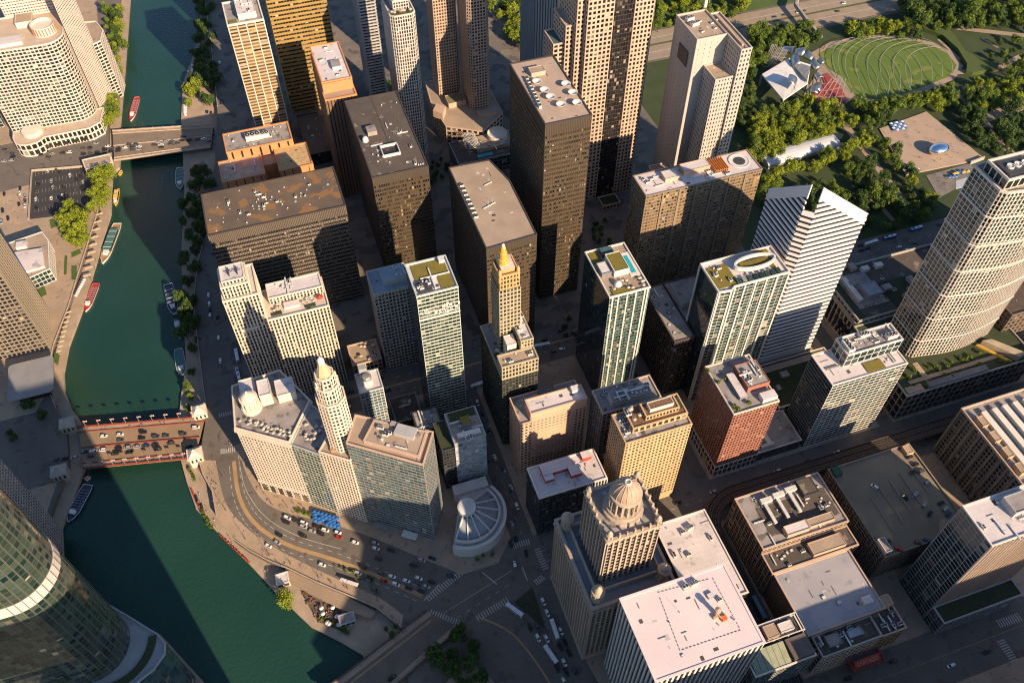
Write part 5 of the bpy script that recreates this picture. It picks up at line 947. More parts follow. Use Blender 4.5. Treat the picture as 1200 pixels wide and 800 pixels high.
# ------------------------------------------------------------------ park
PK = .2
sheet('park_ground', R(346,900,398,690), .15, surf('park_ground_cover',(.045,.068,.02),(.032,.05,.016),.08,.95,fine=.45), -.5)
sheet('park_ground', R(346,900,745,1000), .15, grassm, -.5)
pathm = surf('park_path', (.34,.26,.19), (.28,.215,.155), .1, .9)
for pts in ([(870,262),(1000,240),(1060,255),(1200,225),(1200,250),(1070,278),(880,290)],):
    pass
def ppath(px, wd):
    q = WL(px); b = MB()
    for P, Q in zip(q, q[1:]): b.ebox(P,Q,-wd*.2,math.hypot(Q[0]-P[0],Q[1]-P[1])+wd*.2,-wd/2,wd/2,0,.25+random.uniform(0,.03))
    solo('path', b, pathm, kind='structure')
ppath([(975,125),(1000,160),(1020,185),(1050,225),(1075,255)], 7); ppath([(1090,95),(1125,110),(1150,140),(1185,180),(1210,215)], 8); ppath([(1120,85),(1165,82),(1210,60)], 7); ppath([(1130,105),(1200,95)], 6); ppath([(1120,33),(1210,43)], 7); ppath([(1150,140),(1210,120)], 12); ppath([(930,130),(955,150),(985,160)], 9)
ppath([(1000,218),(1030,240),(1050,262)], 4); ppath([(1100,47),(1125,70)], 3); ppath([(1150,45),(1180,62)], 3)
# expressway beyond the park
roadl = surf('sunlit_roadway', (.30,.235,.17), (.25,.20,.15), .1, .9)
sheet('expressway', R(300,900,694,742), .3, roadl, -.5)
tag(part('ramp', (lambda b: [b, b.tube([(*W(935,-5),8),(*W(930,15),9),(*W(945,35),8),(*W(960,50),6)],2.5,6)][0])(MB()), concrete, None), 'curving pale footbridge over the expressway behind the bandshell', 'bridge')
strip('lane_marking', [(300,706),(900,706)], .4, paint_w, .36); strip('lane_marking', [(300,730),(900,730)], .4, paint_w, .36); strip('median', [(300,718),(900,718)], 3, surf('median_grass',(.1,.11,.03)), .5)
# great lawn
LP = [(958,64),(978,53),(1000,48),(1030,45),(1060,46),(1090,53),(1110,63),(1121,77),(1112,90),(1088,100),(1060,110),(1030,117),(1004,114),(985,96),(968,78)]
lawn = WL(LP); sheet('lawn_walk', offset(ccw(lawn), 6), .3, pathm, -.4); sheet('great_lawn', ccw(lawn), .36, surf('bright_lawn',(.105,.165,.02),(.08,.135,.02),.03,.95,fine=.35,spot=((.15,.17,.035),.06,.6)), -.4)
trm = surf('steel_trellis', (.42,.41,.38), (.36,.35,.33), .5, .5, metal=.3)
tre = thing('lawn_trellis', 'arching steel lattice spanning the oval lawn', 'trellis', (*W(1040,80),.3))
def arc(P, Q, bend, h, n=14):
    mx, my = Q[0]-P[0], Q[1]-P[1]; out = []
    for i in range(n+1):
        t = i/n; s = 4*t*(1-t); out.append((P[0]+mx*t-my*bend*s, P[1]+my*t+mx*bend*s, 1.5+h*s**.6))
    return out
top = [(965,58),(985,51),(1008,47),(1032,45),(1056,46),(1080,50),(1102,58)]; bot = [(980,92),(997,110),(1022,117),(1047,113),(1070,107),(1094,97),(1116,86)]
def along(pl, t):
    t = t*(len(pl)-1); k = min(int(t), len(pl)-2); q = t-k; return W(pl[k][0]+(pl[k+1][0]-pl[k][0])*q, pl[k][1]+(pl[k+1][1]-pl[k][1])*q)
for i in range(12):
    for d_, bd in ((.36,.22),(-.36,-.22)):
        a_ = i/11; c_ = a_+d_
        if -.02 <= c_ <= 1.02: b = MB(); b.tube(arc(along(top,a_),along(bot,min(max(c_,0),1)),bd,6.5),.2,5); part('arch', b, trm, tre)
for i in range(7):
    for q in (top[i],bot[i]): x, y = W(*q); b = MB(); b.tube([(x,y,.3),(x,y,9)],.22,6); part('pylon', b, met_d, tre)
# bandshell
bs = thing('bandshell', 'open-air bandshell with curled steel ribbons and white stage roof', 'bandshell', (*W(925,95),.2)); chrome = flat('brushed_steel', (.42,.42,.42), .32, .9)
q = [(*W(893,87,14),14),(*W(918,117,14),14),(*W(947,97,18),18),(*W(950,76,20),20),(*W(925,68,20),20)]
b = MB(); n = 5; b.raw([(x,y,z) for x,y,z in q]+[(x,y,z-1.5) for x,y,z in q],[tuple(range(n)),tuple(range(2*n-1,n-1,-1))]+[(i,n+i,n+(i+1)%n,(i+1)%n) for i in range(n)]); part('stage_roof', b, surf('white_stage_roof',(.80,.77,.74),None,.1), bs)
for (u,v,z) in ((893,87,14),(918,117,14),(947,97,18),(925,68,20)): x, y = W(u,v,z); b = MB(); b.box(x-.8,x+.8,y-.8,y+.8,0,z-1.6); part('stage_column', b, met_g, bs)
def ribbon(u, v, z, az, w, h, curl, sw):
    x, y = W(u,v,z); b = MB(); N = 12; vs = []
    for i in range(N+1):
        t = i/N; a = curl*t; r = h/curl; out = r*(1-math.cos(a)); up = r*math.sin(a)
        for s in (-1,-.33,.33,1):
            px_, py_ = out*math.cos(az)-s*w*math.sin(az), out*math.sin(az)+s*w*math.cos(az); vs.append((x+px_, y+py_, z+up+sw*s*t))
    fs = [(i*4+k,i*4+k+1,(i+1)*4+k+1,(i+1)*4+k) for i in range(N) for k in range(3)]; b.raw(vs,fs); ob = part('ribbon', b, chrome, bs, smooth=True); md = ob.modifiers.new('thick','SOLIDIFY'); md.thickness = .5
for a_ in ((952,80,16,.2,5,9,2.4,1.5),(955,92,15,-.1,4.5,9,2.6,-1),(946,70,18,.5,4,9,2.2,2),(936,66,18,.9,4.5,10,2.0,-2),(948,108,10,-.5,5,10,2.3,1),(953,104,8,-.6,4,9,2.6,2),(932,100,19,2.4,7,12,1.9,1),(928,75,20,-.2,6,9,1.6,2),(922,62,14,.7,5,9,2.2,-1.5),(960,74,12,.1,3.5,7,2.7,1)): ribbon(*a_)
b = MB(); x, y = W(918,88,18); b.prism([W(925,70,21),W(950,78,21),W(946,94,21),W(940,88,21)],18.5,21); part('canopy_shell', b, met_g, bs)
b = MB()
for (u0,v0,u1,v1) in ((895,75,905,52),(900,78,912,55),(905,80,918,58)):
    for k in range(4): b.tube([(*W(u0+k*2,v0,2),2),(*W(u1+k*2,v1,20),20)],.3,5)
for k in range(5): b.tube([(*W(893+k*3,78-k*4,3+k*3),3+k*3),(*W(912+k*3,80-k*4,3+k*3),3+k*3)],.25,5)
part('truss', b, trm, bs)
sh_ = thing('seating_bowl', 'fan of dark red seats in front of the bandshell', 'seating', (*W(965,100),.3)); seatm = surf('dark_red_seats', (.32,.055,.045), (.25,.045,.04), .8, .7)
b = MB(); b.prism(ccw(WL([(944,108),(962,76),(985,90),(1002,115),(985,126),(955,122)])),.15,.42); part('bowl_floor', b, pathm, sh_)
for poly in ([(962,90),(969,87),(979,96),(966,99)],[(957,98),(965,100.5),(979,97.5),(986,103),(968,107),(955,104)],[(954,106),(967,108.5),(986,105),(990,113),(970,114),(951,112)],[(951,114),(969,116),(990,115),(991,122),(972,124),(955,121)]):
    b = MB(); q = ccw(WL(poly)); b.prism(q,.4,1.1); part('seat_section', b, seatm, sh_)
for k in range(5): b = MB(); b.tube([(*W(948+k*9,126,3),3),(*W(975+k*4,92,12),12)],.3,5); part('cable_mast', b, trm, sh_)
# mirror sculpture on its plaza
pl = WL([(1030,152),(1085,132),(1153,187),(1061,206)]); sheet('plaza', ccw(pl), 1.2, surf('plaza_paving',(.40,.30,.22),(.35,.265,.195),.08,.9), -.5)
bx, by = W(1100,176,5); o = thing('mirror_sculpture', 'mirror-polished bean-shaped sculpture on the paved plaza', 'sculpture', (bx,by,1.2))
b = MB(); NU_, NV_ = 28, 14; vs = []
for j in range(NV_+1):
    ph = math.pi*j/NV_-math.pi/2
    for i in range(NU_):
        th = 2*math.pi*i/NU_; x = 10*math.cos(ph)*math.cos(th); y = 6.4*math.cos(ph)*math.sin(th); z = 5+5*math.sin(ph); z += 2.6*math.exp(-(x/3.6)**2)*max(0,(1-z/5)) ; vs.append((bx+x,by+y,1.25+z))
b.raw(vs,[(j*NU_+i,j*NU_+(i+1)%NU_,(j+1)*NU_+(i+1)%NU_,(j+1)*NU_+i) for j in range(NV_) for i in range(NU_)]); part('mirror_shell', b, flat('mirror_steel',(.86,.88,.9),.03,1.0), o, smooth=True)
tag(part('terrace_wall', wallalong('terrace_wall', WL([(1061,206),(1076,200)]), 3, 1, .2, bal), bal, None), 'sunlit stone stair wall at the corner of the sculpture plaza', 'wall'); tag(part('terrace_wall', wallalong('terrace_wall', WL([(1136,193),(1152,187)]), 3.5, 1.2, .2, bal), bal, None), 'sunlit stone block with openings at the far corner of the sculpture plaza', 'wall')
sheet('rink_plaza', ccw(WL([(1085,206),(1135,192),(1150,205),(1100,232)])), .5, surf('rink_paving',(.20,.18,.16)), -.3); sheet('rink', ccw(WL([(1120,212),(1140,207),(1138,217),(1120,222)])), .62, surf('pale_rink',(.42,.47,.5)), .1)
def parasols(lst, lab, grp, mt, r=1.9):
    me = MB(); me.lathe(0,0,[(r,2.2),(r*.5,2.75),(.05,3.1)],8,0); me.lathe(0,0,[(.06,0),(.06,2.4)],6,1); me.lathe(0,0,[(.9,.7),(.9,.78)],10,1); me = me.mesh('parasol', [mt, met_w])
    for (x,y,z) in lst: tag(link('parasol', me, None, (x,y,z)), lab, 'parasol', grp)
pb_ = surf('blue_canvas',(.02,.14,.42),(.02,.11,.34),.5); py_ = surf('yellow_canvas',(.65,.42,.05)); pr_ = surf('pink_canvas',(.55,.06,.14)); pw_ = surf('white_canvas',(.66,.64,.62))
rg = random.Random(5)
parasols([(*W(1112+i*4+rg.uniform(-1,1),209-i*.8+rg.uniform(-1,1)),.5) for i in range(3)]+[(*W(1122+i*5,204-i),.5) for i in range(2)], 'blue parasol on the café terrace below the mirror sculpture', 'blue parasols below the plaza', pb_); parasols([(*W(1117,206),.5),(*W(1128,204),.5),(*W(1133,203),.5),(*W(1120,205),.5)], 'yellow parasol on the café terrace below the mirror sculpture', 'yellow parasols below the plaza', py_)
parasols([(*W(1043+i*3.2+j*1.5,147+j*2.6-i*.6),.3) for i in range(5) for j in range(4) if (i+j)%2], 'blue parasol in the seating area beside the clipped trees', 'blue parasols by the trees', pb_); parasols([(*W(1043+i*3.2+j*1.5,147+j*2.6-i*.6),.3) for i in range(5) for j in range(4) if (i+j)%2==0], 'white parasol in the seating area beside the clipped trees', 'white parasols by the trees', pw_)
parasols([(*W(368+i*4.4+j*.6,599+i*1.3+j*3.4,2.5),.2) for i in range(7) for j in range(4) if (i*j)%5!=1], 'bright blue parasol outside the greenish glass infill block', 'blue parasols on the riverfront pavement', pb_, 1.8)
parasols([(*W(227+rg.uniform(-5,8),218+rg.uniform(-4,6),-5),-5) for i in range(10)], 'pink parasol on the shaded riverwalk terrace', 'pink parasols on the riverwalk', pr_, 1.7)
x0, y0 = W(893,192); x1, y1 = W(977,167)
o = thing('long_tent', 'long white barrel-roofed marquee among the park trees', 'marquee', ((x0+x1)/2,(y0+y1)/2,.15)); dx, dy = x1-x0, y1-y0; L = math.hypot(dx,dy); dx/=L; dy/=L
for k in range(6):
    b = MB(); prof = [(9*math.cos(t),3.5+3.5*math.sin(t)) for t in np.linspace(0,math.pi,9)]; a0, a1 = L*k/6+.03, L*(k+1)/6-.03
    vs = [(x0+dx*a-dy*q,y0+dy*a+dx*q,z) for a in (a0,a1) for q, z in prof]; b.raw(vs,[(i,i+1,9+i+1,9+i) for i in range(8)]+[tuple(range(9)),tuple(range(17,8,-1))]); part('roof_bay', b, surf('tent_fabric',(.55,.57,.60),(.5,.52,.55),.2), o)
b = MB(); b.ebox((x0,y0),(x1,y1),.3,L-.3,-8.8,8.8,.15,3.5); part('wall', b, greycon, o)

hd = thing('hedge', 'long clipped hedge wrapping the far end of the oval lawn', 'hedge', (*W(1125,60),.2))
hp = WL([(1078,22),(1100,24),(1118,42),(1130,60),(1150,72),(1172,74),(1165,82),(1140,86),(1132,84),(1133,76),(1122,58),(1104,42),(1082,34)],3)
b = MB(); b.prism(ccw(hp),.15,4.2); part('clipped_body', b, surf('hedge_green',(.075,.105,.018),(.05,.08,.016),.5,.95,fine=.6), hd)
# ------------------------------------------------------------------ trees
bark = surf('bark', (.10,.07,.045), (.06,.045,.03), .6, .9)
def leafmat(name, c1, c2, c3):
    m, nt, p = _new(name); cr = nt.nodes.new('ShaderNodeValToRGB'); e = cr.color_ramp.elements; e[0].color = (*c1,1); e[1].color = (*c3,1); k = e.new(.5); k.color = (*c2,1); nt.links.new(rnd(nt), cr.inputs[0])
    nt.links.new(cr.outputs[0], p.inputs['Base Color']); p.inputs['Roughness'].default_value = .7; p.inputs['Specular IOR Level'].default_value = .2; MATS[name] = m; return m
leaf_y = leafmat('yellow_green_leaves', (.095,.145,.014), (.16,.215,.018), (.25,.27,.025)); leaf_g = leafmat('mid_green_leaves', (.055,.10,.016), (.09,.145,.02), (.14,.18,.026)); leaf_d = leafmat('dark_green_leaves', (.025,.055,.016), (.045,.085,.02), (.075,.115,.024))  # sun and shade on the trees put into bright and dark leaf colours
def crown(seed, mat, rx=5.0, h=7.6, z0=2.0, n=1500):
    rg = random.Random(seed); b = MB(); lobes = [(0,0,z0+h*.45,rx*.62)]
    for i in range(11):
        a = rg.uniform(0,2*math.pi); r = rg.uniform(.35,.72)*rx; z = z0+h*rg.uniform(.18,.85); s = rx*rg.uniform(.26,.46)*(1.15-.5*abs((z-z0)/h-.4)); lobes.append((r*math.cos(a)*(1.1-.5*(z-z0)/h), r*math.sin(a)*(1.1-.5*(z-z0)/h), z, s))
    for i in range(n):
        cx, cy, cz, s = lobes[rg.randrange(len(lobes))]; u = rg.uniform(-1,1); t = rg.uniform(0,2*math.pi); q = math.sqrt(1-u*u); d = Vector((q*math.cos(t),q*math.sin(t),u)); p = Vector((cx,cy,cz))+d*s*rg.uniform(.6,1.12)
        nrm = (d+Vector((rg.gauss(0,.45),rg.gauss(0,.45),rg.gauss(0,.45)))).normalized(); a = nrm.orthogonal().normalized(); a.rotate(Matrix.Rotation(rg.uniform(0,6.28),3,nrm)); c = nrm.cross(a); k = rg.uniform(.2,.46)
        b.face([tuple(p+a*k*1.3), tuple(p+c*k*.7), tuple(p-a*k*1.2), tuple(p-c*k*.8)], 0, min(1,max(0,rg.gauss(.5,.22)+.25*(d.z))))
    return b.mesh('crown', mat)
def trunk(seed, rx=5.0, h=9.0, z0=2.6):
    rg = random.Random(seed); b = MB(); b.lathe(0,0,[(.42,0),(.3,.6),(.26,z0),(.16,z0+h*.5),(.06,z0+h*.8)],7)
    for i in range(5): a = rg.uniform(0,6.28); z = z0+h*rg.uniform(.02,.35); L = rx*rg.uniform(.4,.65); b.tube([(0,0,z),(L*.5*math.cos(a),L*.5*math.sin(a),z+h*.16),(L*math.cos(a),L*math.sin(a),z+h*.28)],.09,5)
    return b.mesh('trunk', bark)
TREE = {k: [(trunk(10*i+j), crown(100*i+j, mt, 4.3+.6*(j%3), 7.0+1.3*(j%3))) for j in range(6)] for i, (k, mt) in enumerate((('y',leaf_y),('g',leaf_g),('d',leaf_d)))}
BUSH = [crown(900+j, leaf_g, 2.0, 2.6, .1, 160) for j in range(3)]
NT = [0]
WOOD = {}
def woods(x, y, z, kind, key, s):
    for me, mt in zip(TREE[kind][random.randrange(6)], ('t', kind)):
        co = np.empty(len(me.vertices)*3, np.float32); me.vertices.foreach_get('co', co); co = co.reshape(-1,3)*np.array([s,s,s*random.uniform(.9,1.1)]); a = random.uniform(0,6.28); c, q = math.cos(a), math.sin(a)
        co = np.stack([co[:,0]*c-co[:,1]*q+x, co[:,0]*q+co[:,1]*c+y, co[:,2]+z], 1); rr = np.empty(len(me.polygons), np.float32); me.attributes['rnd'].data.foreach_get('value', rr)
        b = WOOD.setdefault(key, {}).setdefault(mt, MB()); n = len(b.v); b.v += [tuple(v) for v in co.tolist()]; b.f += [tuple(i+n for i in p.vertices) for p in me.polygons]; b.r += rr.tolist(); b.m += [0]*len(rr)
def inframe(x, y, z, mg=30):
    d = Vector((x,y,z-CAM_H)); f = d.dot(_F); u = 600+FOC*d.dot(_R)/f; v = 400-FOC*d.dot(_U)/f; return -mg < u < 1200+mg and -mg < v < 800+mg
def tree(x, y, z, kind, lab, grp, s=1.0):
    if not inframe(x, y, z+5): return
    if lab.startswith('~'): woods(x, y, z, kind, lab[1:], s); return
    tm, cm = TREE[kind][random.randrange(6)]; o = thing('tree', lab, 'tree', (x,y,z), grp, random.uniform(0,6.28)); o.scale = (s,s,s*random.uniform(.9,1.12)); link('trunk', tm, o); link('crown', cm, o); NT[0] += 1
def grove(pxpoly, step, kind, lab, grp, s=1.0, z=.15, jit=.22, zt=6.0):
    if s >= .75: step *= 1.2; s *= 1.42
    q = WL(pxpoly, zt); xs = [p[0] for p in q]; ys = [p[1] for p in q]; y = min(ys)+step*.4; r = 0
    while y < max(ys):
        x = min(xs)+step*(.3+.5*(r%2))
        while x < max(xs):
            if inpoly(x,y,q): tree(x+random.uniform(-jit,jit)*step, y+random.uniform(-jit,jit)*step, z, kind if isinstance(kind,str) and len(kind)==1 else random.choice(kind), lab, grp, s*random.uniform(.72,1.22))
            x += step
        y += step*.9; r += 1
T = lambda *a, **k: grove(*a, **k)
T([(868,150),(893,132),(975,118),(1000,148),(960,165),(880,192)], 8.6, 'yyg', 'yellow-green tree in the rows between the bandshell and the long marquee', 'trees by the bandshell', 1.0)
T([(888,210),(975,178),(1012,158),(1020,178),(975,190),(900,222)], 9.4, 'yyg', 'yellow-green tree between the long marquee and the striped white tower', 'trees by the long marquee', 1.0)
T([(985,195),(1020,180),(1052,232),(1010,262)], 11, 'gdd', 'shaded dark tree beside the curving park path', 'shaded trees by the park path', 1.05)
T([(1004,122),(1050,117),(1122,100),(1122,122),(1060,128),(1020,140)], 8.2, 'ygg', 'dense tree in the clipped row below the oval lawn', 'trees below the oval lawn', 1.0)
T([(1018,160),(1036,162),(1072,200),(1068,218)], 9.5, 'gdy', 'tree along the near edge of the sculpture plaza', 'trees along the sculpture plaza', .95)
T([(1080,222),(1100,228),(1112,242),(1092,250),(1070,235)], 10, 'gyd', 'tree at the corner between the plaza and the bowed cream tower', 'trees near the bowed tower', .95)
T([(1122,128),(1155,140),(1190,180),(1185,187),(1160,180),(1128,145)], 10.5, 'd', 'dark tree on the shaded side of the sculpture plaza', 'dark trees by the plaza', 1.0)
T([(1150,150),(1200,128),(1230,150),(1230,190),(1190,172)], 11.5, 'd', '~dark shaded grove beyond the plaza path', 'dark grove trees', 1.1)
T([(1125,105),(1160,92),(1230,75),(1230,112),(1150,128)], 10.5, 'ygg', 'tree in the sunlit hedge row beyond the oval lawn', 'hedge row trees', 1.0)
T([(1058,-8),(1135,-8),(1140,28),(1090,38),(1062,22)], 12.5, 'gdd', '~dense dark trees massed beside the expressway', 'large trees by the expressway', 1.25)
T([(985,28),(1080,28),(1092,44),(1050,42),(990,44)], 10, 'gdy', 'tree behind the far rim of the oval lawn', 'trees behind the oval lawn', 1.1)
T([(870,40),(945,28),(960,50),(900,68),(878,95),(868,80)], 9.2, 'dgg', '~thicket of trees behind the bandshell', 'trees behind the bandshell', 1.05)
T([(765,-12),(880,-12),(880,10),(770,35)], 12, 'yg', '~sunlit woodland strip beyond the expressway', 'trees beyond the expressway', 1.0)
T([(577,5),(620,-10),(622,55),(590,45)], 11, 'gyd', '~clump of trees between the rosy apartment pair and the skyscraper', 'trees behind the skyscraper', 1.1, z=.15)
T([(880,222),(905,212),(925,225),(890,240)], 10, 'g', 'tree beside the far side of the striped white tower', 'trees by the striped tower', .9)
T([(1140,-10),(1210,-10),(1210,30),(1150,20)], 14, 'gd', '~loose trees filling the far park corner', 'trees in the far park corner', 1.1)
T([(1165,50),(1210,45),(1210,70),(1160,75)], 13, 'dg', 'tree between the garden beds of the park', 'trees between garden beds', .8)
T([(70,245),(105,245),(106,270),(95,292),(72,290)], 9, 'y', 'yellow-green tree in the round clump by the car park', 'trees by the car park', 1.05)
T([(112,197),(130,199),(126,225),(118,247),(107,247)], 7.5, 'y', 'yellow-green tree in the row between car park and river', 'tree row by the car park', .9)
T([(124,70),(140,68),(136,145),(124,145)], 6.6, 'yg', '~long continuous hedge of trees beside the cream hotel', 'hedge trees beside the cream hotel', .85)
T([(127,10),(143,5),(142,65),(128,62)], 8, 'dgy', '~mass of trees on the promenade behind the cream hotel', 'promenade trees', .85)
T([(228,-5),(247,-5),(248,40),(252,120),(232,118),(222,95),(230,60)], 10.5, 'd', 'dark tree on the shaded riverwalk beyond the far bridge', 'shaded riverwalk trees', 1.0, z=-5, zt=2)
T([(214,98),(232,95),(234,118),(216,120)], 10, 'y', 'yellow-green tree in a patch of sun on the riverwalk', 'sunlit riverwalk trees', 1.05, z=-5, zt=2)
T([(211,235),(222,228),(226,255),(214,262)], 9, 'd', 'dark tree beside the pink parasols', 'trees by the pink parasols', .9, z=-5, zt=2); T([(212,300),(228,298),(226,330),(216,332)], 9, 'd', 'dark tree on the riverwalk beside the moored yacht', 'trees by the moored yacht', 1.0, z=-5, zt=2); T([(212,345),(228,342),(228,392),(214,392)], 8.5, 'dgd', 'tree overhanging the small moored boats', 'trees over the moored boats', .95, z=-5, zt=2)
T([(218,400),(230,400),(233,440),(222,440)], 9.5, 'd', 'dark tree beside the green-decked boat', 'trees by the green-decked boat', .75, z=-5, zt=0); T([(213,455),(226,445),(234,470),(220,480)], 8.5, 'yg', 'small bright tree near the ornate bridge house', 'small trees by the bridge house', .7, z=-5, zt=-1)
T([(20,470),(50,462),(62,485),(30,490)], 9, 'd', 'shaded tree behind the thin-roofed pavilion', 'trees behind the pavilion', .8); T([(0,505),(28,502),(26,513),(0,515)], 7, 'd', 'small tree in the planted median north of the maroon bridge', 'median trees', .6)
tree(*W(336,704,-2),-5,'y','single round green tree overhanging the riverwalk corner',None,1.25)
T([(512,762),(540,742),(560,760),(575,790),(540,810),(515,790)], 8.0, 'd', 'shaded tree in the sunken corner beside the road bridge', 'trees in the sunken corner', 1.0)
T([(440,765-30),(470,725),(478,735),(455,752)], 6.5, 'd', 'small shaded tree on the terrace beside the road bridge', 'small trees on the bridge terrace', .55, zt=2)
T([(555,652),(577,642),(580,648),(560,658)], 5, 'g', 'small street tree in front of the round hall', 'street trees by the round hall', .4, zt=1)
T([(425,85),(465,95),(470,120),(440,130)], 10, 'd', 'shaded tree between the rust-brown tower and the ribbed tower', 'shaded courtyard trees', .8); T([(500,182),(525,176),(530,200),(505,215)], 8, 'd', 'small tree in the shaded courtyard beside the pool club', 'courtyard trees', .6); T([(655,370),(672,362),(678,392),(660,395)], 8.5, 'd', 'tree on the shaded plaza beside the avenue', 'plaza trees', .55); T([(690,262),(712,250),(720,290),(700,300)], 8, 'dg', 'tree in the plaza garden below the tan granite tower', 'plaza garden trees', .6)
T([(890,236),(985,205),(1012,258),(1055,262),(1045,270),(960,262)], 9.5, 'ddg', '~dark continuous tree belt along the park-side avenue', '', .85); T([(1062,212),(1085,222),(1100,245),(1085,256),(1058,262),(1050,240)], 9.5, 'dg', '~shaded tree belt between the plaza and the avenue', '', .85)
T([(868,98),(890,98),(893,132),(868,150)], 9.5, 'dg', '~clump of trees between the limestone slab and the bandshell', '', .85); T([(1090,10),(1200,15),(1215,36),(1120,30)], 12, 'dg', '~tree belt along the far garden path', '', .9); T([(1125,112),(1145,108),(1160,130),(1140,138)], 10, 'd', '~dark copse beside the plaza path', '', .9); T([(1000,120),(1020,118),(1045,140),(1018,158)], 9, 'dg', '~dark trees at the end of the clipped row', '', .9)
for lab, d in WOOD.items():
    first = None
    for mt in ('y','g','d','t'):
        if mt in d:
            me = d[mt].mesh('woodland', {'y':leaf_y,'g':leaf_g,'d':leaf_d,'t':bark}[mt])
            if first is None: first = tag(link('woodland', me), lab, 'trees', None, 'stuff')
            else: link({'t':'trunks'}.get(mt,'crowns'), me, first)
for (u,v,z) in ((830,432,74),(842,446,74),(854,438,74),(850,442,74),(861,474,74),(866,477,74),(878,470,74)):
    x, y = W(u,v,z+3); tag(link('shrub', BUSH[random.randrange(3)], None, (x,y,z), random.uniform(0,6)), 'bushy green shrub in the roof garden of the red brick hotel', 'shrub', 'roof garden shrubs').scale = (1.1,)*3
for i in range(26):
    x, y = random.uniform(368,450), random.choice((random.uniform(246.5,252),random.uniform(236,242.5))); tag(link('shrub', BUSH[random.randrange(3)], None, (x,y,28.1), random.uniform(0,6)), 'dark green shrub in the podium garden below the bowed cream tower', 'shrub', 'podium garden shrubs').scale = (random.uniform(.7,1.2),)*3
for (u0,v0,u1,v1,n,z) in ((222,548,229,562,6,-5),(236,598,248,618,9,-5),(400-28,722,410,742,12,-5),(345,597,364,603,9,.2),(395,757-95,438,683,6,.2),(392,585,398,590,2,.2)):
    for i in range(n): t = (i+.5)/n; x, y = W(u0+(u1-u0)*t+random.uniform(-1,1), v0+(v1-v0)*t+random.uniform(-1,1), z+1); tag(link('shrub', BUSH[random.randrange(3)], None, (x,y,z), random.uniform(0,6)), 'low green shrub in the planting strip by the riverfront', 'shrub', 'riverfront shrubs').scale = (random.uniform(.55,.95),)*3
# ------------------------------------------------------------------ vehicles
tyre = flat('tyre_rubber', (.02,.02,.02), .8); cglass = flat('car_glass', (.015,.018,.022), .08); lamp_w = flat('headlamp', (.7,.7,.65), .2); lamp_r = flat('tail_lamp', (.35,.02,.02), .3)
PAINT = {'w':('white',(.72,.71,.69)),'k':('black',(.018,.018,.02)),'s':('silver grey',(.34,.35,.36)),'r':('red',(.42,.02,.02)),'b':('dark blue',(.03,.05,.11)),'y':('yellow',(.60,.36,.03)),'g':('dark grey',(.075,.078,.08))}
def loft(b, secs, m):
    n = len(secs[0]); vs = [p for s in secs for p in s]; fs = [(i*n+k,i*n+(k+1)%n,(i+1)*n+(k+1)%n,(i+1)*n+k) for i in range(len(secs)-1) for k in range(n)]; b.raw(vs, fs+[tuple(range(n-1,-1,-1)),tuple((len(secs)-1)*n+k for k in range(n))], m)
def carmesh(key, suv=False):
    nm, c = PAINT[key]; pm = flat('car_paint_'+key, c, .28, .1); b = MB(); H1 = .95 if suv else .82; H2 = 1.75 if suv else 1.45
    prof = [(-2.45,.45,.55,.80),(-2.3,.3,H1-.08,.90),(-1.5,.25,H1,.94),(0,.25,H1+.03,.95),(1.3,.25,H1,.94),(2.15,.3,H1-.15,.88),(2.45,.42,.58,.72)]
    loft(b, [[(x,-w,z0),(x,w,z0),(x,w,z1-.12),(x,w*.9,z1),(x,-w*.9,z1),(x,-w,z1-.12)] for x,z0,z1,w in prof], 0)
    r0, r1 = (-2.25,.55) if suv else (-1.75,.35); gl = [(r0-.3,H1-.02,.84),(r0+.15,H2-.14,.72),(r1,H2-.14,.72),(r1+.95,H1-.02,.82)]
    b.raw([(x,-w,z) for x,z,w in gl]+[(x,w,z) for x,z,w in gl],[(0,1,2,3),(7,6,5,4),(0,4,5,1),(2,6,7,3),(1,5,6,2)],1)
    b.box(r0+.12,r1+.02,-.72,.72,H2-.14,H2,0)
    for x in (-1.5,1.5):
        for y in (-.93,.73):
            vs = [(x+.34*math.cos(a),yy,.34+.34*math.sin(a)) for yy in (y,y+.2) for a in np.linspace(0,2*math.pi,10,endpoint=False)]; b.raw(vs,[(i,(i+1)%10,10+(i+1)%10,10+i) for i in range(10)]+[tuple(range(9,-1,-1)),tuple(range(10,20))],2)
    for y in (-.62,.45): b.box(2.36,2.44,y,y+.2,.55,.7,3); b.box(-2.44,-2.38,y,y+.2,.6,.75,4)
    return b.mesh('car', [pm, cglass, tyre, lamp_w, lamp_r])
CARS = {(k,s): carmesh(k,s) for k in PAINT for s in (False,True)}
def car(x, y, z, ang, key, where, grp, suv=None):
    suv = random.random() < .4 if suv is None else suv; o = link('car', CARS[(key,suv)], None, (x,y,z), ang); o.scale = (1.04,1.04,1.04); tag(o, '%s %s %s' % (PAINT[key][0], 'sport utility car' if suv else 'saloon car', where), 'car', grp)
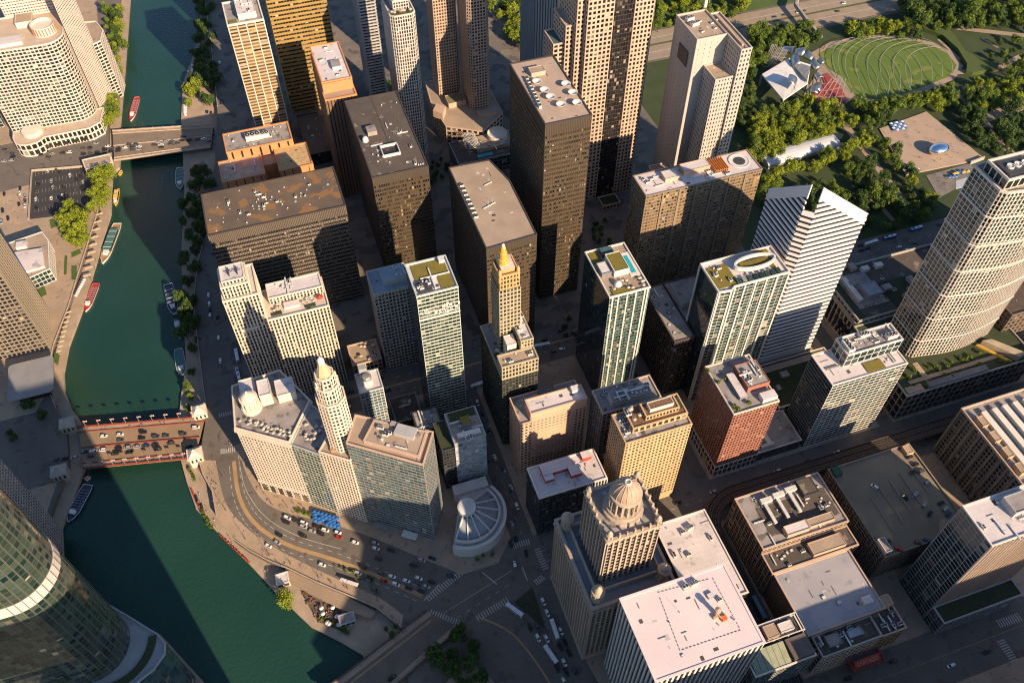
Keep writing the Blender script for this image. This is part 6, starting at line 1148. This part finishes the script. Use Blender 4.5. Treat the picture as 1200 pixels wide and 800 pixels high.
def busmesh(c, c2):
    b = MB(); b.prism([(-6.1,-1.25),(6.0,-1.25),(6.15,-1.1),(6.15,1.1),(6.0,1.25),(-6.1,1.25)],.4,3.0,0); b.prism(R(-5.6,5.6,-1.1,1.1),3.0,3.15,1); b.box(-4.5,-2,-.8,.8,3.15,3.45,0); b.box(1,2.2,-.6,.6,3.15,3.35,0)
    for y in (-1.28,1.25): b.box(-5.6,5.4,y,y+.03,1.5,2.5,2)
    b.box(6.14,6.18,-1,1,1.2,2.6,2)
    for x in (-3.6,3.8):
        for y in (-1.27,1.0):
            vs = [(x+.5*math.cos(a),yy,.5+.5*math.sin(a)) for yy in (y,y+.27) for a in np.linspace(0,2*math.pi,10,endpoint=False)]; b.raw(vs,[(i,(i+1)%10,10+(i+1)%10,10+i) for i in range(10)]+[tuple(range(9,-1,-1)),tuple(range(10,20))],3)
    return b.mesh('bus', [c, c2, cglass, tyre])
busA = busmesh(flat('bus_white',(.62,.62,.62),.35), flat('bus_roof_white',(.70,.70,.70),.4)); busB = busmesh(flat('bus_blue',(.05,.12,.30),.35), flat('bus_roof_white',(.7,.7,.7)))
def bus(u, v, u2, v2, lab, me=None, z=.05):
    P, Q = W(u,v,z+2), W(u2,v2,z+2); o = link('bus', me or busA, None, ((P[0]+Q[0])/2,(P[1]+Q[1])/2,z), math.atan2(Q[1]-P[1],Q[0]-P[0])); tag(o, lab, 'bus')
def carspx(lst, ox, oy, s, ang, where, grp, z=.05):
    for u, v, k in lst: x, y = W(ox+u/s, oy+v/s, z+.7); car(x, y, z, ang + random.gauss(0,.03), k, where, grp)
dirw = lambda a, c: math.atan2(W(*c)[1]-W(*a)[1], W(*c)[0]-W(*a)[0])
aw1 = dirw((300,625),(345,648)); aw2 = dirw((345,640),(480,685)); K = 4.495
carspx([(335,175,'w'),(382,158,'s')], 240,600,K, aw1, 'on the sunlit bend of the riverfront drive', 'cars on the riverfront bend'); carspx([(392,118,'k')],240,600,K,aw1,'on the sunlit bend of the riverfront drive','cars on the riverfront bend')
carspx([(160,535-480+0,'k')],200+0,480+100,K,dirw((275,580),(285,610)),'alone on the riverfront drive below the cream hotel',None)
carspx([(435,28,'w'),(430,52,'k'),(478,40,'k'),(522,55,'w'),(520,75,'s'),(588,75,'k'),(565,98,'s'),(635,93,'w'),(612,112,'k'),(700,105,'w'),(705,130,'r'),(792,157,'w'),(520,125,'k'),(618,275,'w'),(838,290,'g'),(808,320,'s')], 240,600,K, aw2, 'on the sunlit riverfront drive outside the blue parasols', 'cars on the riverfront drive')
carspx([(70,58,'w')][:0]+[(180,62,'s'),(182,90,'w'),(262,100,'k'),(198,145,'k'),(380,180,'k'),(423,152,'s'),(478,142,'k'),(575,235,'b'),(118,190,'k'),(88,220,'s'),(155,243,'k'),(212,222,'g'),(267,238,'w'),(288,278,'w'),(225,262,'r'),(343,260,'w'),(355,300,'k'),(407,247,'w'),(477,267,'k'),(405,275,'g'),(447,290,'s'),(420,315,'k'),(177,308,'g')], 400,622,K, aw2, 'queueing in the shade on the riverfront drive before the crosswalk', 'cars queueing before the crosswalk')
carspx([(268,770,'k')],400,622,K,dirw((400,800),(500,725)),'on the dark road bridge',None)
aw3 = dirw((615,700),(660,790))
carspx([(165,370,'w'),(187,430,'w'),(257,525,'w'),(275,690,'w'),(95,505,'k'),(135,505,'g'),(137,560,'w'),(183,565,'w'),(280,585,'k'),(255,610,'k'),(237,720,'k'),(285,740,'k'),(330,740,'g'),(215,480-20,'g'),(300,640,'k'),(275,790,'w')], 600,622,K, aw3, 'in the shaded traffic below the domed tower', 'cars below the domed tower')
carspx([(75,115,'k'),(15,175,'w'),(20,40,'k'),(5,55,'g')],600,622,K,math.pi/2-.2,'at the crossing beside the domed tower','cars at the crossing')
carspx([(780,85,'s'),(810,250,'w'),(860,320,'s'),(895,410,'w'),(815,410,'k'),(893,705,'k'),(740,20,'k')],400,480,K,math.pi/2,'in the narrow shaded street beside the patterned block','cars in the narrow street')
bus(592,706,614,722,'white bus turning at the crossing below the domed tower'); bus(646,724,654,749,'white bus beside the planted triangle in the shaded street'); bus(640,758,651,774,'white coach behind the traffic below the domed tower'); bus(276,408,279,424,'white bus parked in the shaded riverfront road by the cream tower'); bus(277,430,281,446,'white and blue bus parked below the cream tower',busB); bus(646,402,624,406,'white bus on the avenue beside the dark plaza'); bus(1012,287,1030,281,'white bus on the park-side avenue'); bus(1034,280,1052,275,'dark blue coach on the park-side avenue behind a white bus',busB); bus(1066,270,1082,265,'dark blue coach on the park-side avenue beside the trees',busB); bus(555,452,568,448,'white van-like bus at the avenue corner by the gilded tower')
# avenue, side streets and bridges
rg = random.Random(21); ks = 'wwwsskkkkkggggb'
def lane(P, Q, n, where, grp, z=.05, rev=False):
    a = math.atan2(Q[1]-P[1],Q[0]-P[0])+(math.pi if rev else 0); L = math.hypot(Q[0]-P[0],Q[1]-P[1]); ts = sorted(rg.uniform(0,L) for i in range(n)); last = -9
    for t in ts:
        t = max(t, last+6.2); last = t
        if t < L: car(P[0]+(Q[0]-P[0])*t/L, P[1]+(Q[1]-P[1])*t/L, z, a, rg.choice(ks), where, grp)
for y, r in ((369,0),(374,0),(381,1),(386,1)): lane((-58,y),(215,y),7,'on the shaded avenue behind the slim green glass tower','cars on the avenue',.05,r); lane((330,y+6),(520,y+6),5,'on the avenue beside the park','cars on the park-side avenue',.05,r)
for y, r in ((209,0),(224,1)): lane((100,y),(195,y),3,'in the street below the golden brick hotel','cars near the golden hotel',.05,r); lane((215,y),(360,y),5,'parked under the elevated railway','cars under the railway',.05,r)
for x, r in ((83,0),(90,1)): lane((x,238),(x,358),5,'in the narrow shaded street beside the patterned block','cars in the narrow street',.05,r)
for x, r in ((197,0),(208,1)): lane((x,240),(x,355),4,'in the side street beside the red brick hotel','cars in the hotel side street',.05,r)
lane((100,90),(330,90),6,'on the dark street at the theatre marquee','cars by the theatre'); lane((100,77),(330,77),6,'on the dark street at the theatre marquee','cars by the theatre',.05,True)
Aq, Bq, Cq, Dq = W(0,163),W(250,150),W(247,172),W(0,196)
for f, r, n in ((.42,0,5),(.58,1,15),(.70,1,17),(.82,1,12)):
    P = (Aq[0]+(Dq[0]-Aq[0])*f,Aq[1]+(Dq[1]-Aq[1])*f); Q = (Bq[0]+(Cq[0]-Bq[0])*f,Bq[1]+(Cq[1]-Bq[1])*f); lane(P,Q,n,'in the traffic on the far road bridge','cars on the far bridge',.1,r)
for f, r, n in ((.26,0,4),(.40,0,5),(.60,1,9),(.72,1,9)):
    P = (mb_A[0]+(mb_D[0]-mb_A[0])*f-25,mb_A[1]+(mb_D[1]-mb_A[1])*f+5); Q = (mb_B[0]+(mb_C[0]-mb_B[0])*f,mb_B[1]+(mb_C[1]-mb_B[1])*f); lane(P,Q,n,'crossing the maroon-railed bridge','cars on the maroon bridge',.1,r)
for dx_ in (0,5,13,18): P, Q = W(12,215), W(8,262); lane((P[0]+dx_-4,P[1]),(Q[0]+dx_-4,Q[1]),3,'in the street beside the car park','cars beside the car park'); 
for dx_ in (0,6): P, Q = W(16,130), W(28,160); lane((P[0]+dx_,P[1]),(Q[0]+dx_,Q[1]),3,'in the street beside the cream hotel','cars beside the cream hotel')
for q in ((-85,440,-78,560),(-80,440,-72,560),(-60,690,-36,880),(-55,600,-30,880)): lane((q[0],q[1]),(q[2],q[3]),4,'on the shaded riverfront road by the wide bronze block','cars on the shaded riverfront road')
for (u,v,k) in ((56,200,'w'),(60,212,'s'),(62,219,'s'),(75,219,'k'),(78,227,'g'),(73,229,'w'),(60,232,'w'),(45,216,'k'),(43,224,'g'),(90,210,'k'),(97,213,'s'),(42,233,'w'),(43,244,'k'),(88,224,'g'),(95,206,'k'),(70,201,'k'),(66,198,'g'),(82,205,'w')): x, y = W(u,v,.8); car(x,y,.26,math.pi/2,k,'parked in the open car park by the river','cars in the open car park')
for (u,v,k,a) in ((1025,570,'w',2.0),(1060,582,'k',2.0),(1073,579,'s',.5),(1083,591,'s',.5),(1070,553,'k',.1),(1080,553-1,'g',.1),(1066,535,'k',.1),(1073,544,'k',.1),(1087,565,'s',.1),(1108,596,'s',.3),(1103,589,'k',.1),(1090,601,'k',.5),(1112,602,'b',.3),(1076,636,'k',2.1),(1086,633,'b',2.1),(1041,635,'k',.6),(1053,643,'r',2.0)): x, y = W(u,v,30.7); car(x,y,30.05,a,k,'parked on the open garage roof','cars on the garage roof')
lane((430,712),(860,712),7,'on the sunlit expressway beyond the park','cars on the expressway',.36); lane((430,724),(860,724),7,'on the sunlit expressway beyond the park','cars on the expressway',.36,True)
# ------------------------------------------------------------------ boats
hullw = flat('hull_white',(.66,.64,.62),.35); hulld = flat('hull_navy',(.03,.04,.07),.35); hully = flat('hull_yellow',(.66,.38,.04),.4); deckw = surf('boat_deck',(.46,.40,.34)); redc = flat('boat_red',(.36,.03,.03),.5); greenc = flat('boat_green_roof',(.06,.15,.14),.4); seatc = flat('seat_grey',(.22,.22,.24))
def boat(u0, v0, u1, v1, wd, lab, hull, deck, roof=None, seats=0, rails=None, wheel=True, blunt=False):
    P, Q = W(u0,v0,-6), W(u1,v1,-6); L = math.hypot(Q[0]-P[0],Q[1]-P[1]); a = math.atan2(Q[1]-P[1],Q[0]-P[0]); o = thing('boat', lab, 'boat', ((P[0]+Q[0])/2,(P[1]+Q[1])/2,-7), None, a); h = L/2; w_ = wd/2
    def out(s, z): 
        pts = [(-h,-w_*.8*s),(-h*.7,-w_*s),(h*.45,-w_*s),(h*.75,-w_*.7*s),(h*(.95 if blunt else 1),-w_*(.35 if blunt else .05)*s)]; pts += [(x,-y) for x,y in pts[::-1]]; return [(x*(1 if s==1 else .97),y,z) for x,y in pts]
    b = MB(); A_, B_ = out(.82,-.6), out(1,1.5); n = len(A_); b.raw(A_+B_,[(i,(i+1)%n,n+(i+1)%n,n+i) for i in range(n)]+[tuple(range(n-1,-1,-1))]); link('hull', b.mesh('hull',hull), o)
    b = MB(); b.face(out(.96,1.2)); link('deck', b.mesh('deck',deck), o); b = MB(); C_ = out(1,1.5); D_ = out(.93,1.5); E_ = out(1,1.75); F_ = out(.93,1.75); b.raw(C_+D_+E_+F_,[(2*n+i,2*n+(i+1)%n,3*n+(i+1)%n,3*n+i) for i in range(n)]+[(i,(i+1)%n,2*n+(i+1)%n,2*n+i) for i in range(n)]+[(n+(i+1)%n,n+i,3*n+i,3*n+(i+1)%n) for i in range(n)]); link('gunwale', b.mesh('gunwale',rails or hullw), o)
    if roof:
        b = MB(); b.prism(R(-h*.62,h*.38,-w_*.72,w_*.72),1.2,3.3,1); b.prism(R(-h*.66,h*.42,-w_*.82,w_*.82),3.3,3.55,0); link('cabin', b.mesh('cabin',[roof,cglass]), o)
        for k in range(4): b = MB(); x = -h*.5+k*h*.26; b.box(x,x+.3,-w_*.8,w_*.8,3.55,3.7); link('roof_rib', b.mesh('roof_rib',hullw), o)
    if wheel: b = MB(); b.prism([(h*.42,-w_*.5),(h*.6,-w_*.4),(h*.6,w_*.4),(h*.42,w_*.5)],1.2,3.2,0); b.prism([(h*.39,-w_*.55),(h*.61,-w_*.45),(h*.61,w_*.45),(h*.39,w_*.55)],3.2,3.4,0); link('wheelhouse', b.mesh('wheelhouse',hullw), o)
    for k in range(seats):
        for s in (-1,1): b = MB(); x = -h*.7+k*h*1.1/max(1,seats); b.box(x,x+.5,min(s*w_*.12,s*w_*.8),max(s*w_*.12,s*w_*.8),1.22 if not roof else 3.56,1.75 if not roof else 4.05); link('seat_row', b.mesh('seat_row',seatc), o)
    return o
boat(161,114,153,142,6.5,'white and maroon tour boat cruising above the far bridge',hullw,redc,None,7,redc); boat(138,222,135,241,4.5,'yellow water taxi moored by the car park trees',hully,deckw,hully,2,hully); boat(138,262,120,309,8.5,'large tour boat with dark green glass roof moored at the promenade',hullw,surf('teak_deck',(.4,.22,.1)),greenc,0,hullw,True); boat(113,332,100,365,6.5,'white and red tour boat moored at the promenade',hullw,redc,None,8,redc)
boat(197,333,205,369,8.0,'dark covered yacht moored beside leafy riverwalk',hullw,hulld,hulld,0,None,True,True); boat(207,375,212,397,4.5,'small white motor boat moored under trees',hullw,deckw,hullw,0); boat(209,409,214,440,7.2,'open green-decked barge moored at the riverwalk',hullw,greenc,None,0,None,True,True); boat(211,197,211,222,7.5,'shaded green-decked boat moored near the pink parasols',hullw,greenc,None,3,None,True); boat(218,121,218,141,4.2,'small white cruiser moored in the sunlit patch above the far bridge',hullw,deckw,hullw,0); boat(104,568,80,612,8.0,'dark tour boat with rows of seats moored below the maroon bridge',hulld,hulld,None,8,hullw)
boat(84,563,91,560,2.2,'tiny white dinghy below the maroon bridge',hullw,deckw,None,0,None,False); boat(100,562,106,558,2.6,'tiny orange-canopied launch below the maroon bridge',hullw,orange,None,0,None,False); boat(140,205,143,200,2.4,'tiny yellow launch under the far bridge',hully,deckw,None,0,hully,False); boat(227,75,225,90,3.6,'narrow white launch moored in the shade above the far bridge',hullw,deckw,hullw,0)
# ------------------------------------------------------------------ riverwalk furniture
sheet('lower_roadway', ccw(WL([(322,672),(342,667),(410,700),(440,716),(436,724),(400,714)],-2.5)), -2.5, surf('lower_road',(.34,.25,.17),(.29,.215,.15),.1), -6)
o = bld('ticket_kiosk', 'small riverwalk kiosk with sloping white roof', R(-68,-60.5,252,259), 0, St(cream,g_win,bay=3,fl=4,pw=.8,sh=1), white_roof, z0=-5, par=.4, parm=met_w)
o = bld('river_cafe', 'grey-roofed café pavilion beside the riverside dining terrace', R(-36,-27,215,221), -.5, St(greycon,g_win,bay=3,fl=4,pw=.4,sh=.8), grey_roof, z0=-5, par=.4)
sheet('dining_terrace', ccw(WL([(351,690),(400,715),(408,742),(372,728)],-5)), -4.9, surf('dining_deck',(.13,.10,.08)), -6)
chm = MB(); chm.box(-.35,.35,-.35,.35,.35,.5); chm.box(-.35,.35,.28,.38,.5,1.15); 
for x in (-.3,.3):
    for y in (-.3,.3): chm.box(x-.04,x+.04,y-.04,y+.04,0,.35)
chm = chm.mesh('red_chair', paint_red)
for (a, c, n) in (((222,573),(234,601),13),((256,628),(291,661),19)):
    for i in range(n): x, y = W(a[0]+(c[0]-a[0])*(i+.5)/n,a[1]+(c[1]-a[1])*(i+.5)/n,-5); tag(link('chair', chm, None, (x+1.2,y+.4,-5), math.atan2(c[1]-a[1],c[0]-a[0])+random.gauss(0,.3)), 'red chair in the row along the riverwalk edge', 'chair', 'red chairs along the river').scale = (1.3,1.3,1.3)
tbl = MB(); tbl.lathe(0,0,[(.75,.7),(.75,.78)],10); tbl.lathe(0,0,[(.3,0),(.06,.06),(.06,.7)],8)
for a in range(4): c, s = math.cos(a*1.57), math.sin(a*1.57); tbl.box(c*1.1-.25,c*1.1+.25,s*1.1-.25,s*1.1+.25,0,.5); 
tbl = tbl.mesh('cafe_table', [timber]); dq = WL([(352,692),(398,716),(406,740),(372,727)],-5)
k = 0
for i in range(400):
    x, y = random.uniform(-62,-30), random.uniform(205,245)
    if inpoly(x,y,dq) and k < 34: tag(link('cafe_table', tbl, None, (x,y,-4.85), random.random()), 'café table with stools on the dark riverside dining terrace', 'table', 'café tables on the dining terrace'); k += 1
parasols([(x,y,-4.85) for x, y in [(random.uniform(-58,-36),random.uniform(214,236)) for i in range(40)] if inpoly(x,y,dq)][:7], 'white parasol on the dark riverside dining terrace', 'parasols on the dining terrace', pw_, 1.5)
# ------------------------------------------------------------------ street lamps
lm = MB(); lm.tube([(0,0,0),(0,0,8.4)],.12,6); lm.lathe(0,0,[(.35,0),(.3,.9),(.16,1.1)],8); lm = lm.mesh('pole', met_d)
lh = MB(); lh.tube([(0,0,8.3),(.9,0,8.9),(1.9,0,8.9)],.09,6); lh.box(1.6,2.5,-.22,.22,8.72,8.95); lh = lh.mesh('lamp_head', met_d)
def lamp(x, y, z, rz, lab, grp):
    o = thing('street_lamp', lab, 'street lamp', (x,y,z), grp, rz); link('pole', lm, o); link('lamp_head', lh, o)
for u, v in ((258,560),(262,600),(285,634),(313,653),(338,663),(371,679),(405,692),(440,706)): x, y = W(u,v); lamp(x+1.5,y+1,.15,.8,'dark street lamp on the balustrade side of the riverfront drive','lamps by the balustrade')
for u, v in ((300,560),(318,590),(345,612),(395,630),(445,648),(492,664)): x, y = W(u,v); lamp(x,y,.15,-2.3,'dark street lamp on the hotel side of the riverfront drive','lamps by the hotels')
for x in range(-50,330,34): lamp(x,364,.15,1.57,'street lamp along the shaded avenue','lamps along the avenue'); lamp(x+15,391,.15,-1.57,'street lamp along the far side of the avenue','lamps on the far side of the avenue')
for x in range(100,190,30): lamp(x,231.5+1.6,.15,-1.57,'street lamp beside the golden brick hotel','lamps by the golden hotel')
for u, v in ((20,205),(27,240),(60,190),(100,186),(60,162),(100,158),(170,183),(215,180),(170,151),(215,148)): x, y = W(u,v); lamp(x,y,.15,random.random()*6,'street lamp along the far bridge road','lamps along the far bridge')
# far bank promenade: stub walls with benches, planting beds; dark planting along the near riverwalk
stw = surf('promenade_stone', (.50,.39,.28), (.42,.33,.24), .3, .85)
def stub(u, v, du, dv):
    P, Q = W(u,v), W(u+du,v+dv); o = thing('promenade_bench', 'pale stub wall with timber bench on the far bank promenade', 'bench', (P[0],P[1],.15), 'stub walls on the promenade'); L = math.hypot(Q[0]-P[0],Q[1]-P[1]); b = MB(); b.ebox(P,Q,0,L,-.35,.35,.1,1.1); part('wall', b, stw, o); b = MB(); b.ebox(P,Q,.3,L-.3,.4,1.0,.45,.6); part('seat', b, timber, o)
for i in range(9): t = i/8; stub(121-t*14, 250+t*72, -9, 2.5)
for i in range(9): t = i/8; stub(84-t*12, 365+t*46, -6, 2)
for q in ([(84,283),(95,279),(96,283),(85,287)],[(84,296),(94,292),(95,297),(84,302)],[(84,312),(90,311),(90,328),(84,328)],[(76,300),(79,300),(78,322),(75,322)],[(42,338),(52,335),(55,345),(45,350)],[(58,258),(64,256),(66,266),(60,268)],[(64,412),(70,416),(68,428),(63,424)]): sheet('planting_bed', ccw(WL(q)), .4, grassm, 0)
parasols([(*W(89+i*1.4,346-i*2.6,2),.15) for i in range(8)], 'white folded parasol in the row at the promenade boat landing', 'white parasols at the boat landing', pw_, 1.5)
for a_, c_ in ((3,9),):
    q = SU[a_:c_]; b = MB()
    for P, Q in zip(q, q[1:]): L = math.hypot(Q[0]-P[0],Q[1]-P[1]); b.ebox(Q,P,0,L,.6,7.5,-5,-4.2)
    solo('planting_bed', b, soil, kind='structure')
T([(226,192),(248,186),(243,235),(238,280),(228,290),(227,240)], 9, 'd', 'dark tree on the shaded bank below the orange brick hotel', 'shaded bank trees', .8, z=-5, zt=0)
T([(228,232),(236,228),(232,300),(224,300)], 8.5, 'd', 'dark tree in the planting strip below the wide bronze office block', 'planting strip trees', .78, z=-5, zt=0); T([(224,330),(230,335),(234,400),(228,400)], 9, 'd', 'dark tree in the planting strip below the cream stone tower', 'planting strip trees below the tower', .76, z=-5, zt=0)
# bus shelter
x, y = W(410,684); o = thing('bus_shelter', 'long glass bus shelter with pale roof on the riverside pavement', 'bus shelter', (x,y,.15), None, aw2); b = MB(); b.box(-6,6,-1.1,1.1,2.7,2.95); link('roof', b.mesh('roof',met_w), o); b = MB(); b.box(-5.8,5.8,1,1.06,.3,2.6); link('back_glass', b.mesh('back_glass',cglass), o)
for i in range(4): b = MB(); b.box(-5.8+i*3.8,-5.65+i*3.8,.9,1.05,0,2.7); link('post', b.mesh('post',met_d), o)
b = MB(); b.box(-4,4,.3,.8,.4,.5); link('bench', b.mesh('bench',timber), o)
# planted triangle at the crossing
o = sheet('planted_island', ccw(WL([(603,705),(624,688),(640,738),(628,728)])), .3, soil, -.2)
# ------------------------------------------------------------------ people (a few pixels tall)
skin = flat('skin', (.35,.20,.13)); hairm = flat('hair', (.03,.02,.015))
def personmesh(seed, top, leg):
    sk = bpy.data.meshes.new('person'); st = .18*(seed%3)
    V = [(0,0,.95),(0,0,1.2),(0,0,1.42),(0,0,1.52),(0,.01,1.66),(-.17,0,1.40),(-.24,.03,1.12),(-.22,.10+st*.3,.88),(.17,0,1.40),(.24,-.02,1.12),(.22,-.06+st*.3,.88),(-.09,0,.9),(-.10,st,.5),(-.10,st*.6,.06),(-.10,st*.6+.14,.04),(.09,0,.9),(.10,-st,.5),(.10,-st*1.3,.06),(.10,-st*1.3+.14,.04)]
    E = [(0,1),(1,2),(2,3),(3,4),(2,5),(5,6),(6,7),(2,8),(8,9),(9,10),(0,11),(11,12),(12,13),(13,14),(0,15),(15,16),(16,17),(17,18)]; RR = [.15,.15,.13,.06,.11,.07,.055,.045,.07,.055,.045,.10,.075,.05,.04,.10,.075,.05,.04]
    sk.from_pydata(V,E,[]); ob = bpy.data.objects.new('p', sk); COL.objects.link(ob); md = ob.modifiers.new('s','SKIN')
    for i, r in enumerate(RR): sk.skin_vertices[0].data[i].radius = (r,r)
    sk.skin_vertices[0].data[0].use_root = True; ob.modifiers.new('u','SUBSURF').levels = 1
    dg = bpy.context.evaluated_depsgraph_get(); me = bpy.data.meshes.new_from_object(ob.evaluated_get(dg)); bpy.data.objects.remove(ob); me.name = 'person'
    for m in (top,leg,skin,hairm): me.materials.append(m)
    for p in me.polygons:
        c = p.center; p.use_smooth = True; p.material_index = (3 if (c.z > 1.68 or (c.y < -.02 and c.z > 1.56)) else 2 if c.z > 1.47 or (abs(c.x) > .19 and c.z < 1.1 and c.z > .7) else 1 if c.z < .98 else 0)
    return me
CL = [('white top',(.6,.6,.58)),('dark jacket',(.03,.03,.04)),('red top',(.40,.04,.04)),('blue top',(.05,.10,.26)),('tan coat',(.36,.26,.15))]
PM = [(n, personmesh(i, flat('cloth_'+str(i),c,.9), flat('trousers_'+str(i%3),((.02,.025,.05),(.05,.05,.05),(.22,.18,.13))[i%3],.9))) for i, (n, c) in enumerate(CL)]
def crowd(pxpoly, n, where, grp, z=.15):
    q = WL(pxpoly, z); xs = [p[0] for p in q]; ys = [p[1] for p in q]; k = 0; t = 0
    while k < n and t < 4000:
        t += 1; x, y = random.uniform(min(xs),max(xs)), random.uniform(min(ys),max(ys))
        if inpoly(x,y,q): nm, me = random.choice(PM); o = link('person', me, None, (x,y,z), random.uniform(0,6.28)); o.scale = (1.15,1.15,1.06); tag(o, 'person in %s walking %s' % (nm, where), 'person', grp); k += 1
crowd([(320,575),(395,608),(390,625),(350,615),(330,600)],16,'on the pavement outside the cream hotel','people outside the cream hotel'); crowd([(232,545),(250,540),(262,600),(256,605),(242,575)],16,'on the terrace above the riverwalk','people above the riverwalk'); crowd([(275,636),(300,640),(380,674),(440,704),(430,706),(370,682),(310,656)],18,'along the riverside balustrade','people along the balustrade'); crowd([(352,694),(398,717),(405,738),(373,726)],40,'among the riverside café tables','people at the riverside café',-4.85); crowd([(440,630),(510,650),(560,660),(550,668),(500,662),(440,645)],14,'on the pavement below the blue glass hotel','people below the blue glass hotel')
crowd([(1035,155),(1085,135),(1150,185),(1070,200)],60,'on the sculpture plaza','people on the sculpture plaza',1.2); crowd([(1095,205),(1135,197),(1140,205),(1100,225)],16,'on the café terrace below the plaza','people on the café terrace',.5); crowd([(220,552),(226,550),(245,600),(290,655),(285,655),(238,608)],16,'along the riverwalk edge','people along the riverwalk',-5); crowd([(395,708),(470,715),(480,740),(440,745)],10,'on the shaded corner beside the road bridge','people on the shaded corner'); crowd([(1000,48),(1090,52),(1120,78),(1060,108),(1005,112)],20,'on the oval lawn','people on the oval lawn',.36)
crowd([(262,470),(275,470),(285,478),(262,486)],5,'at the shaded crosswalk by the rotunda','people at the rotunda crosswalk'); crowd([(252,512),(270,508),(278,528),(258,532)],9,'at the sunlit crosswalk by the maroon bridge','people at the bridge crosswalk'); crowd([(100,505),(235,492),(235,494),(100,508)],14,'along the footway of the maroon bridge','people on the maroon bridge',.2); crowd([(110,330),(125,300),(118,300),(104,335)],9,'on the far bank promenade','people on the promenade',.15)
